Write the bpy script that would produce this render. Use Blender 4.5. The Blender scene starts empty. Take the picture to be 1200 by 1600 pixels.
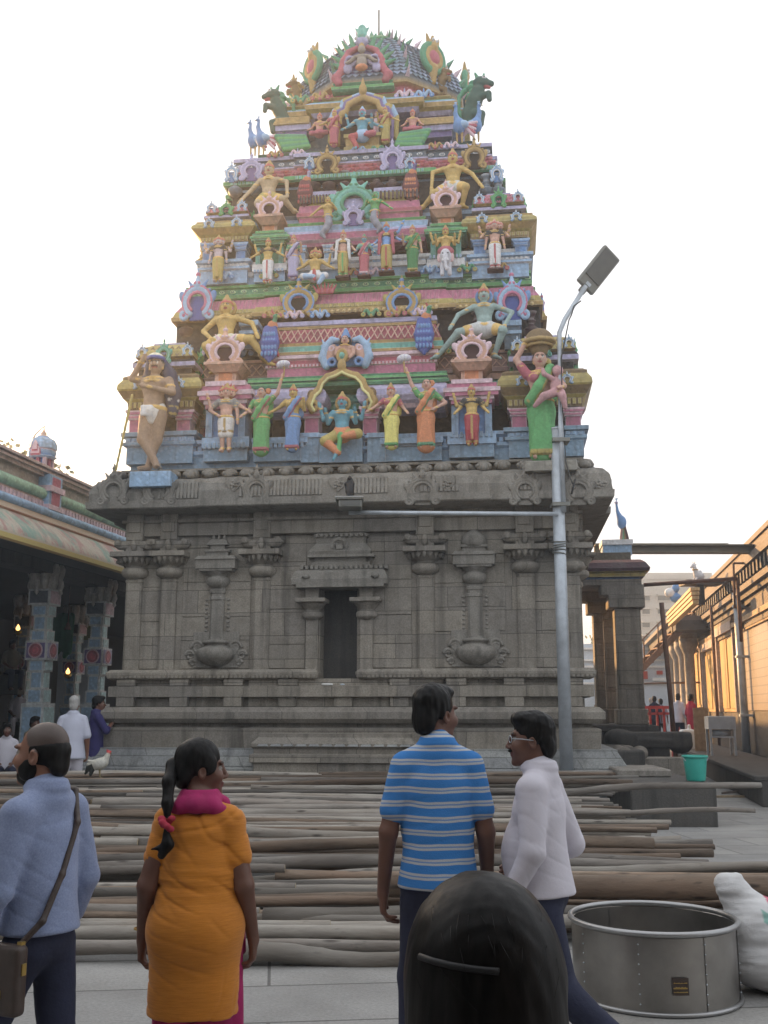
import bpy, math, random
import numpy as np
from mathutils import Vector, Matrix
R = math.radians
random.seed(7)
scene = bpy.context.scene
COL = scene.collection
CAM_H = 1.6
FPX = 1600.0
PITCH = math.atan(308 / 1600)
CP, SP = math.cos(PITCH), math.sin(PITCH)

def ray(px, py):
    a = (px - 600) / FPX
    b = (800 - py) / FPX
    return (a, CP - b * SP, SP + b * CP)

def at(px, py, Y):
    dx, dy, dz = ray(px, py)
    t = Y / dy
    return Vector((t * dx, Y, CAM_H + t * dz))

def ground(px, py, z=0.0):
    dx, dy, dz = ray(px, py)
    t = (z - CAM_H) / dz
    return Vector((t * dx, t * dy, z))

def lin(h):
    h = h.lstrip('#')
    o = []
    for i in (0, 2, 4):
        c = int(h[i:i + 2], 16) / 255
        o.append(c / 12.92 if c <= 0.04045 else ((c + 0.055) / 1.055) ** 2.4)
    return tuple(o)

def K(h, g=1.0):
    """a paint colour from a hex value, pulled a little away from grey"""
    c = lin(h)
    m = sum(c) / 3
    return tuple(max(0.012, min(0.82, (m + (x - m) * .74) * g)) for x in c)

# ---------------------------------------------------------------- mesh helpers
def raw_mesh(name, V, F, colors=None, smooth=False):
    me = bpy.data.meshes.new(name)
    V = np.asarray(V, dtype=np.float32)
    if isinstance(F, np.ndarray):
        n = len(F)
        me.vertices.add(len(V))
        me.vertices.foreach_set('co', V.ravel())
        me.loops.add(n * 4)
        me.loops.foreach_set('vertex_index', F.astype(np.int32).ravel())
        me.polygons.add(n)
        me.polygons.foreach_set('loop_start', np.arange(0, n * 4, 4, dtype=np.int32))
        me.polygons.foreach_set('loop_total', np.full(n, 4, dtype=np.int32))
        me.update(calc_edges=True)
    else:
        me.from_pydata([tuple(map(float, v)) for v in V], [], F)
        me.update()
    if colors is not None:
        a = me.color_attributes.new('Col', 'FLOAT_COLOR', 'POINT')
        c = np.ones((len(V), 4), dtype=np.float32)
        c[:, :3] = np.asarray(colors, dtype=np.float32)
        a.data.foreach_set('color', c.ravel())
    if smooth is True:
        me.polygons.foreach_set('use_smooth', np.ones(len(me.polygons), dtype=bool))
    elif smooth is not False:
        me.polygons.foreach_set('use_smooth', np.asarray(smooth, dtype=bool))
    me.validate()
    return me

def link(name, me, mat=None, parent=None, bevel=0.0, world=None):
    o = bpy.data.objects.new(name, me)
    COL.objects.link(o)
    if mat is not None and me is not None and len(me.materials) == 0:
        me.materials.append(mat)
    if parent is not None:
        o.parent = parent
    if world is not None:
        o.matrix_world = world
    if bevel:
        b = o.modifiers.new('bevel', 'BEVEL')
        b.width = bevel
        b.segments = 1
        b.limit_method = 'ANGLE'
        b.angle_limit = R(50)
    return o

def tag(o, label=None, cat=None, group=None, kind=None):
    if label: o['label'] = label
    if cat: o['category'] = cat
    if group: o['group'] = group
    if kind: o['kind'] = kind
    return o

def empty(name, M=None, label=None, cat=None, group=None):
    o = bpy.data.objects.new(name, None)
    COL.objects.link(o)
    o.empty_display_size = 0.1
    if M is not None:
        o.matrix_world = M if isinstance(M, Matrix) else Matrix.Translation(M)
    return tag(o, label, cat, group)

def dup_obj(o, parent=None, M=None):
    c = o.copy()
    COL.objects.link(c)
    if parent is not None:
        c.parent = parent
    if M is not None:
        c.matrix_basis = M
    return c

def dup_tree(o, M, label=None, group=None):
    c = o.copy()
    COL.objects.link(c)
    c.matrix_world = M
    if label: c['label'] = label
    if group: c['group'] = group
    for ch in list(o.children):
        d = dup_obj(ch, c)
        for g in list(ch.children):
            dup_obj(g, d)
    return c

class MB:
    """collects faces of one mesh"""
    def __init__(s):
        s.v, s.f, s.c, s.s = [], [], [], []
    def add(s, V, F, col=(.5, .5, .5), smooth=False):
        n = len(s.v)
        s.v += [tuple(v) for v in V]
        s.f += [tuple(i + n for i in f) for f in F]
        if col and isinstance(col[0], (tuple, list)):
            s.c += list(col)
        else:
            s.c += [col] * len(V)
        s.s += [smooth] * len(F)
        return s
    def box(s, x0, x1, y0, y1, z0, z1, col=(.5, .5, .5)):
        if x0 > x1: x0, x1 = x1, x0
        if z0 > z1: z0, z1 = z1, z0
        V = [(x0, y0, z0), (x1, y0, z0), (x1, y1, z0), (x0, y1, z0),
             (x0, y0, z1), (x1, y0, z1), (x1, y1, z1), (x0, y1, z1)]
        F = [(0, 3, 2, 1), (4, 5, 6, 7), (0, 1, 5, 4), (1, 2, 6, 5), (2, 3, 7, 6), (3, 0, 4, 7)]
        return s.add(V, F, col)
    def hexa(s, a, b, col):
        """frustum between rect a=(x0,x1,y0,y1,z) and b"""
        V = []
        for (x0, x1, y0, y1, z) in (a, b):
            V += [(x0, y0, z), (x1, y0, z), (x1, y1, z), (x0, y1, z)]
        F = [(0, 3, 2, 1), (4, 5, 6, 7), (0, 1, 5, 4), (1, 2, 6, 5), (2, 3, 7, 6), (3, 0, 4, 7)]
        return s.add(V, F, col)
    def sweep(s, plan, prof, cols, cap=True):
        """plan: CCW polygon; prof: [(offset, z)]; cols: one colour or one per segment"""
        n = len(plan)
        P = [Vector(p) for p in plan]
        M = []
        for i in range(n):
            e0 = (P[i] - P[i - 1]).normalized()
            e1 = (P[(i + 1) % n] - P[i]).normalized()
            n0 = Vector((e0.y, -e0.x)); n1 = Vector((e1.y, -e1.x))
            m = (n0 + n1)
            m = m / max(0.3, (1 + n0.dot(n1)))
            M.append(m)
        rings = [[(P[i].x + M[i].x * o, P[i].y + M[i].y * o, z) for i in range(n)] for (o, z) in prof]
        multi = isinstance(cols, list)
        for k in range(len(prof) - 1):
            V = rings[k] + rings[k + 1]
            F = [(i, (i + 1) % n, n + (i + 1) % n, n + i) for i in range(n)]
            s.add(V, F, cols[k % len(cols)] if multi else cols)
        if cap:
            s.add(rings[-1], [tuple(range(n))], cols[-1] if multi else cols)
            s.add(rings[0], [tuple(reversed(range(n)))], cols[0] if multi else cols)
        return s
    def lathe(s, c, prof, n, col, smooth=True, sx=1, sy=1, rot=0.0, cap=True):
        """prof [(r,z)] around vertical axis through c"""
        rings = []
        for (r, z) in prof:
            rings.append([(c[0] + r * sx * math.cos(2 * math.pi * i / n + rot), c[1] + r * sy * math.sin(2 * math.pi * i / n + rot), c[2] + z) for i in range(n)])
        multi = isinstance(col, list)
        V = [p for r in rings for p in r]
        cc = []
        for k in range(len(prof)):
            cc += [(col[k % len(col)] if multi else col)] * n
        F = []
        for k in range(len(prof) - 1):
            for i in range(n):
                j = (i + 1) % n
                F.append((k * n + i, k * n + j, (k + 1) * n + j, (k + 1) * n + i))
        if cap:
            F.append(tuple(reversed(range(n))))
            F.append(tuple(range((len(prof) - 1) * n, len(prof) * n)))
        return s.add(V, F, cc, smooth)
    def tube(s, pts, rad, n=10, col=(.5, .5, .5), smooth=True, cap=True, flat=1.0):
        pts = [Vector(p) for p in pts]
        if not isinstance(rad, (list, tuple)): rad = [rad] * len(pts)
        V = []
        up = Vector((0, 0, 1))
        for i, p in enumerate(pts):
            t = (pts[min(i + 1, len(pts) - 1)] - pts[max(i - 1, 0)]).normalized()
            a = t.cross(up)
            if a.length < 0.05: a = t.cross(Vector((0, 1, 0)))
            a.normalize()
            b = a.cross(t).normalized()
            for k in range(n):
                w = 2 * math.pi * k / n
                V.append(p + a * (rad[i] * math.cos(w)) + b * (rad[i] * flat * math.sin(w)))
        F = []
        for i in range(len(pts) - 1):
            for k in range(n):
                F.append((i * n + k, i * n + (k + 1) % n, (i + 1) * n + (k + 1) % n, (i + 1) * n + k))
        if cap:
            F.append(tuple(reversed(range(n))))
            F.append(tuple(range((len(pts) - 1) * n, len(pts) * n)))
        return s.add(V, F, col, smooth)
    def bar(s, a, b, w, h, col=(.5, .5, .5)):
        """rectangular bar from a to b, w wide (horizontal), h high"""
        a, b = Vector(a), Vector(b)
        t = (b - a).normalized()
        x = t.cross(Vector((0, 0, 1)))
        if x.length < 0.05: x = Vector((1, 0, 0))
        x.normalize()
        y = x.cross(t).normalized()
        V = []
        for p in (a, b):
            for (i, j) in ((-1, -1), (1, -1), (1, 1), (-1, 1)):
                V.append(p + x * (i * w / 2) + y * (j * h / 2))
        F = [(0, 3, 2, 1), (4, 5, 6, 7), (0, 1, 5, 4), (1, 2, 6, 5), (2, 3, 7, 6), (3, 0, 4, 7)]
        return s.add(V, F, col)
    def prism(s, poly, y0, y1, col, smooth=False):
        """polygon [(x,z)] in the front plane, extruded in y"""
        n = len(poly)
        V = [(x, y0, z) for x, z in poly] + [(x, y1, z) for x, z in poly]
        F = [tuple(range(n)), tuple(reversed(range(n, 2 * n)))]
        F += [((i + 1) % n, i, n + i, n + (i + 1) % n) for i in range(n)]
        return s.add(V, F, col, smooth)
    def fix(s):
        return s
    def build(s, name, mat, parent=None, bevel=0.0, world=None):
        me = raw_mesh(name, s.v, s.f, s.c, s.s)
        import bmesh
        bm = bmesh.new(); bm.from_mesh(me)
        bmesh.ops.recalc_face_normals(bm, faces=bm.faces)
        bm.to_mesh(me); bm.free()
        return link(name, me, TRIM if mat is PAINT else mat, parent, bevel, world)

# ---------------------------------------------------------------- implicit surfaces
_EDGES = [(0, 1), (2, 3), (4, 5), (6, 7), (0, 2), (1, 3), (4, 6), (5, 7), (0, 4), (1, 5), (2, 6), (3, 7)]
def surface_nets(F, org, h):
    S = F < 0
    nx, ny, nz = F.shape
    cnt = np.zeros((nx - 1, ny - 1, nz - 1), dtype=np.int8)
    for dx in (0, 1):
        for dy in (0, 1):
            for dz in (0, 1):
                cnt += S[dx:nx - 1 + dx, dy:ny - 1 + dy, dz:nz - 1 + dz]
    act = (cnt > 0) & (cnt < 8)
    I = np.argwhere(act)
    idx = np.full(act.shape, -1, dtype=np.int64)
    idx[act] = np.arange(len(I))
    offs = np.array([(k & 1, (k >> 1) & 1, (k >> 2) & 1) for k in range(8)])
    val = np.stack([F[I[:, 0] + o[0], I[:, 1] + o[1], I[:, 2] + o[2]] for o in offs], 1)
    acc = np.zeros((len(I), 3)); num = np.zeros(len(I))
    for a, b in _EDGES:
        va, vb = val[:, a], val[:, b]
        m = (va < 0) != (vb < 0)
        t = np.where(m, va / np.where(m, va - vb, 1), 0)
        p = offs[a] + (offs[b] - offs[a]) * t[:, None]
        acc += np.where(m[:, None], p, 0); num += m
    V = (I + acc / num[:, None]) * h + org
    Q = []
    for ax in range(3):
        sl0 = [slice(1, -1)] * 3; sl1 = [slice(1, -1)] * 3
        sl0[ax] = slice(0, -1); sl1[ax] = slice(1, None)
        A = S[tuple(sl0)]; B = S[tuple(sl1)]
        for flip in (0, 1):
            E = np.argwhere((A & ~B) if not flip else (~A & B))
            if not len(E): continue
            E = E + 1; E[:, ax] -= 1
            b, c = [(1, 2), (2, 0), (0, 1)][ax]
            def g(db, dc):
                e = E.copy(); e[:, b] -= db; e[:, c] -= dc
                return idx[e[:, 0], e[:, 1], e[:, 2]]
            q = np.stack([g(1, 1), g(0, 1), g(0, 0), g(1, 0)], 1)
            if flip: q = q[:, ::-1]
            Q.append(q)
    Q = np.concatenate(Q)
    Q = Q[(Q >= 0).all(1)]
    return V, Q

class SDF:
    def __init__(s):
        s.p = []; s.paint = []; s.post = None
    def cone(s, a, b, ra, rb=None, col=(.5, .5, .5), k=0.02, sub=False, sc=(1, 1, 1)):
        rb = ra if rb is None else rb
        s.p.append(('c', np.array(a, float), np.array(b, float), float(ra), float(rb), col, k, sub, np.array(sc, float)))
        return s
    def chain(s, pts, rad, col=(.5, .5, .5), k=0.02):
        for i in range(len(pts) - 1):
            s.cone(pts[i], pts[i + 1], rad[i], rad[i + 1], col, k)
        return s
    def ell(s, c, r, col=(.5, .5, .5), k=0.02, sub=False, rot=None):
        r = (r, r, r) if not isinstance(r, (tuple, list)) else r
        M = np.eye(3)
        if rot is not None:
            from mathutils import Euler
            M = np.array(Euler([R(x) for x in rot]).to_matrix()).T
        s.p.append(('e', np.array(c, float), np.array(r, float), M, None, col, k, sub, None))
        return s
    def box(s, c, hs, rad=0.01, col=(.5, .5, .5), k=0.01, sub=False, rot=None):
        M = np.eye(3)
        if rot is not None:
            from mathutils import Euler
            M = np.array(Euler([R(x) for x in rot]).to_matrix()).T
        s.p.append(('b', np.array(c, float), np.array(hs, float), M, rad, col, k, sub, None))
        return s
    def torus(s, c, Rr, r, axis='z', col=(.5, .5, .5), k=0.005, sc=(1, 1), arc=None):
        s.p.append(('t', np.array(c, float), float(Rr), float(r), axis, col, k, False, np.array(sc, float)))
        return s
    def dot(s, c, r, col):
        s.paint.append((np.array(c, float), np.array(c, float), r, col)); return s
    def line(s, a, b, r, col):
        s.paint.append((np.array(a, float), np.array(b, float), r, col)); return s
    @staticmethod
    def dist(p, X):
        t = p[0]
        if t == 'c':
            a, b, ra, rb, sc = p[1], p[2], p[3], p[4], p[8]
            Y = X * (1 / sc); a = a / sc; b = b / sc
            ba = b - a
            l2 = float(ba @ ba) + 1e-12
            h = np.clip(((Y - a) @ ba) / l2, 0, 1)
            d = Y - a - h[..., None] * ba
            return (np.sqrt((d * d).sum(-1)) - (ra + (rb - ra) * h)) * float(min(sc))
        if t == 'e':
            Y = (X - p[1]) @ p[3].T
            k0 = np.sqrt(((Y / p[2]) ** 2).sum(-1)); k1 = np.sqrt(((Y / p[2] ** 2) ** 2).sum(-1))
            return np.where(k1 > 1e-9, k0 * (k0 - 1) / np.maximum(k1, 1e-9), -p[2].min())
        if t == 'b':
            Y = (X - p[1]) @ p[3].T
            q = np.abs(Y) - (p[2] - p[4])
            return np.sqrt((np.maximum(q, 0) ** 2).sum(-1)) + np.minimum(q.max(-1), 0) - p[4]
        if t == 't':
            Y = X - p[1]
            o = {'z': (0, 1, 2), 'y': (0, 2, 1), 'x': (1, 2, 0)}[p[4]]
            u = np.sqrt((Y[..., o[0]] / p[8][0]) ** 2 + (Y[..., o[1]] / p[8][1]) ** 2) - p[2]
            return np.sqrt(u * u + Y[..., o[2]] ** 2) - p[3]
    @staticmethod
    def bounds(p):
        t = p[0]
        if t == 'c':
            m = max(p[3], p[4]) * p[8].max()
            return np.minimum(p[1], p[2]) - m, np.maximum(p[1], p[2]) + m
        if t == 'e':
            e = np.abs(p[3].T) @ p[2]; return p[1] - e, p[1] + e
        if t == 'b':
            e = np.abs(p[3].T) @ p[2]; return p[1] - e, p[1] + e
        m = p[2] * p[8].max() + p[3]
        return p[1] - m, p[1] + m
    def mesh(s, name, res, smooth=True):
        lo = np.min([s.bounds(p)[0] for p in s.p if not p[7]], 0) - 3 * res
        hi = np.max([s.bounds(p)[1] for p in s.p if not p[7]], 0) + 3 * res
        n = np.ceil((hi - lo) / res).astype(int) + 1
        F = np.full(n, 5 * res, dtype=np.float32)
        ax = [lo[i] + np.arange(n[i]) * res for i in range(3)]
        for p in s.p:
            b0, b1 = s.bounds(p)
            k = max(p[6], 1e-4)
            m = k + 3 * res
            i0 = np.maximum(((b0 - m - lo) / res).astype(int), 0)
            i1 = np.minimum(((b1 + m - lo) / res).astype(int) + 2, n)
            if (i1 <= i0).any(): continue
            G = np.stack(np.meshgrid(*[ax[j][i0[j]:i1[j]] for j in range(3)], indexing='ij'), -1)
            d = s.dist(p, G)
            sl = tuple(slice(i0[j], i1[j]) for j in range(3))
            f = F[sl]
            if p[7]:
                g = -d
                h = np.maximum(k - np.abs(f - g), 0) / k
                F[sl] = np.maximum(f, g) + h * h * k * 0.25
            else:
                h = np.maximum(k - np.abs(f - d), 0) / k
                F[sl] = np.minimum(f, d) - h * h * k * 0.25
        if s.post is not None:
            F = s.post(F, ax)
        V, Q = surface_nets(F, lo, res)
        pos = [p for p in s.p if not p[7]]
        best = np.full(len(V), 1e9); C = np.zeros((len(V), 3))
        for p in pos:
            d = s.dist(p, V)
            m = d < best
            best[m] = d[m]; C[m] = p[5]
        for (a, b, r, col) in s.paint:
            ba = b - a
            h = np.clip(((V - a) @ ba) / (float(ba @ ba) + 1e-12), 0, 1)
            d = V - a - h[:, None] * ba
            C[(d * d).sum(1) < r * r] = col
        return raw_mesh(name, V, Q, C, smooth)

def vnoise(X, seed=0):
    """cheap smooth pseudo noise on an (n,3) array, about -1..1"""
    r = np.random.RandomState(seed)
    o = np.zeros(X.shape[:-1])
    for i in range(6):
        d = r.normal(size=3); d /= np.linalg.norm(d)
        o += np.sin(X @ d * (1 + 0.7 * i) + r.uniform(0, 6.28)) / (1 + 0.35 * i)
    return o / 2.2

# ---------------------------------------------------------------- materials
MATS = {}
class NT:
    def __init__(s, m):
        s.t = m.node_tree; s.n = s.t.nodes; s.l = s.t.links
        s.b = s.n['Principled BSDF']
    def new(s, t, **kw):
        x = s.n.new(t)
        for k, v in kw.items():
            setattr(x, k, v)
        return x
    def set(s, node, **kw):
        for k, v in kw.items():
            node.inputs[k.replace('_', ' ')].default_value = v
        return node
    def link(s, a, b): s.l.new(a, b)
    def coord(s, kind='Object'):
        return s.new('ShaderNodeTexCoord').outputs[kind]
    def mapping(s, v, sc=(1, 1, 1), rot=(0, 0, 0), loc=(0, 0, 0)):
        m = s.new('ShaderNodeMapping')
        m.inputs['Scale'].default_value = sc; m.inputs['Rotation'].default_value = rot; m.inputs['Location'].default_value = loc
        s.link(v, m.inputs['Vector']); return m.outputs[0]
    def noise(s, v, scale, detail=4, rough=0.55, out='Fac'):
        x = s.new('ShaderNodeTexNoise')
        x.inputs['Scale'].default_value = scale; x.inputs['Detail'].default_value = detail; x.inputs['Roughness'].default_value = rough
        s.link(v, x.inputs['Vector']); return x.outputs[out]
    def ramp(s, f, stops):
        x = s.new('ShaderNodeValToRGB')
        e = x.color_ramp.elements
        while len(e) < len(stops): e.new(0.5)
        for i, (p, c) in enumerate(stops):
            e[i].position = p
            e[i].color = (c, c, c, 1) if not isinstance(c, (tuple, list)) else (*c, 1)
        s.link(f, x.inputs[0]); return x.outputs[0]
    def mix(s, f, a, b, mode='MIX'):
        x = s.new('ShaderNodeMix', data_type='RGBA', blend_type=mode)
        for q, sock, v in ((0, x.inputs[0], f), (1, x.inputs[6], a), (1, x.inputs[7], b)):
            if hasattr(v, 'is_linked') or hasattr(v, 'links'): s.link(v, sock)
            elif isinstance(v, (int, float)): sock.default_value = v if q == 0 else (v, v, v, 1)
            else: sock.default_value = (*v[:3], 1)
        return x.outputs[2]
    def math(s, op, a, b=0.0, clamp=False):
        x = s.new('ShaderNodeMath', operation=op, use_clamp=clamp)
        for i, v in enumerate((a, b)):
            if hasattr(v, 'links'): s.link(v, x.inputs[i])
            else: x.inputs[i].default_value = v
        return x.outputs[0]
    def bump(s, hgt, strength=0.3, dist=0.02):
        x = s.new('ShaderNodeBump')
        x.inputs['Strength'].default_value = strength; x.inputs['Distance'].default_value = dist
        s.link(hgt, x.inputs['Height']); s.link(x.outputs[0], s.b.inputs['Normal']); return x
    def color(s, c):
        if hasattr(c, 'links'): s.link(c, s.b.inputs['Base Color'])
        else: s.b.inputs['Base Color'].default_value = (*c[:3], 1)
    def rough(s, r):
        if hasattr(r, 'links'): s.link(r, s.b.inputs['Roughness'])
        else: s.b.inputs['Roughness'].default_value = r

def mat(name):
    m = bpy.data.materials.new(name); m.use_nodes = True
    MATS[name] = m
    return NT(m)

def make_materials():
    # painted stucco, colour per vertex, weathered
    t = mat('painted_stucco')
    at_ = t.new('ShaderNodeVertexColor', layer_name='Col').outputs['Color']
    co = t.coord('Object')
    n1 = t.noise(co, 9, 6); n2 = t.noise(co, 2.2, 3)
    c = t.mix(1.0, at_, t.ramp(n1, [(.3, .86), (.72, 1.04)]), 'MULTIPLY')
    dirt = t.ramp(t.noise(co, 3.1, 8, .7), [(.52, 0.0), (.75, .55)])
    c = t.mix(dirt, c, (.16, .145, .12))
    st = t.noise(t.mapping(co, (14, 14, 1.2)), 1.0, 3)
    c = t.mix(t.ramp(st, [(.58, 0.), (.8, .35)]), c, (.10, .09, .075))
    sm = t.noise(co, 42, 4, .7); c = t.mix(1.0, c, t.ramp(sm, [(.3, .78), (.7, 1.12)]), 'MULTIPLY')
    t.color(c); t.rough(.7); t.bump(t.mix(.6, n1, sm), .55, .012)
    # the same stucco on masonry: edges picked out in pale paint, fine moulded relief
    t = mat('painted_masonry')
    at_ = t.new('ShaderNodeVertexColor', layer_name='Col').outputs['Color']
    co = t.coord('Object')
    bv = t.new('ShaderNodeBevel', samples=4); bv.inputs['Radius'].default_value = .022
    ge = t.new('ShaderNodeNewGeometry')
    dt = t.new('ShaderNodeVectorMath', operation='DOT_PRODUCT'); t.link(bv.outputs[0], dt.inputs[0]); t.link(ge.outputs['True Normal'], dt.inputs[1])
    edge = t.ramp(dt.outputs['Value'], [(.80, 1.), (.97, 0.)])
    n1 = t.noise(co, 9, 6)
    vo = t.new('ShaderNodeTexVoronoi'); vo.inputs['Scale'].default_value = 11; t.link(co, vo.inputs['Vector'])
    vd = t.ramp(vo.outputs['Distance'], [(.15, 1.), (.55, 0.)])
    c = t.mix(1.0, at_, t.ramp(n1, [(.3, .84), (.72, 1.06)]), 'MULTIPLY')
    c = t.mix(1.0, c, t.ramp(vd, [(.3, .88), (.7, 1.05)]), 'MULTIPLY')
    pale = t.mix(.5, t.mix(1.0, c, (1.6, 1.6, 1.6), 'MULTIPLY'), (.62, .60, .60))
    c = t.mix(t.math('MULTIPLY', edge, .8), c, pale)
    dirt = t.ramp(t.noise(co, 3.1, 8, .7), [(.5, 0.0), (.75, .6)])
    c = t.mix(dirt, c, (.12, .11, .095))
    st = t.noise(t.mapping(co, (14, 14, 1.2)), 1.0, 3)
    c = t.mix(t.ramp(st, [(.55, 0.), (.8, .45)]), c, (.07, .065, .06))
    t.color(c); t.rough(.62); t.bump(t.mix(.6, n1, vd), .5, .02)
    # grey granite
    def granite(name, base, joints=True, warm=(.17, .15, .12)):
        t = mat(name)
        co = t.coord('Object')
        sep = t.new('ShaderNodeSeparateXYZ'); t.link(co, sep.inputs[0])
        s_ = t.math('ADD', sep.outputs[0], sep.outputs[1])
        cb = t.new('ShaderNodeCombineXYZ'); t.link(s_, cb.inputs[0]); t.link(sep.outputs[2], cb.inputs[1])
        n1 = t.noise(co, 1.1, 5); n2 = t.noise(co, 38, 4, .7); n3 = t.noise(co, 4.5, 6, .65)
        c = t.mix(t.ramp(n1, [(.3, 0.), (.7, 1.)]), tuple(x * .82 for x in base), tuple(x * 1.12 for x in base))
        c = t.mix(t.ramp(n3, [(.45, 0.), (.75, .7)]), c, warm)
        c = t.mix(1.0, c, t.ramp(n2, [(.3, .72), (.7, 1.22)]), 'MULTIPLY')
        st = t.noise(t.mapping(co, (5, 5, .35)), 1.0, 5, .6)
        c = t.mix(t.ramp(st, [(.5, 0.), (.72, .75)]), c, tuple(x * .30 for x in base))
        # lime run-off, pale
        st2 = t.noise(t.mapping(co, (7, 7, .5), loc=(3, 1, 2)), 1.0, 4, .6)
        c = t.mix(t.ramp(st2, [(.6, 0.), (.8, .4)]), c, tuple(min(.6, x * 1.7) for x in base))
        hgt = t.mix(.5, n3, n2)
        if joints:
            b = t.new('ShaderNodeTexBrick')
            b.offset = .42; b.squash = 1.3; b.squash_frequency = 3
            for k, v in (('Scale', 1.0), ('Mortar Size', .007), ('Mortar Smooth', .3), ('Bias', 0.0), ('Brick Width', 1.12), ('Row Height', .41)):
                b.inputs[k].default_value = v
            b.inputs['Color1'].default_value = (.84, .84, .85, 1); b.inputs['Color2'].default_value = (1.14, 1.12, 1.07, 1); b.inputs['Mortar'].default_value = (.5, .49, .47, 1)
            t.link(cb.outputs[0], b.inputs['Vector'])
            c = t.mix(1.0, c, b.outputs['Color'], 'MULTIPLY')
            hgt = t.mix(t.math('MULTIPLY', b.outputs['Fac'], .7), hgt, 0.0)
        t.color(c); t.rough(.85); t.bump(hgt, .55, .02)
    granite('grey_granite', (.295, .27, .235))
    granite('carved_granite', (.27, .252, .222), False)
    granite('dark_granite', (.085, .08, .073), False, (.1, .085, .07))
    granite('pale_plinth_granite', (.29, .30, .30), True, (.25, .25, .24))
    # plain mat by colour
    def plain(name, col, rough=.7, var=.15, scale=6, bump=.1, metal=0.0, bscale=30):
        t = mat(name)
        co = t.coord('Object')
        n = t.noise(co, scale, 5)
        c = t.mix(1.0, col, t.ramp(n, [(.3, 1 - var), (.7, 1 + var)]), 'MULTIPLY')
        t.color(c); t.rough(rough); t.b.inputs['Metallic'].default_value = metal
        if bump: t.bump(t.noise(co, bscale, 4), bump, .01)
        return t
    plain('galvanised_steel', (.46, .50, .54), .5, .18, 5, .05, .35)
    plain('lamp_grey', (.20, .20, .18), .5, .1, 8, .03, .3)
    plain('dark_lens', (.10, .10, .09), .25, .1, 8, 0)
    plain('dark_cable', (.03, .03, .03), .6, .1)
    plain('wood_raw', (.33, .25, .16), .8, .25, 9, .3)
    plain('rust_steel', (.17, .10, .07), .7, .35, 9, .2, .3)
    plain('girder_paint', (.17, .145, .10), .6, .15, 3, .1)
    plain('white_paint', (.72, .72, .70), .6, .08, 4, .1)
    plain('pale_blue_wall', (.50, .56, .62), .8, .12, .6, .1)
    plain('concrete_wall', (.52, .47, .41), .85, .12, .35, .1)
    plain('red_paint', (.42, .035, .03), .5, .2, 7, .1)
    plain('skin_brown', (.19, .10, .062), .5, .12, 12, .12, 0, 160)
    plain('skin_dark', (.12, .062, .04), .5, .12, 12, .12, 0, 160)
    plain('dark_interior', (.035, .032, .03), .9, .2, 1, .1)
    plain('green_cloth', (.015, .11, .05), .8, .25, 4, .2)
    plain('bucket_plastic', (.05, .42, .34), .35, .12, 5, .03)
    plain('black_plastic', (.015, .015, .017), .6, .1)
    plain('crow_feather', (.012, .012, .014), .45, .2, 40, .3)
    plain('gold_metal', (.55, .38, .12), .3, .1, 9, 0, .9)
    plain('leather', (.06, .042, .034), .45, .2, 20, .2)
    plain('navy_cloth', (.018, .022, .05), .85, .2, 6, .25, 0, 60)
    plain('magenta_cloth', (.36, .012, .11), .8, .15, 5, .25, 0, 40)
    plain('lilac_white_cloth', (.55, .57, .68), .85, .06, 3, .25, 0, 30)
    plain('white_cloth', (.60, .58, .64), .85, .06, 3, .2, 0, 26)
    plain('red_cloth', (.40, .03, .06), .85, .1, 5, .2)
    plain('pearl', (.75, .72, .66), .25, 0.02, 5, 0)
    plain('green_leaf', (.055, .085, .025), .6, .35, 3, .1)
    plain('bark', (.12, .09, .07), .9, .3, 8, .4)
    plain('steel_sheet', (.30, .285, .265), .30, .3, 2.6, .05, .85)
    # emissive glow that stands in for sun glints in the hall
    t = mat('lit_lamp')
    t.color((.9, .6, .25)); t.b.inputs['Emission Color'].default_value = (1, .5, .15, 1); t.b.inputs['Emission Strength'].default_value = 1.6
    # black hair
    t = mat('black_hair')
    co = t.coord('Object')
    n = t.noise(t.mapping(co, (90, 90, 14)), 1.0, 4)
    t.color(t.mix(t.ramp(n, [(.3, 0.), (.7, 1.)]), (.004, .004, .004), (.016, .014, .013))); t.rough(.45); t.bump(n, .12, .003); t.b.inputs['Specular IOR Level'].default_value = .16
    t = mat('grey_hair')
    n = t.noise(t.mapping(t.coord('Object'), (90, 90, 20)), 1.0, 4)
    t.color(t.mix(n, (.28, .27, .26), (.5, .49, .47))); t.rough(.6); t.bump(n, .4, .008)
    # cloths with weave
    def cloth(name, c0, c1, slub=(30, 30, 160)):
        t = mat(name)
        co = t.coord('Object')
        n = t.noise(t.mapping(co, slub), 1.0, 3)
        m = t.noise(co, 3.0, 3)
        c = t.mix(t.ramp(n, [(.3, 0.), (.7, 1.)]), c0, c1)
        c = t.mix(1.0, c, t.ramp(m, [(.3, .9), (.7, 1.08)]), 'MULTIPLY')
        t.color(c); t.rough(.85)
        w = t.noise(co, 22, 4)
        t.bump(t.mix(.6, n, w), .2, .006)
        t.b.inputs['Sheen Weight'].default_value = .15
        return t
    cloth('orange_linen', (.52, .175, .012), (.63, .235, .022), (16, 16, 210))
    cloth('chambray', (.20, .245, .40), (.27, .33, .49), (140, 140, 140))
    # polo stripes (drawn along the body's height)
    t = mat('striped_polo')
    co = t.coord('Object')
    sep = t.new('ShaderNodeSeparateXYZ'); t.link(co, sep.inputs[0])
    wob = t.math('MULTIPLY', t.math('SUBTRACT', t.noise(co, 5, 2), .5), .022)
    z = t.math('ADD', sep.outputs[2], wob)
    fr = t.math('FRACT', t.math('MULTIPLY', z, 1 / .058))
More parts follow.
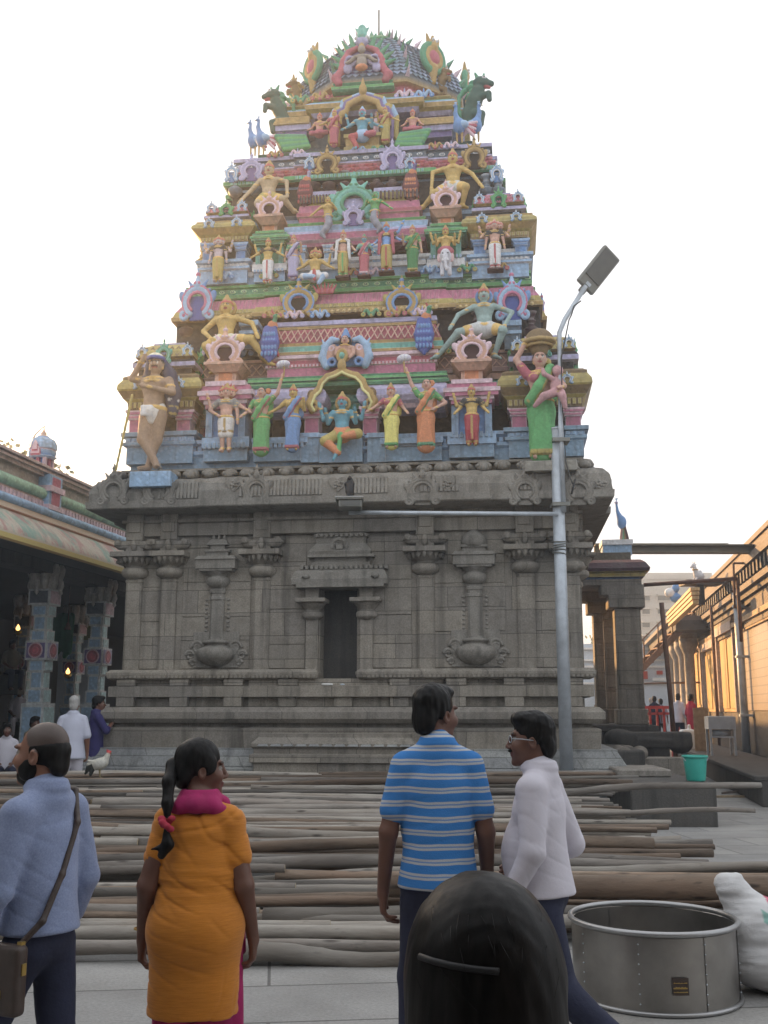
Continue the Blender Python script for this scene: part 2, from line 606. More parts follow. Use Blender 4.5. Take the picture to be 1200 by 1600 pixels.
    white = t.ramp(fr, [(0, 0.), (.50, 0.), (.52, 1.), (.66, 1.), (.68, .25), (.76, .25), (.78, 1.), (.92, 1.), (.94, 0.)])
    t.color(t.mix(white, (.04, .20, .52), (.46, .48, .50))); t.rough(.9)
    t.bump(t.mix(.5, t.noise(co, 14, 4), t.noise(co, 180, 2)), .3, .012)
    # logs: bark stripped poles, several tones
    def log(name, c0, c1, c2):
        t = mat(name)
        co = t.coord('Object')
        info = t.new('ShaderNodeObjectInfo').outputs['Random']
        off = t.new('ShaderNodeCombineXYZ'); t.link(t.math('MULTIPLY', info, 40), off.inputs[0])
        v = t.new('ShaderNodeVectorMath', operation='ADD'); t.link(co, v.inputs[0]); t.link(off.outputs[0], v.inputs[1])
        v = v.outputs[0]
        n = t.noise(t.mapping(v, (1.3, 6, 6)), 1.0, 6, .6)
        m = t.noise(t.mapping(v, (.9, 3, 3)), 1.0, 4)
        c = t.mix(t.ramp(n, [(.32, 0.), (.68, 1.)]), c0, c1)
        c = t.mix(t.ramp(m, [(.42, 0.), (.7, .75)]), c, c2)
        kn = t.new('ShaderNodeTexVoronoi'); kn.inputs['Scale'].default_value = 1.0
        t.link(t.mapping(v, (2.6, 9, 9)), kn.inputs['Vector'])
        c = t.mix(t.ramp(kn.outputs['Distance'], [(.06, .85), (.2, 0.)]), c, (.035, .026, .02))
        sp = t.noise(t.mapping(v, (7, 22, 22)), 1.0, 3)
        c = t.mix(t.ramp(sp, [(.62, 0.), (.74, .55)]), c, tuple(x * .35 for x in c0))
        c = t.mix(1.0, c, t.ramp(info, [(0, .45), (1, 1.45)]), 'MULTIPLY')
        t.color(c); t.rough(.85); t.bump(t.mix(.4, n, sp), .8, .02)
    log('log_bark_grey', (.13, .115, .10), (.29, .265, .235), (.17, .14, .115))
    log('log_bark_brown', (.09, .066, .048), (.27, .205, .15), (.19, .125, .085))
    log('log_bark_pale', (.19, .172, .15), (.35, .325, .285), (.23, .19, .15))
    t = mat('log_end')
    t.color(t.mix(t.noise(t.coord('Object'), 30, 4), (.34, .27, .17), (.46, .38, .25))); t.rough(.85)
    # paving
    t = mat('stone_paving')
    co = t.coord('Object')
    b = t.new('ShaderNodeTexBrick'); b.offset = .37
    for k, v in (('Scale', 1.0), ('Mortar Size', .012), ('Mortar Smooth', .4), ('Bias', 0.0), ('Brick Width', 1.45), ('Row Height', .72)):
        b.inputs[k].default_value = v
    b.inputs['Color1'].default_value = (.88, .88, .88, 1); b.inputs['Color2'].default_value = (1.1, 1.09, 1.06, 1); b.inputs['Mortar'].default_value = (.42, .41, .40, 1)
    t.link(t.mapping(co, rot=(0, 0, R(-6))), b.inputs['Vector'])
    n = t.noise(co, 1.3, 6, .6); n2 = t.noise(co, 45, 4, .7)
    c = t.mix(t.ramp(n, [(.3, 0.), (.7, 1.)]), (.24, .235, .225), (.34, .335, .325))
    c = t.mix(1.0, c, t.ramp(n2, [(.3, .8), (.7, 1.15)]), 'MULTIPLY')
    c = t.mix(1.0, c, b.outputs['Color'], 'MULTIPLY')
    c = t.mix(t.ramp(t.noise(co, .9, 7, .7), [(.55, 0.), (.75, .45)]), c, (.12, .11, .095))
    t.color(c); t.rough(.8); t.bump(t.mix(t.math('MULTIPLY', b.outputs['Fac'], .8), t.mix(.5, n, n2), 0.0), .4, .02)
    # woven plastic sack
    t = mat('woven_sack')
    co = t.coord('Object')
    n = t.noise(co, 3.2, 3)
    at_ = t.new('ShaderNodeVertexColor', layer_name='Col').outputs['Color']
    t.color(t.mix(1.0, at_, t.ramp(n, [(.3, .86), (.7, 1.05)]), 'MULTIPLY')); t.rough(.55)
    t.bump(t.mix(.5, t.noise(co, 9, 5), t.noise(co, 200, 2)), .5, .02)
    # lit wall: doors painted ochre cream
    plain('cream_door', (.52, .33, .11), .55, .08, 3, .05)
    t = mat('tile_wall')
    co = t.coord('Object')
    sep = t.new('ShaderNodeSeparateXYZ'); t.link(co, sep.inputs[0])
    cb = t.new('ShaderNodeCombineXYZ'); t.link(t.math('ADD', sep.outputs[0], sep.outputs[1]), cb.inputs[0]); t.link(sep.outputs[2], cb.inputs[1])
    b = t.new('ShaderNodeTexBrick'); b.offset = 0
    for k, v in (('Scale', 1.0), ('Mortar Size', .012), ('Mortar Smooth', .1), ('Bias', 0.0), ('Brick Width', .3), ('Row Height', .22)):
        b.inputs[k].default_value = v
    b.inputs['Color1'].default_value = (.40, .33, .25, 1); b.inputs['Color2'].default_value = (.44, .36, .28, 1); b.inputs['Mortar'].default_value = (.24, .2, .16, 1)
    t.link(cb.outputs[0], b.inputs['Vector']); t.color(b.outputs['Color']); t.rough(.35)
make_materials()
PAINT = MATS['painted_stucco']; TRIM = MATS['painted_masonry']
# ================================================================ the gateway tower
YAW = R(7)
TO = Vector((-.66, 18.0, 0))
TM = Matrix.Translation(TO) @ Matrix.Rotation(-YAW, 4, 'Z')

def TL(px, py, v):
    """pixel -> (x, z) on the tower's own vertical plane at depth v"""
    dx, dy, dz = ray(px, py)
    s, c = math.sin(YAW), math.cos(YAW)
    t = (v + TO.x * s + TO.y * c) / (dx * s + dy * c)
    X, Y, Z = t * dx, t * dy, CAM_H + t * dz
    return (X - TO.x) * c - (Y - TO.y) * s, Z
def tx(px, py, v): return TL(px, py, v)[0]
def tz(py, v, px=550): return TL(px, py, v)[1]
def pbox(mb, px0, px1, py0, py1, v0, v1, col):
    pm = (py0 + py1) / 2
    x0 = tx(px0, pm, v0); x1 = tx(px1, pm, v0)
    p = (px0 + px1) / 2
    return mb.box(x0, x1, v0, v1, tz(py1, v0, p), tz(py0, v0, p), col)
def plan(hw, v0, v1, bw=0, pr=0, sw=0, sp=0):
    P = [(-hw, v0)]
    if bw: P += [(-bw, v0), (-bw, v0 - pr), (bw, v0 - pr), (bw, v0)]
    P += [(hw, v0)]
    m = (v0 + v1) / 2
    if sw: P += [(hw, m - sw), (hw + sp, m - sw), (hw + sp, m + sw), (hw, m + sw)]
    P += [(hw, v1), (-hw, v1)]
    if sw: P += [(-hw, m + sw), (-hw - sp, m + sw), (-hw - sp, m - sw), (-hw, m - sw)]
    return P
def rect(x0, x1, v0, v1): return [(x0, v0), (x1, v0), (x1, v1), (x0, v1)]

tower = empty('temple_tower', TM, 'tall temple gateway tower with dark granite base and brightly painted tiers above', 'temple tower')
GR, CG, DG = MATS['grey_granite'], MATS['carved_granite'], MATS['dark_granite']
V1 = 7.0
G5 = (.5, .5, .5)

def stone_base():
    # plinth and mouldings
    m = MB(); m.sweep(plan(4.55, -.45, V1 + .45), [(.2, 0), (.2, .62), (.12, .66), (.10, .72), (-.02, .92), (-.02, .95), (-.25, .955)], G5)
    m.build('plinth', MATS['pale_plinth_granite'], tower, .012)
    # lotus ripple strip on the plinth
    m = MB()
    for i in range(44):
        x = -4.5 + i * .2093
        if abs(x + .1) < 1.3: continue
        m.hexa((x - .095, x + .095, -.60, -.45, .66), (x - .02, x + .02, -.52, -.45, .80), G5)
    for i in range(12):
        x = -1.25 + i * .215
        m.hexa((x - .09, x + .09, -.86, -.6, 1.0), (x - .02, x + .02, -.72, -.6, 1.12), G5)
    m.build('lotus_frieze', MATS['pale_plinth_granite'], tower)
    m = MB(); m.sweep(rect(-1.36, 1.18, -.72, 0), [(.06, 0), (.06, .72), (.12, .74), (.12, .86), (.06, .88), (.06, .95), (.1, .99), (.1, 1.04), (0, 1.14), (0, 1.2), (-.3, 1.2)], G5)
    m.build('lotus_plinth', GR, tower, .01)
    m = MB(); m.sweep(plan(4.28, -.3, V1 + .3, 1.7, .06, 2, .06), [(0, .95), (.02, 1.27), (-.02, 1.29), (-.12, 1.30), (-.12, 1.38)], G5)
    m.build('base_course', GR, tower, .01)
    m = MB(); m.sweep(plan(4.2, -.2, V1 + .2, 1.7, .06, 2, .06), [(0, 1.36), (.10, 1.37), (.17, 1.44), (.17, 1.55), (.09, 1.63), (0, 1.64), (-.12, 1.64)], G5)
    # gaps between the big rounded blocks
    m.build('rounded_course', GR, tower, .012)
    m = MB()
    m.sweep(plan(4.06, -.06, V1 + .06, 1.7, .06, 2, .06), [(0, 1.62), (0, 1.83)], G5)
    for i in range(9):
        x = -3.9 + i * .97
        m.box(x - .16, x + .16, -.20, 0, 1.64, 1.81, G5)
    m.build('block_frieze', GR, tower, .008)
    m = MB(); m.sweep(plan(4.16, -.16, V1 + .16, 1.7, .06, 2, .06), [(-.1, 1.80), (.05, 1.81), (.05, 1.99), (-.1, 2.0)], G5)
    m.build('band_course', GR, tower, .01)
    m = MB()
    m.sweep(plan(4.05, -.05, V1 + .05, 1.7, .06, 2, .06), [(0, 1.98), (0, 2.12)], G5)
    for i in range(9):
        x = -3.9 + i * .97
        if -.62 < x < .32: continue
        m.box(x - .17, x + .17, -.19, 0, 2.0, 2.11, G5)
    m.build('block_frieze', GR, tower, .008)
    # upper moulding, interrupted by the niche
    m = MB()
    for (a, b) in ((-4.22, -.50), (.24, 4.22)):
        m.sweep(rect(a, b, -.18, .3), [(-.04, 2.10), (.02, 2.13), (.04, 2.19), (.04, 2.23), (-.02, 2.28), (-.08, 2.28)], G5)
        n = int((b - a) / .075)
        for i in range(n):
            x = a + (i + .5) * (b - a) / n
            m.box(x - .022, x + .022, -.232, -.15, 2.135, 2.175, G5)
    m.build('string_course', GR, tower)
    # wall with the niche
    x0, x1, z0, z1 = -.47, .19, 2.0, 3.70
    m = MB()
    m.box(-4.0, x0, 0, .5, 2.0, 4.7, G5); m.box(x1, 4.0, 0, .5, 2.0, 4.7, G5)
    m.box(x0, x1, 0, .5, z1, 4.7, G5)
    m.box(-4.0, 4.0, .5, V1, 1.0, 5.2, G5)
    m.build('wall', GR, tower)
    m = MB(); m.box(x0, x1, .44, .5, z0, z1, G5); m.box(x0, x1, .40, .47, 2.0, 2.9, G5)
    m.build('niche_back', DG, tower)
    # panels of slightly proud slabs between pilasters
    rnd = random.Random(3)
    for (a, b) in ((-3.78, -3.32), (-2.98, -1.72), (-1.38, -.72), (.36, 1.16), (1.5, 2.78), (3.12, 3.7)):
        m = MB(); z = 2.3
        while z < 4.5:
            h = rnd.choice((.42, .5, .62))
            m.box(a + .005, b - .005, -.012 - rnd.random() * .022, .02, z, min(z + h - .008, 4.6), G5)
            z += h
        m.build('wall_slab', GR, tower, .006)
    # pilasters
    def pilaster(x, nm='pilaster', v=-.10):
        m = MB()
        zz = lambda y: tz(y, v)
        w = .15
        P = [(x - w, v + .04), (x - w + .05, v), (x + w - .05, v), (x + w, v + .04), (x + w, .1), (x - w, .1)]
        m.sweep(P, [(0, 2.26), (0, zz(905)), (.012, zz(904)), (.012, zz(901)), (-.01, zz(900)), (-.01, zz(897))], G5)
        m.lathe((x, .0, 0), [(.15, zz(899)), (.235, zz(894)), (.255, zz(889)), (.235, zz(884)), (.17, zz(881)), (.17, zz(879)), (.21, zz(877)), (.29, zz(870)), (.32, zz(866)), (.3, zz(865.5))], 20, G5)
        for i in range(9):
            a = R(180 + 10 + i * 20)
            cx, cy = x + .30 * math.cos(a), .30 * math.sin(a)
            m.lathe((cx, cy, 0), [(.05, zz(866)), (.045, zz(870)), (.012, zz(876))], 6, G5)
        m.box(x - .37, x + .37, -.36, .1, zz(866), zz(858), G5)
        m.box(x - .16, x + .16, -.14, .1, zz(858), zz(838), G5)
        for s in (-1, 1):
            m.tube([(x + s * .1, -.08, zz(846)), (x + s * .3, -.08, zz(845)), (x + s * .38, -.08, zz(842))], [.085, .085, .05], 10, G5)
            m.tube([(x + s * .30, -.19, zz(842)), (x + s * .30, .02, zz(842))], .062, 10, G5)
        m.lathe((x, -.16, 0), [(.02, zz(856)), (.06, zz(850)), (.06, zz(844)), (.03, zz(838))], 8, G5)
        m.box(x - .155, x + .155, -.16, .1, zz(838), zz(790), G5)
        m.box(x - .11, x + .11, -.185, .1, zz(826), zz(808), G5)
        return m.build(nm, GR, tower, .006)
    for px in (206, 260, 407, 665, 823, 894):
        pilaster(tx(px, 960, -.1))
    # side-wall pilasters
    for v in (.6, 2.2, 4.8, 6.4):
        for s in (-1, 1):
            x = s * 4.02
            m = MB()
            m.box(x - .09, x + .09, v - .15, v + .15, 2.26, 3.85, G5)
            m.lathe((x, v, 0), [(.15, 3.85), (.25, 3.93), (.24, 4.0), (.17, 4.04), (.3, 4.2), (.31, 4.24)], 14, G5)
            m.box(x - .34, x + .34, v - .36, v + .36, 4.24, 4.3, G5)
            m.box(x - .2, x + .2, v - .36, v + .36, 4.3, 4.5, G5)
            m.box(x - .15, x + .15, v - .16, v + .16, 4.5, 5.0, G5)
            m.build('pilaster', GR, tower, .006)
    # vase-and-shrine reliefs
    for px in (338, 742):
        m = MB(); v = -.1
        X = lambda p, y: tx(p, y, v)
        zz = lambda y: tz(y, v)
        x = X(px, 950)
        m.box(x - .42, x + .42, -.045, .02, zz(1042), zz(985), G5)
        m.lathe((x, -.02, 0), [(.10, zz(1040)), (.2, zz(1036)), (.33, zz(1028)), (.37, zz(1020)), (.34, zz(1013)), (.2, zz(1008)), (.17, zz(1005)), (.24, zz(1003)), (.24, zz(1000)), (.14, zz(998)), (.14, zz(995))], 22, G5)
        w = .125
        P = [(x - w, v + .04), (x - w + .04, v), (x + w - .04, v), (x + w, v + .04), (x + w, .1), (x - w, .1)]
        m.sweep(P, [(0, zz(997)), (0, zz(935)), (.015, zz(934)), (.015, zz(930)), (0, zz(929)), (0, zz(925)), (.02, zz(923)), (.02, zz(919)), (0, zz(918)), (0, zz(913))], G5)
        m.lathe((x, -.01, 0), [(.13, zz(915)), (.20, zz(910)), (.22, zz(905)), (.2, zz(900)), (.15, zz(897)), (.18, zz(894)), (.25, zz(889))], 18, G5)
        m.box(x - .30, x + .30, -.25, .1, zz(890), zz(886), G5)
        m.box(x - .36, x + .36, -.27, .1, zz(886.5), zz(870), G5)
        m.hexa((x - .38, x + .38, -.3, .1, zz(872)), (x - .33, x + .33, -.24, .1, zz(866)), G5)
        m.box(x - .2, x + .2, -.15, .1, zz(866), zz(858), G5)
        m.box(x - .23, x + .23, -.18, .1, zz(859), zz(855), G5)
        if px > 500:
            m.lathe((x, -.02, 0), [(.2, zz(857)), (.235, zz(850)), (.21, zz(842)), (.12, zz(835)), (.05, zz(831)), (.03, zz(826))], 16, G5)
        else:
            m.box(x - .13, x + .13, -.14, .1, zz(856), zz(846), G5)
            m.hexa((x - .2, x + .2, -.18, .1, zz(848)), (x - .14, x + .14, -.1, .1, zz(838)), G5)
            for s in (-1, 0, 1): m.lathe((x + s * .1, -.06, 0), [(.04, zz(840)), (.03, zz(835)), (.008, zz(829))], 8, G5)
        for s in (-1, 1):
            for i in range(9):
                m.lathe((x + s * .2, -.015, zz(990 - i * 7)), [(.0, -.03), (.034, -.012), (.034, .012), (0, .03)], 8, G5)
            # leafy scrolls beside the vase
            for (cx, cz, r) in ((.34, 1010, .12), (.47, 1022, .085), (.42, 1034, .06)):
                pts = [(x + s * (cx + r * (1 - k / 26) * math.cos(k * .5)), -.035, zz(cz) + r * (1 - k / 26) * math.sin(k * .5)) for k in range(20)]
                m.tube(pts, [.034 * (1 - k / 34) for k in range(20)], 6, G5)
        m.build('vase_relief', CG, tower, .004)
    # niche frame: jamb pilasters and the shrine-shaped lintel
    for px, s in ((487, -1), (572, 1)):
        m = MB(); v = -.1
        x = tx(px, 1000, v); zz = lambda y: tz(y, v)
        m.box(x - .11, x + .11, v, .1, 2.0, zz(966), G5)
        m.lathe((x, -.02, 0), [(.12, zz(968)), (.19, zz(963)), (.19, zz(957)), (.13, zz(953)), (.15, zz(951)), (.22, zz(944)), (.24, zz(941))], 16, G5)
        m.box(x - .27, x + .27, -.3, .1, zz(941), zz(935), G5)
        m.box(x - .12, x + .12, -.13, .1, zz(935), zz(916), G5)
        m.build('niche_pilaster', GR, tower, .006)
    m = MB(); v = -.2
    zz = lambda y: tz(y, v)
    pbox(m, 462, 600, 912, 917, -.3, .1, G5)
    xa, xb = tx(466, 900, v), tx(597, 900, v)
    m.sweep(rect(xa, xb, v, .1), [(-.04, zz(914)), (.1, zz(913)), (.11, zz(905)), (.06, zz(893)), (0, zz(889)), (-.05, zz(889))], G5)
    for i in range(18): m.box(xa + .04 + i * .088, xa + .09 + i * .088, v - .03, .05, zz(889), zz(883), G5)
    pbox(m, 486, 578, 878, 890, -.16, .1, G5)
    pbox(m, 480, 584, 866, 870, -.24, .1, G5)
    xa, xb = tx(492, 860, -.14), tx(572, 860, -.14)
    m.sweep(rect(xa, xb, -.14, .1), [(0, zz(880)), (0, zz(868)), (.08, zz(866)), (.1, zz(861)), (.04, zz(853)), (-.02, zz(847)), (0, zz(840)), (.03, zz(834)), (-.05, zz(830))], G5)
    for i in range(11): m.box(xa + .02 + i * .088, xa + .07 + i * .088, -.2, .05, zz(838), zz(833), G5)
    cx = tx(531, 850, -.2)
    for i in range(14):
        a0, a1 = R(-30 + i * 17), R(-30 + (i + 1) * 17)
        m.bar((cx + .13 * math.cos(a0), -.27, zz(852) + .11 * math.sin(a0)), (cx + .13 * math.cos(a1), -.27, zz(852) + .11 * math.sin(a1)), .05, .05, G5)
    m.box(cx - .06, cx + .06, -.25, -.1, zz(858), zz(849), G5)
    for p in (478, 586):
        x = tx(p, 895, -.3)
        m.lathe((x, -.31, zz(901)), [(.0, -.05), (.06, -.03), (.075, 0), (.05, .04), (0, .06)], 10, G5)
    m.build('niche_lintel', CG, tower, .004)
    # entablature and cornice
    m = MB()
    m.sweep(plan(4.05, -.05, V1 + .05, 1.5, .05, 2, .06), [(0, tz(832, -.1)), (.03, tz(831, -.1)), (.03, tz(812, -.1)), (.08, tz(811, -.1)), (.08, tz(806, -.1)), (.0, tz(805, -.1)), (.0, 5.25)], G5)
    m.build('entablature', GR, tower, .008)
    m = MB()
    PL = plan(4.1, -.05, V1 + .05, 2.05, .05, 2, .08)
    m.sweep(PL, [(-.15, 5.06), (.42, 5.09), (.52, 5.10), (.54, 5.12), (.55, 5.24), (.50, 5.25), (.51, 5.40), (.47, 5.54), (.38, 5.64), (.22, 5.70), (-.1, 5.71)], G5)
    rnd = random.Random(5)
    n = 132
    for i in range(n):
        x = -4.45 + i * 8.9 / (n - 1)
        if min(abs(x - q) for q in (-4.3, -3.6, -2.08, -.1, 1.1, 2.66, 3.7, 4.3)) < .27: continue
        pj = -.05 if abs(x) < 2.05 else 0
        m.hexa((x - .022, x + .022, -.585 + pj, -.4, 5.27), (x - .02, x + .02, -.545 + pj, -.4, 5.56), G5)
    for i in range(90):
        v = -.3 + i * 7.6 / 89
        for s in (-1, 1): m.hexa((s * 4.62 - .03, s * 4.62 + .03, v - .022, v + .022, 5.27), (s * 4.58 - .03, s * 4.58 + .03, v - .02, v + .02, 5.56), G5)
    m.build('stone_cornice', CG, tower)
    m = MB()
    m.sweep(plan(3.95, .1, V1 - .1), [(0, 5.2), (0, 5.76)], G5)
    m.build('cornice_backing', GR, tower)
    # row of small crouching beasts
    rnd = random.Random(11)
    m = MB()
    def lump(x, v, big, axis=0):
        r = .11 * (1.25 if big else 1) * rnd.uniform(.9, 1.1)
        z = 5.77 + rnd.uniform(-.01, .015)
        m.lathe((x, v, z), [(.0, -.09), (r * .9, -.07), (r * 1.05, 0), (r * .8, .07), (.02, .1)], 10, G5, sx=1.15, sy=1.2)
        dx, dy = (0, -.13) if axis == 0 else (axis * .13, 0)
        m.lathe((x + dx, v + dy, z - .03), [(.0, -.075), (r * .7, -.05), (r * .78, 0), (r * .5, .05), (.0, .075)], 8, G5)
        for q in (-1, 1):
            m.lathe((x + dx * .7 + (q * .1 if axis == 0 else 0), v + dy * .7 + (0 if axis == 0 else q * .1), z), [(0, -.05), (.045, -.02), (.045, .02), (0, .05)], 6, G5)
    for i in range(25):
        x = -4.2 + i * .35
        lump(x + rnd.uniform(-.02, .02), -.22, i in (0, 7, 17, 24))
    for i in range(18):
        lump(4.2, .1 + i * .4, False, 1); lump(-4.2, .1 + i * .4, False, -1)
    m.sweep(plan(4.12, -.14, V1 + .1), [(0, 5.68), (.02, 5.72), (-.1, 5.74), (-.1, 5.84), (.05, 5.86), (.05, 5.9), (-.1, 5.92)], G5)
    m.build('beast_frieze', CG, tower)
stone_base()

# ------------------------------------------------ horseshoe ornaments
def kudu_mesh(name, c1, c2, hole, fin=None, res=.011, leaf=None):
    """unit ornament: about .62 wide, .8 high, base at z=0, facing -y"""
    s = SDF(); fin = fin or c1; leaf = leaf or c1
    cz = .27
    N = 12
    pt = lambda a, r: (r * math.cos(R(a)), 0, cz + r * math.sin(R(a)))
    for i in range(N):
        a0 = -52 + i * 284 / N; a1 = -52 + (i + 1) * 284 / N
        s.cone(pt(a0, .215), pt(a1, .215), .052, .052, c1, .006)
        s.cone((pt(a0, .15)[0], -.03, pt(a0, .15)[2]), (pt(a1, .15)[0], -.03, pt(a1, .15)[2]), .024, .024, c2, .004)
        s.cone((pt(a0, .255)[0], -.035, pt(a0, .255)[2]), (pt(a1, .255)[0], -.035, pt(a1, .255)[2]), .016, .016, c2, .003)
        if 2 < i < 10: s.ell((pt(a0, .275)[0], 0, pt(a0, .275)[2]), (.032, .03, .032), leaf, .012)
    s.box((0, .035, cz - .08), (.14, .015, .19), .01, hole, .005)
    for q in (-1, 1):
        s.torus((q * .22, -.02, .07), .055, .030, 'y', c1, .01)
        s.ell((q * .22, -.03, .07), .025, c2, .005)
        s.ell((q * .26, 0, .36), (.06, .04, .10), leaf, .01, rot=(0, q * 20, 0))
        s.cone((q * .10, -.01, .52), (q * .17, 0, .62), .035, .012, leaf, .01)
    s.ell((0, -.02, .54), (.085, .05, .055), fin, .015)
    s.ell((-.035, -.06, .56), .022, c2, .003); s.ell((.035, -.06, .56), .022, c2, .003)
    s.cone((0, -.01, .58), (0, -.01, .66), .055, .03, fin, .012)
    s.ell((0, -.01, .70), (.045, .035, .035), c2, .008)
    s.cone((0, -.01, .70), (0, -.01, .80), .03, .008, fin, .01)
    return s.mesh(name, res)
W1 = .62
KUDU = {}
def kudu(kind, pxc, py0, py1, v, wpx=None, rot=0.0, parent=None, xz=None, mat_=None):
    me = KUDU[kind]
    if xz is None:
        x = tx(pxc, (py0 + py1) / 2, v); z0 = tz(py1, v, pxc); z1 = tz(py0, v, pxc)
        w = abs(tx(pxc + wpx / 2, py1, v) - tx(pxc - wpx / 2, py1, v)) / W1 if wpx else (z1 - z0) / .8
        h = (z1 - z0) / .8
    else:
        x, z0, w, h = xz
    o = link('horseshoe_ornament', me, mat_ or PAINT, tower)
    o.matrix_local = Matrix.Translation((x, v, z0)) @ Matrix.Rotation(rot, 4, 'Z') @ Matrix.Diagonal((w, max(.8, min(w, h)), h, 1))
    return o
g = 1.5
C = dict(
    blue=K('#6d8ea8', g), blue2=K('#4f7fb5', g), lblue=K('#7fa3c4', g), pink=K('#b0587a', g), rose=K('#a84a5c', g), wpink=K('#c4a5b0', g), white=K('#c2c2c8', 1.5),
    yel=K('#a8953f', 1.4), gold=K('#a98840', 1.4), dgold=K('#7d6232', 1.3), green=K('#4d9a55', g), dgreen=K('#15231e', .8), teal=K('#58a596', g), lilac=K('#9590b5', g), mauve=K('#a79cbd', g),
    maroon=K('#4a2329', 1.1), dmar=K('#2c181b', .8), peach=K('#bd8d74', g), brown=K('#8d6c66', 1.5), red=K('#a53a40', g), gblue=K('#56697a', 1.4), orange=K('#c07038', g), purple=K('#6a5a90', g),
    skinp=K('#b88a76', g), skinb=K('#3f8ba0', g), skingr=K('#7f9a96', g), skiny=K('#b5953f', g), skint=K('#a8906a', g), black=(.02, .02, .022), cobalt=K('#3a4f9a', g), fgreen=K('#1d5a4a', 1.3), mgreen=K('#3f8a66', g))
KUDU['stone'] = kudu_mesh('stone_ornament', G5, G5, G5)
KUDU['lilac'] = kudu_mesh('ornament', C['lilac'], C['mauve'], C['purple'])
KUDU['blue'] = kudu_mesh('ornament', C['lblue'], C['pink'], C['cobalt'], C['lblue'], leaf=C['blue2'])
KUDU['gold'] = kudu_mesh('ornament', C['gold'], C['blue2'], C['dmar'], C['gold'], leaf=C['yel'])
KUDU['dgold'] = kudu_mesh('ornament', C['gold'], C['dgold'], C['dmar'], C['gold'])
KUDU['peach'] = kudu_mesh('ornament', C['peach'], C['wpink'], C['maroon'], C['peach'], leaf=C['wpink'])
KUDU['green'] = kudu_mesh('ornament', C['green'], C['mgreen'], C['fgreen'], C['green'])
KUDU['teal'] = kudu_mesh('ornament', C['teal'], C['mgreen'], C['lilac'], C['teal'])
KUDU['lb'] = kudu_mesh('ornament', C['lblue'], C['white'], C['blue2'])
def scroll_mesh(c1, c2):
    s = SDF()
    for q in (-1, 1):
        pts = [(q * (.05 + .11 * k / 8 * 2), 0, .05 + .16 * math.sin(k / 8 * 3.3)) for k in range(9)]
        s.chain(pts, [.055 - .003 * k for k in range(9)], c1, .01)
        s.torus((q * .25, -.01, .06), .05, .028, 'y', c2, .006)
    s.cone((0, 0, .02), (0, 0, .30), .06, .015, c2, .015); s.ell((0, -.04, .1), .035, c1, .005)
    return s.mesh('leaf_scroll', .013)
SCR = [scroll_mesh(C['lblue'], C['blue2']), scroll_mesh(C['mgreen'], C['yel']), scroll_mesh(C['gold'], C['rose']), scroll_mesh(C['wpink'], C['lilac'])]
def scrolls(pts, v, k, w=1.0):
    for i, (px, py) in enumerate(pts):
        o = link('leaf_scroll', SCR[(k + i) % 4], PAINT, tower); x, z = TL(px, py, v)
        o.matrix_local = Matrix.Translation((x, v, z)) @ Matrix.Diagonal((w, w, w, 1))
scrolls([(330, 556), (378, 556), (716, 552), (762, 552)], .38, 3, .7)
scrolls([(425, 496), (460, 497), (500, 496), (580, 494), (620, 493), (660, 492)], .16, 2, .6)
scrolls([(350, 436), (420, 434), (545, 430), (580, 429), (672, 426), (730, 424), (780, 422)], .62, 0, .6)
scrolls([(430, 245), (465, 243), (560, 238), (590, 237), (680, 232), (705, 231)], 1.42, 2, .55)
scrolls([(470, 160), (500, 156), (632, 152), (662, 152)], 1.95, 1, .7)
for px, w in ((178, 52), (249, 58), (401, 50), (660, 58), (820, 52), (903, 56)):
    kudu('stone', px, 724, 789, -.60 if 340 < px < 718 else -.56, w, mat_=CG)
for px, k in ((212, 1), (366, 1), (528, 1), (697, 1), (938, 1)):
    pj = -.60 if 340 < px < 718 else -.54
    m = MB()
    x, z = TL(px, 757, pj)
    pts = [(x + .17 * math.sin(t) ** 3, z + .16 * (.8 * math.cos(t) - .32 * math.cos(2 * t) - .12 * math.cos(3 * t)) + .02) for t in [2 * math.pi * i / 24 for i in range(24)]]
    m.prism(pts, pj - .03, pj + .2, G5)
    for j in range(9):
        a = j * 2.4
        m.lathe((x + .09 * math.cos(a) * (j / 9), pj - .03, z + .08 * math.sin(a) * (j / 9)), [(0, -.03), (.03, -.012), (.03, .012), (0, .03)], 7, G5)
    m.build('leaf_ornament', CG, tower, .01)

# ------------------------------------------------ pattern helpers
def eyes(m, x0, x1, v, z, r, n, c1, c2):
    for i in range(n):
        x = x0 + (i + .5) * (x1 - x0) / n
        for (rr, yy, col, w) in ((r, .012, c1, 1.7), (r * .62, .02, c2, 1.7), (r * .3, .028, c1, 1.2)):
            V = [(x + rr * w * math.cos(R(a)), v - yy, z + rr * math.sin(R(a))) for a in range(0, 360, 36)]
            V2 = [(p[0], v + .02, p[2]) for p in V]
            k = len(V)
            m.add(V + V2, [tuple(range(k))] + [((j + 1) % k, j, k + j, k + (j + 1) % k) for j in range(k)], col)
def scales(m, x0, x1, v, z0, z1, rows, n, cols, lean=0.0):
    h = (z1 - z0) / rows; w = (x1 - x0) / n
    for r_ in range(rows):
        for i in range(n + (r_ % 2)):
            xc = x0 + (i + .5 - .5 * (r_ % 2)) * w
            zt_ = z1 - r_ * h
            y = v - .012 - lean * (r_ * h)
            V = [(xc - w * .48, y + .01, zt_), (xc + w * .48, y + .01, zt_), (xc + w * .45, y - .015, zt_ - h * .6), (xc, y - .03, zt_ - h * 1.15), (xc - w * .45, y - .015, zt_ - h * .6), (xc, y - .055, zt_ - h * .45)]
            m.add(V, [(0, 5, 1), (1, 5, 2), (2, 5, 3), (3, 5, 4), (4, 5, 0)], cols[(i + r_) % len(cols)])
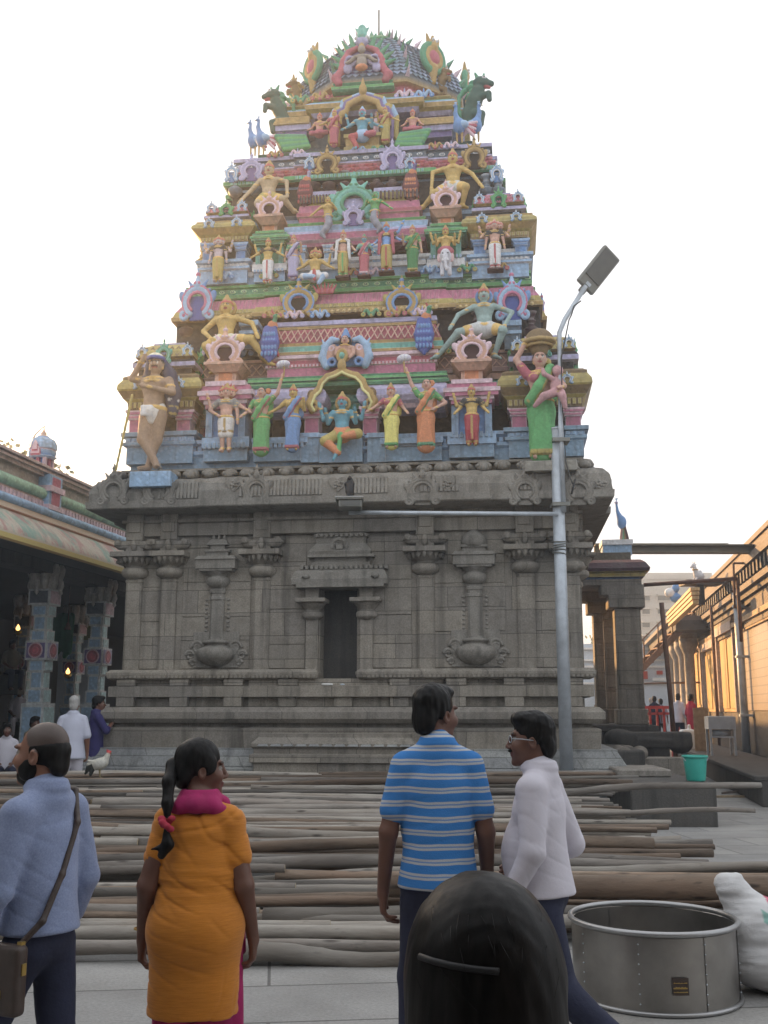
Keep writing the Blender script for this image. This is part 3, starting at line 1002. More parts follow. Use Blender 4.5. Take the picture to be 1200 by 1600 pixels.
def lattice(m, x0, x1, v, z0, z1, n, col, lean=0.0, w=.018):
    d = (x1 - x0) / n
    for i in range(n):
        for (a, b) in ((0, 1), (1, 0)):
            m.bar((x0 + i * d + a * d, v - .01, z0), (x0 + i * d + b * d, v - .01 + lean, z1), w, w, col)
def dentils(m, x0, x1, v, z0, z1, n, col, duty=.55, dep=.03):
    d = (x1 - x0) / n
    for i in range(n): m.box(x0 + (i + .5 - duty / 2) * d, x0 + (i + .5 + duty / 2) * d, v - dep, v + .02, z0, z1, col)
def pilster_paint(m, px0, px1, py0, py1, v, vb, c, cw):
    """painted little pillar: base, shaft, stacked capital"""
    H = py1 - py0; p = (px0 + px1) / 2; w = px1 - px0
    pbox(m, p - w * .34, p + w * .34, py0 + H * .42, py1, v, vb, c)
    pbox(m, p - w * .37, p + w * .37, py0 + H * .42, py1, v + .02, vb + .01, cw)
    for i, (a, b, ww, cc) in enumerate(((.36, .43, .44, cw), (.28, .36, .40, c), (.2, .28, .47, cw), (.1, .2, .5, c), (.0, .1, .58, cw))):
        pbox(m, p - w * ww, p + w * ww, py0 + H * a, py0 + H * b, v - .03 - .02 * (i % 2), vb, cc)

def pavilion(px0, px1, Y, v0, v1, P):
    """corner pavilion. Y: y of base bottom, base top, capital top, cornice top, neck top, dome top"""
    yb, yt, yc, yk, yn, yd = Y
    x0, x1 = tx(px0, (yb + yt) / 2, v0), tx(px1, (yb + yt) / 2, v0)
    w = x1 - x0
    pm = (px0 + px1) / 2
    z = lambda y: tz(y, v0, pm)
    m = MB()
    H = z(yt) - z(yb)
    m.sweep(rect(x0, x1, v0, v1), [(.0, z(yb) - .1), (.0, z(yb) + .45 * H), (.06, z(yb) + .5 * H), (.06, z(yb) + .62 * H), (.02, z(yb) + .64 * H), (.02, z(yb) + .8 * H), (.09, z(yb) + .84 * H), (.09, z(yt)), (0, z(yt))], [P['base'], P['base2'], P['base']])
    dentils(m, x0, x1, v0 - .02, z(yb) + .66 * H, z(yb) + .79 * H, 12, P['base2'])
    m.build('pavilion_base', PAINT, tower)
    m = MB()
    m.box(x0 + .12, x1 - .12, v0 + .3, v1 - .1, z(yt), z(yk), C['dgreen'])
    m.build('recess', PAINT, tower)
    pw = (px1 - px0)
    for q in (px0 + pw * .14, px1 - pw * .14):
        m = MB()
        pilster_paint(m, q - pw * .14, q + pw * .14, yc, yt, v0 + .03, v0 + .32, P['pil'], P['pilw'])
        m.build('painted_pillar', PAINT, tower)
    for q in (v0 + .9, v1 - .3):
        m = MB()
        m.box(x1 - .22, x1 - .02, q - .1, q + .1, z(yt), z(yc), P['pil']); m.box(x1 - .26, x1 + .02, q - .14, q + .14, z(yc) - .15, z(yc), P['pilw'])
        m.box(x0 + .02, x0 + .22, q - .1, q + .1, z(yt), z(yc), P['pil'])
        m.build('painted_pillar', PAINT, tower)
    m = MB(); Hc = z(yk) - z(yc)
    m.sweep(rect(x0, x1, v0, v1), [(-.1, z(yc) - .01), (.0, z(yc)), (.02, z(yc) + .22 * Hc), (.08, z(yc) + .3 * Hc), (.16, z(yc) + .5 * Hc), (.18, z(yc) + .55 * Hc), (.17, z(yc) + .68 * Hc), (.1, z(yc) + .84 * Hc), (.1, z(yc) + .92 * Hc), (.02, z(yk)), (-.1, z(yk))], [P['cor2'], P['cor2'], P['cor'], P['cor2'], P['cor'], P['cor'], P['cor']])
    dentils(m, x0, x1, v0 - .01, z(yc) + .05 * Hc, z(yc) + .2 * Hc, 14, P['cor'])
    m.build('pavilion_cornice', PAINT, tower)
    for q in (.2, .8):
        xx = x0 + w * q
        kudu('lb', 0, 0, 0, v0 - .17, xz=(xx, z(yc) + .52 * Hc, .36, .3))
    m = MB(); Hn = z(yn) - z(yk)
    m.sweep(rect(x0 + .06 * w, x1 - .06 * w, v0 + .08, v1 - .08), [(-.04, z(yk)), (-.04, z(yk) + .5 * Hn), (.05, z(yk) + .55 * Hn), (.05, z(yk) + .8 * Hn), (.0, z(yn)), (-.1, z(yn))], [C['dmar'], P['neck'], P['neck']])
    m.build('pavilion_neck', PAINT, tower)
    m = MB(); Hd = z(yd) - z(yn)
    q0, q1, r0, r1 = x0 + .1 * w, x1 - .1 * w, v0 + .1, v1 - .1
    m.sweep(rect(q0, q1, r0, r1), [(0, z(yn)), (.06, z(yn) + .12 * Hd), (.04, z(yn) + .4 * Hd), (-.06, z(yn) + .7 * Hd), (-.18, z(yn) + .9 * Hd), (-.2, z(yn) + .9 * Hd), (-.2, z(yd)), (-.3, z(yd))], [P['cor2'], P['dome'], P['dome'], P['dome'], P['neck'], P['neck']])
    lattice(m, q0, q1, r0 - .06, z(yn) + .12 * Hd, z(yn) + .68 * Hd, 8, P['lat'], .1)
    m.build('pavilion_roof', PAINT, tower)
    kudu(P['k'], 0, 0, 0, r0 - .07, xz=((q0 + q1) / 2, z(yn) - .3 * Hn, .5, (z(yd) - z(yn)) * 1.25 / .8))
    for xx, k in ((q0 + .06, 1), (q1 - .06, 1)):
        kudu('lb', 0, 0, 0, r0 - .03, xz=(xx, z(yn) + .12 * Hd, .34, .36))
    for xx, s in ((q0 - .06, -1), (q1 + .06, 1)):
        kudu(P['k2'], 0, 0, 0, v0 + .5, rot=s * R(78), xz=(xx, z(yk), .7, (z(yd) - z(yk)) / .8))
        kudu(P['k2'], 0, 0, 0, v0 + 1.3, rot=s * R(90), xz=(xx + s * .05, z(yk), .7, (z(yd) - z(yk)) / .8))

def niche_bay(px0, px1, Y, v0, P, knd):
    """narrow bay with a pilaster block, cap, neck and a big horseshoe. Y: base bottom, base top, block top, cap top, neck top, horseshoe top"""
    yb, yt, yk, yc, yn, yh = Y
    p = (px0 + px1) / 2; w = px1 - px0
    m = MB()
    pbox(m, px0, px1, (yb + yt) / 2, yb + 6, v0, v0 + .6, P['base'])
    pbox(m, px0 - 3, px1 + 3, yt, (yb + yt) / 2, v0 - .05, v0 + .6, P['base2'])
    dentils(m, tx(px0, yt, v0), tx(px1, yt, v0), v0 - .05, tz((yb + yt) / 2 - 3, v0), tz(yt + 4, v0), 9, P['base'])
    m.build('bay_base', PAINT, tower)
    m = MB()
    pbox(m, px0 + w * .12, px1 - w * .12, yk, yt, v0 + .1, v0 + .6, P['block'])
    pbox(m, px0 + w * .05, px0 + w * .2, yk, yt, v0 + .05, v0 + .6, P['block2'])
    pbox(m, px1 - w * .2, px1 - w * .05, yk, yt, v0 + .05, v0 + .6, P['block2'])
    m.build('bay_pilaster', PAINT, tower)
    m = MB(); n = 6
    for i in range(n):
        a = yk - (yk - yc) * i / n; b = yk - (yk - yc) * (i + 1) / n
        ww = (.46, .5, .6, .64, .56, .46)[i]
        pbox(m, p - w * ww, p + w * ww, b, a, v0 - .04 - .02 * (i % 2) - (.06 if i in (2, 3) else 0), v0 + .6, P['cap'] if i % 2 == 0 else P['cap2'])
    m.build('bay_cap', PAINT, tower)
    m = MB()
    pbox(m, p - w * .24, p + w * .24, yn, yc, v0 + .05, v0 + .5, P['neck'])
    pbox(m, p - w * .16, p + w * .16, yn, yc, v0 + .03, v0 + .5, C['orange'])
    x0, x1 = tx(p - w * .36, yn, v0), tx(p + w * .36, yn, v0)
    zc = tz(yn, v0, p)
    m.hexa((x0 + .06, x1 - .06, v0 - .02, v0 + .5, zc - .02), (x0 - .05, x1 + .05, v0 - .12, v0 + .5, zc + .1), P['neck'])
    m.box(x0 - .07, x1 + .07, v0 - .14, v0 + .5, zc + .1, zc + .15, P['neck'])
    m.build('bay_neck', PAINT, tower)
    kudu(knd, p, yh, yn - 8, v0 - .02, w * .86)

def balusters(px0, px1, py0, py1, v, n, c):
    for i in range(n):
        p = px0 + (i + .5) * (px1 - px0) / n
        x = tx(p, (py0 + py1) / 2, v); z0 = tz(py1, v, p); z1 = tz(py0, v, p); h = z1 - z0
        m = MB()
        m.lathe((x, v, z0), [(.09, 0), (.12, .06 * h), (.15, .2 * h), (.15, .3 * h), (.08, .42 * h), (.06, .5 * h), (.09, .56 * h), (.1, .64 * h), (.06, .7 * h), (.09, .85 * h), (.12, h)], 12, c)
        m.build('baluster', PAINT, tower)

# ------------------------------------------------ first painted tier
def tier_one():
    z = lambda y, v: tz(y, v)
    m = MB()
    m.sweep(plan(4.05, .02, V1 - .02, 0, 0, 2.2, .15), [(.02, 5.72), (.02, z(708, 0)), (.08, z(704, 0)), (.08, z(699, 0)), (.0, z(697, 0)), (.0, z(690, 0)), (.09, z(687, 0)), (.09, z(682, 0)), (.02, z(680, 0)), (-.3, z(680, 0))], [C['blue'], C['lblue'], C['lblue'], C['blue'], C['gblue'], C['lblue'], C['lblue'], C['blue']])
    dentils(m, -3.95, 3.95, .02, z(697, 0), z(690, 0), 70, C['lblue'], .6, .02)
    m.build('tier_base', PAINT, tower)
    m = MB()
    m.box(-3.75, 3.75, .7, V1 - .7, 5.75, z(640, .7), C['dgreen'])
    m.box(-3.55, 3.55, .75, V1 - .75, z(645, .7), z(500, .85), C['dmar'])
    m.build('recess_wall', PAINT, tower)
    # continuous bands on the recess
    m = MB()
    m.sweep(plan(3.7, .42, V1 - .42), [(-.2, z(640, .4)), (.0, z(639, .4)), (.0, z(630, .4)), (.06, z(628, .4)), (.06, z(618, .4)), (.02, z(616, .4)), (.04, z(604, .4)), (-.02, z(600, .4)), (-.2, z(600, .4))], [C['fgreen'], C['mgreen'], C['teal'], C['teal'], C['mgreen'], C['teal']])
    dentils(m, -3.6, 3.6, .42, z(638, .4), z(631, .4), 60, C['teal'], .5, .02)
    m.build('green_band', PAINT, tower)
    m = MB()
    m.sweep(plan(3.55, .46, V1 - .46), [(-.2, z(600, .4)), (0, z(599, .4)), (0, z(590, .4)), (.05, z(588, .4)), (.05, z(582, .4)), (0, z(580, .4)), (0, z(562, .4)), (.05, z(560, .4)), (.05, z(556, .4)), (-.3, z(555, .4))], [C['brown'], C['peach'], C['brown'], C['brown'], C['peach'], C['brown']])
    lattice(m, -3.5, 3.5, .45, z(580, .4), z(563, .4), 40, C['peach'])
    m.build('lattice_ledge', PAINT, tower)
    P1 = dict(base=C['blue'], base2=C['lblue'], pil=C['pink'], pilw=C['wpink'], cor=C['yel'], cor2=C['dgold'], neck=C['lilac'], dome=C['yel'], lat=C['dgold'], k='teal', k2='green')
    pavilion(198, 301, (716, 676, 640, 586, 560, 528), -.12, 1.3, P1)
    P1r = dict(P1)
    pavilion(795, 912, (705, 668, 636, 578, 548, 515), -.12, 1.3, P1r)
    PB = dict(base=C['blue'], base2=C['lblue'], block=C['blue2'], block2=C['lblue'], cap=C['pink'], cap2=C['wpink'], neck=C['peach'])
    niche_bay(318, 386, (714, 683, 638, 595, 580, 508), -.18, PB, 'peach')
    niche_bay(702, 772, (708, 678, 630, 592, 577, 508), -.18, PB, 'peach')
    # central long roofed shrine
    v = -.02
    xa, xb = tx(392, 620, v), tx(694, 620, v)
    m = MB()
    for (a, b) in ((396, 478), (596, 690)):
        pbox(m, a, b, 692, 720, v - .12, v + .5, C['blue']); pbox(m, a - 2, b + 2, 683, 692, v - .18, v + .5, C['lblue']); pbox(m, a, b, 690, 697, v - .15, v + .5, C['gblue'])
        dentils(m, tx(a, 690, v), tx(b, 690, v), v - .14, tz(699, v), tz(691, v), 12, C['lblue'])
    pbox(m, 499, 566, 676, 722, v - .16, v + .5, C['blue']); pbox(m, 497, 568, 676, 682, v - .2, v + .5, C['lblue'])
    for p in (484, 588): pbox(m, p - 14, p + 14, 676, 722, v - .14, v + .5, C['blue']); pbox(m, p - 15, p + 15, 676, 683, v - .18, v + .5, C['lblue'])
    m.build('shrine_base', PAINT, tower)
    for p in (487, 578):
        m = MB(); pilster_paint(m, p - 15, p + 15, 634, 678, v - .05, v + .3, C['pink'], C['wpink']); m.build('painted_pillar', PAINT, tower)
    m = MB()
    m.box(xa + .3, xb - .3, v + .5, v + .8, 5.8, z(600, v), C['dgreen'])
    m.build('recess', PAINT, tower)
    m = MB()
    zz = lambda y: tz(y, v)
    for (a, b) in ((xa, tx(500, 620, v)), (tx(570, 620, v), xb)):
        m.sweep(rect(a, b, v, .8), [(-.1, zz(641)), (0, zz(640)), (.04, zz(634)), (.1, zz(630)), (.14, zz(622)), (.12, zz(612)), (.02, zz(603)), (-.1, zz(603))], [C['mauve'], C['wpink'], C['mauve'], C['mauve'], C['lilac'], C['mauve']])
        n = max(3, int((b - a) / .3))
        eyes(m, a, b, v - .125, zz(617), .035, n, C['wpink'], C['pink'])
    m.sweep(rect(xa, xb, v + .02, .8), [(-.1, zz(604)), (.08, zz(603)), (.1, zz(599)), (.05, zz(596)), (.07, zz(593)), (.05, zz(589)), (.06, zz(586)), (-.1, zz(584))], [C['green'], C['mgreen'], C['green'], C['fgreen'], C['green'], C['mgreen']])
    m.build('shrine_cornice', PAINT, tower)
    m = MB()
    v2 = .1
    zz2 = lambda y: tz(y, v2)
    xa2, xb2 = tx(418, 565, v2), tx(680, 565, v2)
    m.sweep(rect(xa2, xb2, v2, .9), [(0, zz2(586)), (0, zz2(572)), (.03, zz2(571)), (.03, zz2(567)), (0, zz2(566)), (0, zz2(560)), (.06, zz2(558)), (.06, zz2(553)), (-.02, zz2(552))], [C['pink'], C['wpink'], C['wpink'], C['pink'], C['rose'], C['wpink'], C['wpink']])
    dentils(m, xa2, xb2, v2 - .03, zz2(571), zz2(567), 46, C['rose'], .5, .015)
    m.build('shrine_frieze', PAINT, tower)
    m = MB()
    xa3, xb3 = tx(408, 530, v2), tx(690, 530, v2)
    m.sweep(rect(xa3, xb3, v2 + .02, 1.0), [(.0, zz2(553)), (.05, zz2(551)), (.05, zz2(547)), (.03, zz2(546)), (.03, zz2(538)), (.0, zz2(537)), (.0, zz2(532)), (-.02, zz2(530)), (-.12, zz2(508)), (-.1, zz2(507)), (-.1, zz2(503)), (-.08, zz2(502)), (-.1, zz2(495)), (-.3, zz2(495))], [C['gold'], C['gold'], C['teal'], C['teal'], C['gold'], C['gold'], C['rose'], C['rose'], C['gold'], C['gold'], C['lilac'], C['lilac'], C['lilac']])
    lattice(m, xa3 + .05, xb3 - .05, v2, zz2(531), zz2(509), 26, C['peach'], .11)
    m.build('shrine_roof', PAINT, tower)
    # arch over the seated god
    s = SDF()
    for q in (-1, 1):
        pts = [(q * .60, 0, .02), (q * .66, 0, .12), (q * .58, 0, .26), (q * .47, 0, .33), (q * .42, 0, .44), (q * .3, 0, .53), (q * .16, 0, .56), (0, 0, .62)]
        for i in range(len(pts) - 1):
            s.cone(pts[i], pts[i + 1], .062, .062, C['gold'], .015)
            a, b = [(p[0] * .9, -.05, p[2] - .03) for p in (pts[i], pts[i + 1])]
            s.cone(a, b, .022, .022, K('#d8c070', 1.5), .004)
        s.torus((q * .56, -.01, .08), .07, .035, 'y', C['gold'], .01)
        s.torus((q * .60, -.02, .25), .06, .03, 'y', C['dgold'], .01)
    s.ell((0, -.03, .70), (.09, .07, .09), C['gold'], .02)
    s.torus((0, -.02, .86), .085, .035, 'y', C['gold'], .01); s.ell((0, -.04, .86), .05, C['teal'], .005)
    me = s.mesh('arch', .013)
    o = link('gold_arch', me, PAINT, tower)
    x, zq = TL(534, 641, v - .15)
    k = (tz(545, v - .15) - zq) / .97
    o.matrix_local = Matrix.Translation((x, v - .15, zq)) @ Matrix.Diagonal((.92, 1, k, 1))
    # upper parapet of maroon balusters
    m = MB()
    m.box(-3.3, 3.3, .98, V1 - 1, z(530, .9), z(478, .9), C['gblue'])
    m.sweep(plan(3.2, .9, V1 - .9), [(-.1, z(499, .8)), (.05, z(498, .8)), (.05, z(494, .8)), (-.1, z(493, .8))], C['lblue'])
    m.build('baluster_backing', PAINT, tower)
    balusters(415, 690, 484, 521, .8, 9, C['maroon'])
    for p in (292, 360, 745, 830): balusters(p - 14, p + 14, 488, 527, .78, 1, C['maroon'])
    for i in range(5):
        m = MB(); m.lathe((3.35, 1.4 + i, z(527, .8)), [(.12, 0), (.16, .1), (.08, .2), (.1, .3), (.12, .42)], 10, C['maroon']); m.build('baluster', PAINT, tower)
    for p in (388, 800):
        m = MB(); pbox(m, p - 12, p + 12, 500, 545, .3, .9, C['gblue']); pbox(m, p - 15, p + 15, 500, 508, .26, .9, C['lblue']); pbox(m, p - 15, p + 15, 516, 521, .26, .9, C['lblue']); m.build('blue_block', PAINT, tower)
    # eave
    m = MB()
    b = 1.62
    zc = lambda y: tz(y, .55)
    PLN = plan(3.25, .9, V1 - .9, b, .07, 1.8, .1)
    prof = [(-.2, 8.98), (.28, 9.03), (.35, 9.05), (.36, 9.12), (.33, 9.15), (.31, 9.21), (.29, 9.26), (.15, 9.50), (.10, 9.53), (.16, 9.55), (.17, 9.62), (.11, 9.65), (.10, 9.76), (.15, 9.78), (.15, 9.83), (-.3, 9.86)]
    m.sweep(PLN, prof, [C['dmar'], C['dgold'], C['gold'], C['gold'], C['yel'], C['yel'], C['pink'], C['pink'], C['green'], C['green'], C['mgreen'], C['mgreen'], C['green'], C['green'], C['green']])
    for (a, c_, pv) in ((-3.45, -1.66, .9), (-1.66, 1.66, .83), (1.66, 3.45, .9)):
        n = int((c_ - a) / .085)
        for i in range(n):
            x = a + (i + .5) * (c_ - a) / n
            m.hexa((x - .030, x + .030, pv - .345, pv, 9.17), (x - .03, x + .03, pv - .315, pv, 9.25), C['yel'])
            m.hexa((x - .030, x + .030, pv - .305, pv, 9.26), (x - .03, x + .03, pv - .17, pv, 9.50), C['pink'])
        n2 = int((c_ - a) / .11)
        for i in range(n2):
            x = a + (i + .5) * (c_ - a) / n2
            m.lathe((x, pv - .36, 9.06), [(0, -.03), (.035, -.01), (.035, .03), (0, .05)], 6, K('#c8a850', 1.5))
        eyes(m, a, c_, pv - .115, 9.70, .034, int((c_ - a) / .21), K('#a8d890', 1.3), C['fgreen'])
    m.build('eave', PAINT, tower)
    for p, k in ((467, 'gold'), (628, 'gold')): kudu(k, p, 430, 496, .46, 58)
    for p, k in ((309, 'blue'), (800, 'blue')): kudu(k, p, 420, 500, .46, 56)
    for v in (1.8, 3.5, 5.2): kudu('blue', 0, 0, 0, v, rot=R(90), xz=(3.62, 9.05, .9, .95))
tier_one()

# ------------------------------------------------ second painted tier
def tier_two():
    z = lambda y, v: tz(y, v)
    v0 = .85
    m = MB()
    m.sweep(plan(3.12, v0, V1 - v0, 0, 0, 1.8, .1), [(.02, 9.83), (.02, z(427, v0)), (.07, z(425, v0)), (.07, z(419, v0)), (0, z(417, v0)), (.0, z(411, v0)), (.07, z(409, v0)), (.07, z(404, v0)), (-.3, z(403, v0))], [C['lblue'], C['white'], C['white'], C['lblue'], C['gblue'], C['white'], C['white']])
    dentils(m, -3.0, 3.0, v0, z(417, v0), z(411, v0), 52, C['lblue'], .55, .02)
    m.build('tier_base', PAINT, tower)
    m = MB()
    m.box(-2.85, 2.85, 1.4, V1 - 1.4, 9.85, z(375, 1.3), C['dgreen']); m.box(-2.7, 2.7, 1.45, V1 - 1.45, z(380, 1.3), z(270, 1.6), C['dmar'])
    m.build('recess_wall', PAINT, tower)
    m = MB()
    m.sweep(plan(2.8, 1.2, V1 - 1.2), [(-.2, z(364, 1.2)), (.03, z(363, 1.2)), (.03, z(356, 1.2)), (0, z(355, 1.2)), (.05, z(346, 1.2)), (.05, z(341, 1.2)), (0, z(339, 1.2)), (.0, z(332, 1.2)), (-.3, z(331, 1.2))], [C['gblue'], C['lilac'], C['brown'], C['gblue'], C['lblue'], C['lblue'], C['gblue']])
    m.build('blue_band', PAINT, tower)
    P2 = dict(base=C['lblue'], base2=C['white'], pil=C['blue2'], pilw=C['lblue'], cor=C['yel'], cor2=C['gold'], neck=C['lilac'], dome=C['rose'], lat=C['pink'], k='green', k2='green')
    pavilion(314, 386, (436, 408, 378, 346, 332, 312), .7, 1.9, P2)
    pavilion(737, 826, (426, 398, 372, 336, 318, 290), .7, 1.9, P2)
    PB = dict(base=C['lblue'], base2=C['white'], block=C['mgreen'], block2=C['teal'], cap=C['mgreen'], cap2=C['green'], neck=C['peach'])
    niche_bay(397, 445, (434, 412, 382, 360, 350, 296), .66, PB, 'peach')
    niche_bay(670, 723, (428, 404, 372, 348, 338, 280), .66, PB, 'peach')
    v = .8
    zz = lambda y: tz(y, v)
    xa, xb = tx(452, 380, v), tx(662, 380, v)
    m = MB()
    pbox(m, 452, 662, 418, 434, v - .08, v + .4, C['lblue']); pbox(m, 449, 665, 411, 418, v - .14, v + .4, C['white'])
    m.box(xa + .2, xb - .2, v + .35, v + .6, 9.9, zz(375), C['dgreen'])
    m.build('shrine_base', PAINT, tower)
    for p in (470, 513, 588, 648):
        m = MB(); pilster_paint(m, p - 9, p + 9, 380, 412, v, v + .3, C['lblue'], C['white']); m.build('painted_pillar', PAINT, tower)
    m = MB()
    m.sweep(rect(xa, xb, v, 1.4), [(-.1, zz(384)), (.02, zz(383)), (.04, zz(378)), (.1, zz(375)), (.12, zz(366)), (.05, zz(360)), (-.1, zz(360))], [C['rose'], C['pink'], C['wpink'], C['pink'], C['lilac'], C['pink']])
    m.sweep(rect(xa, xb, v + .03, 1.4), [(-.1, zz(361)), (.08, zz(360)), (.1, zz(352)), (.03, zz(349)), (.05, zz(345)), (-.1, zz(344))], [C['blue2'], C['lblue'], C['red'], C['green'], C['yel']])
    m.build('shrine_cornice', PAINT, tower)
    m = MB()
    v2 = .95; z2 = lambda y: tz(y, v2)
    for (a, b) in ((468, 528), (580, 655)):
        xa2, xb2 = tx(a, 330, v2), tx(b, 330, v2)
        m.sweep(rect(xa2, xb2, v2, 1.5), [(0, z2(346)), (0, z2(337)), (.05, z2(336)), (.05, z2(330)), (.02, z2(329)), (.0, z2(318)), (-.03, z2(316)), (-.06, z2(301)), (-.04, z2(300)), (-.05, z2(294)), (-.2, z2(294))], [C['pink'], C['wpink'], C['rose'], C['maroon'], C['pink'], C['yel'], C['yel'], C['lblue'], C['lilac'], C['lblue']])
        dentils(m, xa2, xb2, v2 - .02, z2(315), z2(303), 12, C['maroon'], .5, .04)
    xm0, xm1 = tx(524, 340, v2), tx(584, 340, v2)
    m.sweep(rect(xm0, xm1, v2 - .08, 1.5), [(0, z2(372)), (0, z2(350)), (.04, z2(348)), (.02, z2(330)), (-.05, z2(318)), (-.2, z2(318))], [C['maroon'], C['dmar'], C['maroon'], C['maroon'], C['lilac']])
    m.build('shrine_roof', PAINT, tower)
    kudu('teal', 553, 268, 345, v2 - .12, 76)
    kudu('lilac', 552, 312, 352, v2 - .25, 34)
    m = MB()
    m.box(-2.55, 2.55, 1.62, V1 - 1.6, z(310, 1.6), z(262, 1.6), C['gblue'])
    m.sweep(plan(2.5, 1.5, V1 - 1.5), [(-.1, z(290, 1.4)), (.05, z(289, 1.4)), (.05, z(285, 1.4)), (-.1, z(284, 1.4))], C['lblue'])
    m.build('baluster_backing', PAINT, tower)
    balusters(478, 650, 270, 297, 1.4, 7, C['maroon'])
    for p in (368, 402, 760, 778): balusters(p - 9, p + 9, 275, 306, 1.36, 1, C['gblue'])
    m = MB()
    b = 1.3
    prof = [(-.2, 12.22), (.22, 12.26), (.27, 12.29), (.27, 12.37), (.21, 12.41), (.16, 12.44), (.06, 12.66), (.10, 12.69), (.10, 12.72), (.05, 12.73), (.05, 12.87), (.11, 12.89), (.11, 12.97), (-.4, 13.0)]
    m.sweep(plan(2.6, 1.57, V1 - 1.57, b, .07, 1.4, .1), prof, [C['dmar'], C['mgreen'], C['green'], C['mgreen'], C['green'], C['rose'], C['wpink'], C['lilac'], C['gblue'], C['gblue'], C['gblue'], C['lilac'], C['mauve'], C['lilac']])
    for (a, c_, pv) in ((-2.72, -1.34, 1.57), (-1.34, 1.34, 1.5), (1.34, 2.72, 1.57)):
        scales(m, a, c_, pv - .085, 12.46, 12.66, 2, int((c_ - a) / .17), [C['red'], C['rose']], .5)
        eyes(m, a, c_, pv - .065, 12.80, .036, int((c_ - a) / .22), C['white'], C['gblue'])
        n = int((c_ - a) / .08)
        for i in range(n):
            x = a + (i + .5) * (c_ - a) / n
            m.box(x - .022, x + .022, pv - .285, pv, 12.29, 12.365, C['teal'])
    m.build('eave', PAINT, tower)
    for p, k, a, b_ in ((393, 'lilac', 238, 282), (511, 'dgold', 226, 272), (613, 'lilac', 216, 266), (741, 'dgold', 212, 264)): kudu(k, p, a, b_, 1.24, 40)
    for p in (362, 776): kudu('lb', p, 250, 284, 1.25, 22)
    for p in (484, 640): kudu('lb', p, 240, 264, 1.27, 18)
    for v in (2.2, 3.5, 4.8): kudu('lilac', 0, 0, 0, v, rot=R(90), xz=(2.85, 12.3, .7, .75))
tier_two()

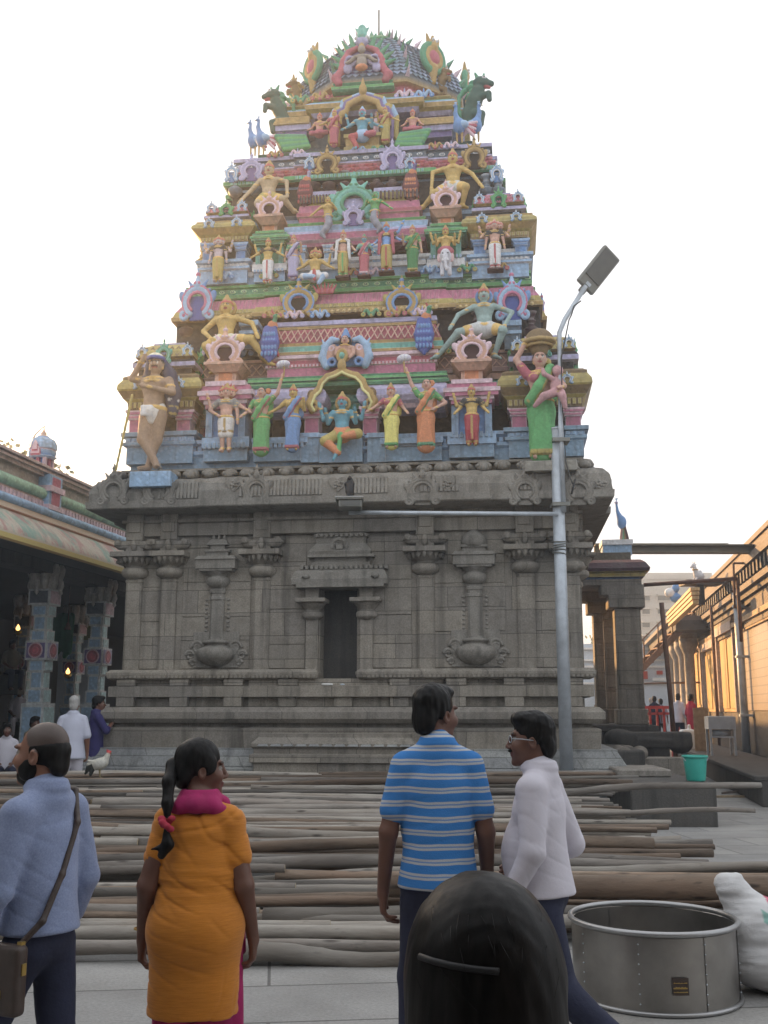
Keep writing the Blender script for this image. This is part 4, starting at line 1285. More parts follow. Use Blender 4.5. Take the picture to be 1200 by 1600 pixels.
# ------------------------------------------------ crown: neck, yalis, dome
def crown():
    z = lambda y, v: tz(y, v)
    m = MB()
    m.sweep(plan(2.3, 1.9, V1 - 1.9), [(.1, 12.95), (.1, 13.1), (.0, 13.12), (0, 13.3), (-.1, 13.3)], [C['mgreen'], C['green'], C['fgreen'], C['mgreen']])
    m.build('tier_base', PAINT, tower)
    m = MB()
    m.box(-1.9, 1.9, 2.5, V1 - 2.4, 13.2, 14.7, C['gblue'])
    m.build('neck_wall', PAINT, tower)
    # neck cornice, higher in the middle
    m = MB()
    m.sweep(plan(1.75, 2.3, V1 - 2.2, 1.05, .22, .9, .22), [(-.1, z(190, 2.2)), (.05, z(188, 2.2)), (.12, z(183, 2.2)), (.22, z(180, 2.2)), (.24, z(174, 2.2)), (.14, z(168, 2.2)), (.05, z(163, 2.2)), (.1, z(160, 2.2)), (.0, z(155, 2.2)), (-.4, z(155, 2.2))], [C['purple'], C['lilac'], C['yel'], C['gold'], C['lblue'], C['teal'], C['gold'], C['gold'], C['yel']])
    m.build('neck_cornice', PAINT, tower)
    for p, q in ((455, -1), (682, 1)):
        m = MB()
        pbox(m, p - 30, p + 30, 193, 203, 2.0, 2.9, C['lilac']); pbox(m, p - 24, p + 24, 203, 214, 2.06, 2.9, C['purple']); pbox(m, p - 28, p + 28, 183, 193, 1.95, 2.9, C['gold'])
        m.build('corner_block', PAINT, tower)
    # front porch arch
    s = SDF()
    for q in (-1, 1):
        pts = [(q * .62, 0, .0), (q * .63, 0, .35), (q * .55, 0, .52), (q * .42, 0, .56), (q * .38, 0, .68), (q * .2, 0, .74), (0, 0, .80)]
        for i in range(len(pts) - 1):
            s.cone(pts[i], pts[i + 1], .055, .055, C['gold'], .012)
            a, b = [(p[0] * 1.16, .02, p[2] + .05) for p in (pts[i], pts[i + 1])]
            s.cone(a, b, .05, .05, C['purple'], .01)
            a, b = [(p[0] * 1.34, .04, p[2] + .07) for p in (pts[i], pts[i + 1])]
            s.cone(a, b, .06, .06, C['lblue'] if i % 2 else C['yel'], .01)
    s.ell((0, -.04, .92), (.10, .08, .1), C['gold'], .02); s.cone((0, -.04, .98), (0, -.04, 1.12), .06, .02, C['gold'], .01)
    me = s.mesh('arch', .015)
    o = link('gold_arch', me, PAINT, tower)
    x, zq = TL(567, 222, 1.75); k = (tz(124, 1.75) - zq) / 1.14
    o.matrix_local = Matrix.Translation((x, 1.75, zq)) @ Matrix.Diagonal((.85, 1, k, 1))
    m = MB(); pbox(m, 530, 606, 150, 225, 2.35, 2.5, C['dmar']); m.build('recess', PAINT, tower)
    m = MB()
    pbox(m, 540, 592, 212, 232, 1.55, 2.2, C['gold']); pbox(m, 537, 595, 208, 213, 1.5, 2.2, C['yel']); pbox(m, 537, 595, 228, 234, 1.5, 2.2, C['yel'])
    m.build('throne', PAINT, tower)
    # eight sided dome
    cx, cv = .12, 3.5
    n = 8
    zb = z(158, 2.6)
    prof = [(1.85, zb - .25), (1.85, zb - .1), (2.0, zb - .05), (2.02, zb + .1), (1.9, zb + .5), (1.62, zb + .95), (1.22, zb + 1.38), (.78, zb + 1.7), (.5, zb + 1.8)]
    m = MB()
    m.lathe((cx, cv, 0), prof, n, [C['rose'], C['rose'], C['gold'], C['gblue'], C['gblue'], C['gblue'], C['gblue'], C['mgreen']], False, 1.05, .85, R(22.5))
    m.build('dome', PAINT, tower)
    # fish-scale tiles on the dome
    m = MB()
    rnd = random.Random(2)
    for f in range(n):
        a0, a1 = R(22.5 + 45 * f), R(22.5 + 45 * (f + 1))
        for k in range(3, 7):
            (r0, z0), (r1, z1) = prof[k], prof[k + 1]
            rows = 4; 
            for rr in range(rows):
                t0 = rr / rows; t1 = (rr + 1.2) / rows
                ra, za = r0 + (r1 - r0) * t0, z0 + (z1 - z0) * t0
                rb, zb_ = r0 + (r1 - r0) * t1, z0 + (z1 - z0) * t1
                cnt = max(2, int(ra * .765 / .13))
                for i in range(cnt):
                    u0, u1 = (i + .04) / cnt, (i + .96) / cnt; um = (i + .5) / cnt
                    def pt(u, r, zz_, o): 
                        x = (math.cos(a0) * (1 - u) + math.cos(a1) * u) * (r + o); y = (math.sin(a0) * (1 - u) + math.sin(a1) * u) * (r + o)
                        return (cx + x * 1.05, cv + y * .85, zz_)
                    V = [pt(u0, rb, zb_, .005), pt(u1, rb, zb_, .005), pt(u1, (ra + rb) / 2, (za + zb_) / 2, .04), pt(um, ra, za - .01, .055), pt(u0, (ra + rb) / 2, (za + zb_) / 2, .04)]
                    m.add(V, [(0, 4, 3, 2, 1)], K(rnd.choice(('#6f86a0', '#7a8fb0', '#5f8095')), 1.6))
    m.build('scale_tiles', PAINT, tower)
    # leaf spikes along the dome's ribs
    for f in range(n):
        m = MB(); a = R(22.5 + 45 * f)
        for i in range(9):
            t = i / 8 * 5
            k = 3 + int(min(t, 4.999)); fr = t - int(min(t, 4.999))
            r_ = prof[k][0] + (prof[k + 1][0] - prof[k][0]) * fr; zz_ = prof[k][1] + (prof[k + 1][1] - prof[k][1]) * fr
            x, y = cx + math.cos(a) * r_ * 1.05, cv + math.sin(a) * r_ * .85
            o = Vector((math.cos(a) * .2, math.sin(a) * .2, .16))
            tn = Vector((-math.sin(a), math.cos(a), 0)) * .05; dn = Vector((0, 0, .11))
            p = Vector((x, y, zz_))
            m.add([p - tn - dn * .5, p + tn - dn * .5, p + dn, p + o], [(0, 1, 3), (1, 2, 3), (2, 0, 3)], C['mgreen'] if i % 2 else C['wpink'])
        m.build('leaf_crest', PAINT, tower)
    m = MB()
    m.lathe((cx, cv, prof[-1][1]), [(.55, -.08), (.6, .02), (.5, .08), (.3, .1), (.3, .16)], 14, [C['mgreen'], C['green']])
    for i in range(14):
        a = R(i * 360 / 14); m.lathe((cx + .5 * math.cos(a), cv + .5 * math.sin(a), prof[-1][1] + .02), [(.06, 0), (.05, .08), (0, .2)], 5, C['mgreen'])
    m.build('lotus_cap', PAINT, tower)
    m = MB()
    xr, zr = TL(592, 16, 3.5); m.tube([(xr, 3.5, prof[-1][1]), (xr, 3.5, zr)], .022, 8, (.2, .18, .2)); m.build('lightning_rod', MATS['lamp_grey'], tower)
    # front gable: flame leaves, red scroll, lilac shell, bust
    s = SDF()
    for q in (-1, 1):
        pts = [(q * .52, 0, .05), (q * .58, 0, .2), (q * .46, 0, .4), (q * .42, 0, .65), (q * .30, 0, .9), (q * .12, 0, 1.0)]
        s.chain(pts, [.09, .10, .08, .08, .07, .06], C['rose'], .03)
        for (a, r0, L) in ((8, .58, .22), (24, .56, .24), (40, .56, .26), (55, .58, .28), (68, .62, .28)):
            x0, z0 = q * .52 * math.cos(R(a)), .45 + r0 * math.sin(R(a))
            s.cone((x0, .02, z0), (x0 + q * L * math.cos(R(a)), .02, z0 + L * (math.sin(R(a)) + .35)), .075, .02, C['mgreen'] if a % 16 else C['green'], .02)
        s.torus((q * .27, -.03, .62), .12, .04, 'y', C['lilac'], .02)
        s.ell((q * .32, -.03, .42), (.1, .06, .14), C['lilac'], .02)
    s.box((0, .12, .5), (.5, .08, .5), .05, C['purple'], .02)
    bz = K('#8f8478', 1.4)
    s.ell((0, -.1, .52), (.12, .08, .17), bz, .03); s.ell((0, -.1, .68), (.17, .07, .06), bz, .03); s.ell((0, -.12, .86), (.085, .08, .1), bz, .02); s.cone((0, -.1, .93), (0, -.1, 1.05), .08, .03, C['gold'], .01); s.ell((0, -.12, .36), (.14, .09, .08), C['orange'], .02)
    for q in (-1, 1): s.chain([(q * .16, -.1, .67), (q * .26, -.1, .56), (q * .34, -.12, .52)], [.045, .04, .03], bz, .02)
    s.ell((0, -.06, 1.12), (.14, .09, .12), C['lilac'], .02)
    s.ell((0, -.05, 1.24), (.18, .08, .07), C['white'], .02)
    s.cone((0, -.05, 1.28), (0, -.05, 1.5), .12, .09, C['teal'], .02)
    for q in (-1, 1): s.cone((q * .08, -.05, 1.42), (q * .15, -.05, 1.52), .04, .015, C['teal'], .01)
    s.cone((0, -.05, 1.5), (0, -.05, 1.62), .05, .015, C['teal'], .01)
    me = s.mesh('gable', .016)
    x, zq = TL(566, 131, 1.9); k = (tz(42, 1.9) - zq) / 1.62
    o = link('flame_gable', me, PAINT, tower); o.matrix_local = Matrix.Translation((x, 1.9, zq)) @ Matrix.Diagonal((.98, 1, k, 1))
    m = MB()
    xg0, xg1 = tx(522, 135, 1.9), tx(612, 135, 1.9)
    m.sweep(rect(xg0, xg1, 1.9, 3), [(0, tz(142, 1.9)), (.05, tz(140, 1.9)), (.05, tz(136, 1.9)), (-.02, tz(134, 1.9)), (.03, tz(130, 1.9)), (-.1, tz(128, 1.9))], [C['mgreen'], C['green'], C['fgreen'], C['mgreen']])
    m.build('gable_base', PAINT, tower)
    # smaller gables on the dome
    def small_gable():
        s = SDF()
        s.torus((0, 0, .3), .25, .06, 'y', C['mgreen'], .01); s.torus((0, -.02, .3), .17, .05, 'y', C['gold'], .01)
        s.ell((0, -.03, .3), (.13, .07, .13), C['rose'], .02)
        s.cone((0, 0, .1), (0, 0, -.15), .09, .06, C['gold'], .03); s.cone((0, 0, .52), (0, 0, .72), .1, .03, C['gold'], .02)
        for q in (-1, 1): s.cone((q * .1, 0, .58), (q * .15, 0, .72), .05, .02, C['gold'], .01); s.ell((q * .05, -.08, .62), .03, C['white'], .002)
        return s.mesh('gable', .016)
    mg = small_gable()
    for (a, r_) in ((-135 + 0, 1.85), (-45, 1.85), (0, 1.95), (180, 1.95), (45, 1.85), (135, 1.85)):
        o = link('small_gable', mg, PAINT, tower)
        o.matrix_local = Matrix.Translation((cx + math.cos(R(a)) * r_ * 1.02, cv + math.sin(R(a)) * r_ * .88, zb + .35)) @ Matrix.Rotation(R(a + 90), 4, 'Z') @ Matrix.Diagonal((1.15, 1.15, 1.25, 1))
crown()
# ================================================================ painted statues on the tower
ARM = dict(
    down=lambda q: ((q * .165, .0, .63), (q * .185, -.03, .47)),
    out=lambda q: ((q * .20, .0, .65), (q * .26, -.09, .56)),
    raised=lambda q: ((q * .21, -.01, .90), (q * .26, -.03, 1.10)),
    raised_out=lambda q: ((q * .24, -.01, .84), (q * .33, -.03, 1.02)),
    hip=lambda q: ((q * .26, .02, .66), (q * .12, -.07, .56)),
    bless=lambda q: ((q * .18, -.02, .64), (q * .19, -.14, .76)),
    back_up=lambda q: ((q * .25, .03, .70), (q * .29, -.01, .86)),
    fold=lambda q: ((q * .17, -.02, .64), (q * .02, -.13, .72)),
    side=lambda q: ((q * .22, .0, .70), (q * .34, -.04, .62)))
GOLDP = K('#c09a40', 1.7)

def head_prims(s, c, r, skin, hair=None, lips=None, moust=False, eyes_=True, tilt=0.0):
    """c: centre of the head, r: half width"""
    x, y, z = c
    s.ell((x, y, z), (r, r * 1.12, r * 1.28), skin, .01)
    s.ell((x, y - r * .25, z - r * .75), (r * .68, r * .72, r * .62), skin, .02)
    s.cone((x, y - r * 1.05, z + r * .05), (x, y - r * 1.28, z - r * .28), r * .13, r * .2, skin, .008)
    for q in (-1, 1):
        s.ell((x + q * r, y, z - r * .1), (r * .16, r * .25, r * .36), skin, .005)
        s.ell((x + q * r * 1.02, y - r * .05, z - r * .6), r * .2, GOLDP, .002)
        if eyes_:
            s.ell((x + q * r * .4, y - r * .98, z + r * .12), (r * .24, r * .14, r * .13), (.75, .73, .68), .002)
            s.dot((x + q * r * .4, y - r * 1.08, z + r * .12), r * .13, (.02, .02, .02))
            s.line((x + q * r * .18, y - r * 1.02, z + r * .36), (x + q * r * .66, y - r * .85, z + r * .38), r * .11, (.03, .02, .02))
    s.ell((x, y - r * .98, z - r * .66), (r * .32, r * .14, r * .12), lips or K('#a03038', 1.3), .003)
    if moust: s.line((x - r * .4, y - r * .98, z - r * .48), (x + r * .4, y - r * .98, z - r * .48), r * .16, (.03, .02, .02))
    if hair is not None:
        s.ell((x, y + r * .22, z + r * .22), (r * 1.1, r * 1.1, r * 1.22), hair, .008)
        s.ell((x, y + r * .95, z - r * .2), (r * .6, r * .4, r * .6), hair, .02)

def crown_prims(s, c, r, col, gem):
    x, y, z = c
    s.cone((x, y + r * .1, z + r * .55), (x, y + r * .1, z + r * .95), r * 1.12, r * 1.0, col, .01)
    s.cone((x, y + r * .1, z + r * .95), (x, y + r * .1, z + r * 2.0), r * .86, r * .45, col, .01)
    s.torus((x, y + r * .1, z + r * .75), r * 1.06, r * .16, 'z', gem, .004)
    s.torus((x, y + r * .1, z + r * 1.35), r * .78, r * .12, 'z', gem, .004)
    s.ell((x, y + r * .1, z + r * 2.3), r * .34, col, .01)
    s.cone((x, y + r * .1, z + r * 2.3), (x, y + r * .1, z + r * 2.8), r * .2, r * .06, col, .008)
    s.ell((x, y - r * .95, z + r * .95), (r * .25, r * .15, r * .3), gem, .004)

def torso_prims(s, skin, fem, blouse=None, lean=0.0):
    t = blouse or skin
    s.cone((0, 0, .50), (lean * .4, -.003, .60), .078, .066, skin, .03, sc=(1.18, .86, 1))
    s.cone((lean * .4, -.003, .60), (lean * .8, -.006, .70), .064, .086, skin, .03, sc=(1.2, .8, 1))
    s.ell((lean, -.004, .755), (.118, .072, .075), t, .03)
    if fem:
        for q in (-1, 1): s.ell((lean + q * .05, -.058, .735), (.045, .042, .045), t, .015)
    else:
        for q in (-1, 1): s.ell((lean + q * .05, -.045, .755), (.055, .035, .04), t, .015)
        s.ell((lean * .4, -.04, .58), (.07, .05, .06), skin, .03)
    s.cone((lean, 0, .80), (lean, -.005, .865), .037, .034, skin, .025)
    # necklaces and belt
    s.torus((lean, -.012, .80), .062, .013, 'z', GOLDP, .004, sc=(1.15, .95))
    s.torus((lean, -.025, .765), .082, .010, 'z', GOLDP, .004, sc=(1.1, .8))
    s.torus((0, 0, .535), .088, .016, 'z', GOLDP, .004, sc=(1.16, .9))

def arm_prims(s, q, sh, el, ha, skin, sleeve=None, scale=1.0):
    s.cone(sh, el, .036 * scale, .029 * scale, skin, .02)
    s.cone(el, ha, .028 * scale, .021 * scale, skin, .01)
    d = Vector(ha) - Vector(el); d.normalize()
    h2 = Vector(ha) + d * .03
    s.ell(h2, (.024 * scale, .02 * scale, .03 * scale), skin, .012)
    for k in range(4):
        o = Vector((.012 * (k - 1.5), -.004, 0))
        s.cone(h2 + o, h2 + o + d * (.045 if k in (1, 2) else .036), .0075, .006, skin, .003)
    s.cone(h2, h2 + Vector((-q * .028, -.012, .006)), .009, .007, skin, .004)
    s.torus(tuple(Vector(sh) * .5 + Vector(el) * .5), .030 * scale, .010, 'z', GOLDP, .003)
    s.torus(tuple(Vector(el) * .12 + Vector(ha) * .88), .021 * scale, .011, 'z', GOLDP, .003)
    if sleeve: s.cone(sh, Vector(sh) * .45 + Vector(el) * .55, .044, .038, sleeve, .015)

def saree_prims(s, col, border, pallu=True, flare=.0, pl=1):
    s.cone((0, .0, .535), (0, .0, .44), .090, .100, col, .03, sc=(1.2, .92, 1))
    s.cone((0, .0, .44), (0, -.005, .04), .098, .070 + flare, col, .04, sc=(1.15, .85, 1))
    for q in (-1, 1): s.cone((q * .05, -.02, .42), (q * .055, -.02, .05), .06, .05 + flare * .6, col, .03)
    for i in range(7):
        x = (i - 3) * .026
        s.cone((x * .5, -.095, .48), (x * 1.25, -.085 - flare * .6, .045), .008, .014, col, .012)
    for i in range(-6, 7):
        x = i * .017
        s.line((x, -.2, .062), (x, .2, .062), .019, border)
    s.line((-.2, 0, .05), (.2, 0, .05), .022, border)
    for dy in (-.12, -.08, -.04, .0): s.line((-.2, dy, .05), (.2, dy, .05), .024, border)
    # a swag over the hip
    for i in range(6):
        t = i / 5
        s.line((pl * (-.13 + .05 * i), -.13, .52 - .25 * math.sin(t * 1.5)), (pl * (-.13 + .05 * (i + 1)), -.13, .52 - .25 * math.sin((i + 1) / 5 * 1.5)), .02, border)
    if pallu:
        pts = [(-pl * .10, -.07, .52), (-pl * .02, -.098, .64), (pl * .05, -.092, .75), (pl * .09, -.03, .825), (pl * .10, .06, .78), (pl * .09, .085, .60)]
        s.chain(pts, [.05, .045, .045, .04, .05, .06], col, .03)
        for i in range(4):
            a, b = pts[i], pts[i + 1]
            o = (pl * .04, -.02, 0)
            s.line(tuple(Vector(a) + Vector(o)), tuple(Vector(b) + Vector(o)), .017, border)

def dhoti_prims(s, col, border, long=.04):
    s.cone((0, 0, .535), (0, 0, .46), .088, .096, col, .03, sc=(1.18, .92, 1))
    for q in (-1, 1):
        s.cone((q * .048, 0, .47), (q * .052, -.015, .27), .080, .062, col, .025)
        s.cone((q * .052, -.015, .27), (q * .056, 0, long), .060, .050, col, .02)
    for i in range(3): s.cone(((i - 1) * .018, -.085, .50), ((i - 1) * .026, -.08, max(.1, long + .02)), .012, .016, col, .01)
    s.line((0, -.11, .5), (0, -.11, long), .02, border)
    s.line((-.2, -.02, long + .01), (.2, -.02, long + .01), .022, border)
    s.line((-.2, -.06, long + .01), (.2, -.06, long + .01), .022, border)

def feet(s, skin, legs=True, spread=.052):
    if not legs: s.cone((0, 0, .5), (0, 0, .06), .05, .04, skin, .01); s.cone((-spread, 0, .05), (spread, 0, .05), .022, .022, skin, .01)
    for q in (-1, 1):
        if legs:
            s.cone((q * spread, 0, .48), (q * spread, -.012, .27), .068, .048, skin, .02)
            s.cone((q * spread, -.012, .27), (q * spread, .012, .05), .045, .026, skin, .015)
        s.cone((q * spread, .012, .028), (q * (spread + .015), -.07, .018), .028, .020, skin, .015)
        s.torus((q * spread, .01, .06), .033, .011, 'z', GOLDP, .003)

def figure(label, px, pyf, pyh, v, skin, dress, arms, crown=None, hair=None, gem=None, rot=0.0, lean=0.0, fem=None, extra=None, res=.0125,
           base=None, group='painted statues on the tower', head=(0, 0), moust=False, scale=None, body_fn=None, halo=None, name='statue', heads=0, xz=None):
    zf = None
    if xz is None:
        x, zf = TL(px, pyf, v); h = TL(px, pyh, v)[1] - zf
    else:
        x, zf, h = xz
    if scale: h = scale
    kind = dress[0]
    fem = (kind == 'saree') if fem is None else fem
    M = TM @ Matrix.Translation((x, v, zf)) @ Matrix.Rotation(rot, 4, 'Z') @ Matrix.Diagonal((h, h, h, 1))
    s = SDF()
    blouse = dress[3] if len(dress) > 3 else None
    hc = (lean * 1.2 + head[0], -.012, .922); r = .058
    if body_fn: body_fn(s)
    else:
        torso_prims(s, skin, fem, blouse, lean)
        feet(s, skin, kind != 'saree')
    head_prims(s, hc, r, skin, hair if crown is None else None, moust=moust)
    for k in range(heads):
        for q in (-1, 1):
            head_prims(s, (hc[0] + q * (.075 + .05 * k), .02 + .02 * k, hc[2] - .004), r * .82, skin, None, eyes_=k == 0)
    for i, a in enumerate(arms):
        q = -1 if i % 2 == 0 else 1
        if a is None: continue
        el, ha = ARM[a](q) if isinstance(a, str) else a
        el = Vector(el) + Vector((lean, 0, 0)); ha = Vector(ha) + Vector((lean, 0, 0))
        arm_prims(s, q, (q * .115 + lean, 0, .785), el, ha, skin, blouse)
    root = link(name, s.mesh('statue_body', res), PAINT)
    root.matrix_world = M
    tag(root, label, 'statue', group)
    def part(nm, sd, rs=res):
        return link(nm, sd.mesh(nm, rs), PAINT, root)
    d = SDF()
    if kind == 'saree': saree_prims(d, dress[1], dress[2], True, dress[4] if len(dress) > 4 else 0.0)
    elif kind == 'dhoti': dhoti_prims(d, dress[1], dress[2], dress[3] if len(dress) > 3 and isinstance(dress[3], float) else .05)
    elif kind == 'fn': dress[1](d)
    if d.p: part('garment', d)
    if crown:
        c = SDF(); crown_prims(c, hc, r, crown, gem or K('#c05050', 1.4))
        for k in range(heads):
            for q in (-1, 1): crown_prims(c, (hc[0] + q * (.075 + .05 * k), .02 + .02 * k, hc[2] - .004), r * .8, crown, gem or K('#c05050', 1.4))
        if halo: c.torus((hc[0], .05, hc[2]), .085, .022, 'y', halo, .005)
        part('crown', c)
    if extra:
        for nm, fn in extra:
            e = SDF(); fn(e); part(nm, e)
    if base is not None:
        e = SDF(); e.box((0, 0, -.02), (.16, .1, .025), .01, base); part('base', e)
    return root

def whisk(q, x, z):
    def fn(s):
        s.cone((x, -.04, z - .06), (x + q * .01, -.04, z + .09), .012, .014, C['gold'], .01)
        for i in range(7):
            a = R(200 + i * 23 - 160)
            s.ell((x + .06 * math.cos(a), -.04, z + .13 + .03 * math.sin(a)), (.05, .045, .045), C['white'] if i % 2 else K('#a9a5b5', 1.6), .02)
    return fn

def statues_one():
    S = C
    # shepherd with staff
    def shep(s):
        torso_prims(s, K('#9a7c62', 1.35), False)
        s.cone((-.05, 0, .48), (-.07, -.03, .27), .07, .05, K('#9a7c62', 1.35), .02); s.cone((-.07, -.03, .27), (.055, -.04, .05), .046, .028, K('#9a7c62', 1.35), .02)
        s.cone((.05, 0, .48), (.03, .01, .27), .07, .05, K('#9a7c62', 1.35), .02); s.cone((.03, .01, .27), (-.03, .02, .05), .046, .028, K('#9a7c62', 1.35), .02)
        s.cone((.055, -.04, .03), (.09, -.10, .02), .028, .02, K('#9a7c62', 1.35), .01); s.cone((-.03, .02, .03), (-.09, -.03, .018), .028, .02, K('#9a7c62', 1.35), .01)
    def shawl(s):
        s.chain([(.02, .06, .98), (.10, .07, .85), (.14, .05, .68), (.15, .04, .52)], [.05, .06, .07, .05], K('#363c5e', 1.1), .04)
        s.chain([(-.06, .06, .95), (-.08, .08, .8), (-.05, .09, .6)], [.05, .06, .05], K('#3a4460', 1.2), .04)
        for z in (.5, .56, .62): s.line((.02, -.1, z), (.3, .1, z - .01), .012, S['yel'] if z < .6 else S['white'])
        s.ell((0, .0, .985), (.068, .07, .05), K('#c8c4a8', 1.5), .01); s.torus((0, -.01, .975), .066, .018, 'z', S['cobalt'], .005)
    def loin(s):
        s.cone((0, 0, .53), (0, 0, .49), .09, .092, K('#c9c5c0', 1.4), .03, sc=(1.2, .9, 1)); s.cone((0, -.08, .5), (0, -.05, .42), .04, .03, K('#c9c5c0', 1.4), .02)
        s.box((-.03, -.095, .5), (.055, .012, .05), .01, S['white'], .01)
    def staff(s): s.cone((-.26, -.12, -.02), (-.14, -.14, .62), .011, .013, S['yel'], .01)
    SH = K('#9a7c62', 1.35)
    figure('tan shepherd statue leaning on a long yellow staff with one hand to his head', 236, 736, 558, -.52, SH, ('fn', loin), [((-.20, -.04, .80), (-.09, -.11, .93)), ((.17, -.06, .66), (-.03, -.15, .69))], hair=S['black'], moust=True, body_fn=shep, extra=[('shawl', shawl), ('staff', staff)], lean=.01)
    # goddess/fire god with flaming hair
    def flames(s):
        for i in range(9):
            a = R(20 + i * 17.5)
            s.cone((.09 * math.cos(a), .05, .92 + .09 * math.sin(a)), (.17 * math.cos(a), .05, .92 + .17 * math.sin(a)), .03, .008, S['red'] if i % 2 else S['orange'], .012)
        s.ell((0, .06, .92), (.1, .03, .1), S['orange'], .01)
    figure('peach two-faced fire god statue with a red flame halo in the left narrow bay', 352, 707, 606, -.42, S['skinp'], ('dhoti', K('#c2bcb8', 1.5), S['gold'], .30), ['hip', 'side', 'back_up', 'down'], crown=S['gold'], heads=1, extra=[('flame_halo', flames)])
    def flower(s):
        for i in range(6): s.ell((.08 + .025 * math.cos(i), .02, .95 + .025 * math.sin(i)), .024, S['orange'], .005)
    figure('green saree woman statue lifting a white fly whisk to the right', 408, 709, 606, -.42, S['skinp'], ('saree', S['green'], S['rose'], S['green'], .02), ['out', ((.24, -.02, .90), (.30, -.03, 1.13))], hair=S['black'], extra=[('hair_flower', flower), ('fly_whisk', whisk(1, .32, 1.19))], lean=-.01)
    figure('gold-skinned woman statue in a blue saree with gold crown', 457, 705, 607, -.40, S['skiny'], ('saree', S['blue2'], S['rose'], S['skiny']), ['side', 'bless'], crown=S['gold'])
    # seated blue god
    def seat(s):
        torso_prims(s, S['skinb'], False)
    def sdh(s):
        s.cone((0, 0, .535), (0, -.02, .48), .095, .11, S['orange'], .03, sc=(1.2, .95, 1))
        s.cone((.05, -.03, .48), (.22, -.10, .47), .075, .065, S['yel'], .03); s.cone((.22, -.10, .47), (.06, -.14, .43), .06, .04, S['orange'], .02)
        s.cone((-.05, -.03, .48), (-.20, -.11, .38), .078, .07, S['yel'], .03); s.cone((-.20, -.11, .38), (-.03, -.14, .22), .065, .045, S['orange'], .02)
        s.cone((0, -.12, .46), (-.02, -.15, .22), .03, .03, S['green'], .02)
        s.cone((-.03, -.14, .23), (-.08, -.18, .12), .026, .02, S['skinb'], .01)
    figure('teal blue four-armed god statue seated under the gold arch', 534, 737, 620, -.34, S['skinb'], ('fn', sdh), ['bless', 'bless', 'back_up', 'back_up'], crown=S['gold'], body_fn=seat, halo=S['gold'])
    figure('woman statue in a yellow saree with red sleeves beside the arch', 612, 701, 605, -.40, S['skinp'], ('saree', K('#c9bb4a', 1.6), S['green'], S['rose']), ['side', 'out'], crown=S['gold'], lean=-.01)
    figure('dancing woman statue in an orange saree lifting a whisk to the left', 666, 702, 593, -.42, S['skinp'], ('saree', S['orange'], S['mgreen'], S['green'], .03), [((-.2, -.02, .92), (-.27, -.03, 1.12)), 'hip'], hair=S['black'], extra=[('fly_whisk', whisk(-1, -.29, 1.16)), ('hair_flower', flower)], lean=.01)
    figure('gold four-armed god statue in a red dhoti in the right narrow bay', 738, 697, 606, -.42, S['skiny'], ('dhoti', K('#a02838', 1.5), S['gold'], .06), ['out', 'out', 'back_up', 'back_up'], crown=S['gold'])
    # woman with basket and child
    def basket(s):
        s.cone((0, 0, 1.02), (0, 0, 1.08), .08, .135, S['dgold'], .01, sc=(1, .8, 1)); s.torus((0, 0, 1.085), .135, .018, 'z', S['gold'], .005, sc=(1, .85))
        s.torus((0, 0, 1.045), .115, .012, 'z', S['gold'], .004, sc=(1, .85)); s.ell((0, 0, 1.0), (.07, .06, .035), S['mgreen'], .01)
        for i in range(9): s.ell((.09 * math.cos(i * .7), .08 * math.sin(i * .7), 1.09), .03, S['yel'] if i % 3 else S['peach'], .01)
    def child(s):
        c = K('#a8767a', 1.6)
        s.ell((.135, -.10, .635), (.058, .05, .085), c, .02); s.ell((.15, -.10, .775), (.048, .05, .055), c, .015)
        s.ell((.15, -.08, .795), (.05, .05, .05), S['black'], .008)
        s.chain([(.10, -.13, .70), (.03, -.14, .74), (.02, -.12, .79)], [.024, .022, .018], c, .01)
        s.chain([(.11, -.13, .57), (.02, -.17, .53), (-.06, -.15, .45)], [.042, .034, .02], c, .015); s.chain([(.17, -.12, .57), (.18, -.18, .52), (.2, -.17, .42)], [.04, .032, .02], c, .015)
        s.torus((.135, -.10, .57), .055, .012, 'z', S['gold'], .004)
    def hairb(s):
        s.ell((0, .03, .935), (.068, .06, .075), S['black'], .01); s.ell((.075, .03, .90), (.03, .03, .045), S['yel'], .01)
    figure('tall woman statue in green saree, basket on her head and child on her hip', 848, 719, 549, -.52, S['skinp'], ('saree', S['green'], S['yel'], S['rose'], .01), [((-.21, -.01, .93), (-.12, -.03, 1.08)), ((.2, -.03, .66), (.17, -.13, .62))], hair=S['black'], extra=[('basket', basket), ('carried_child', child), ('hair_flower', hairb)])
    m = MB()
    pbox(m, 202, 266, 736, 770, -.62, -.2, C['lblue']); pbox(m, 820, 900, 719, 735, -.66, -.2, K('#8a8578', 1.3))
    return m
pd = statues_one()
for nm, rng in (('statue_pedestal', (202, 266, 736, 760, C['lblue'])), ('statue_pedestal', (820, 902, 719, 735, K('#8a8578', 1.3)))):
    m = MB(); pbox(m, rng[0], rng[1], rng[2], rng[3], -.70, -.15, rng[4]); m.build(nm, PAINT, tower, .01)

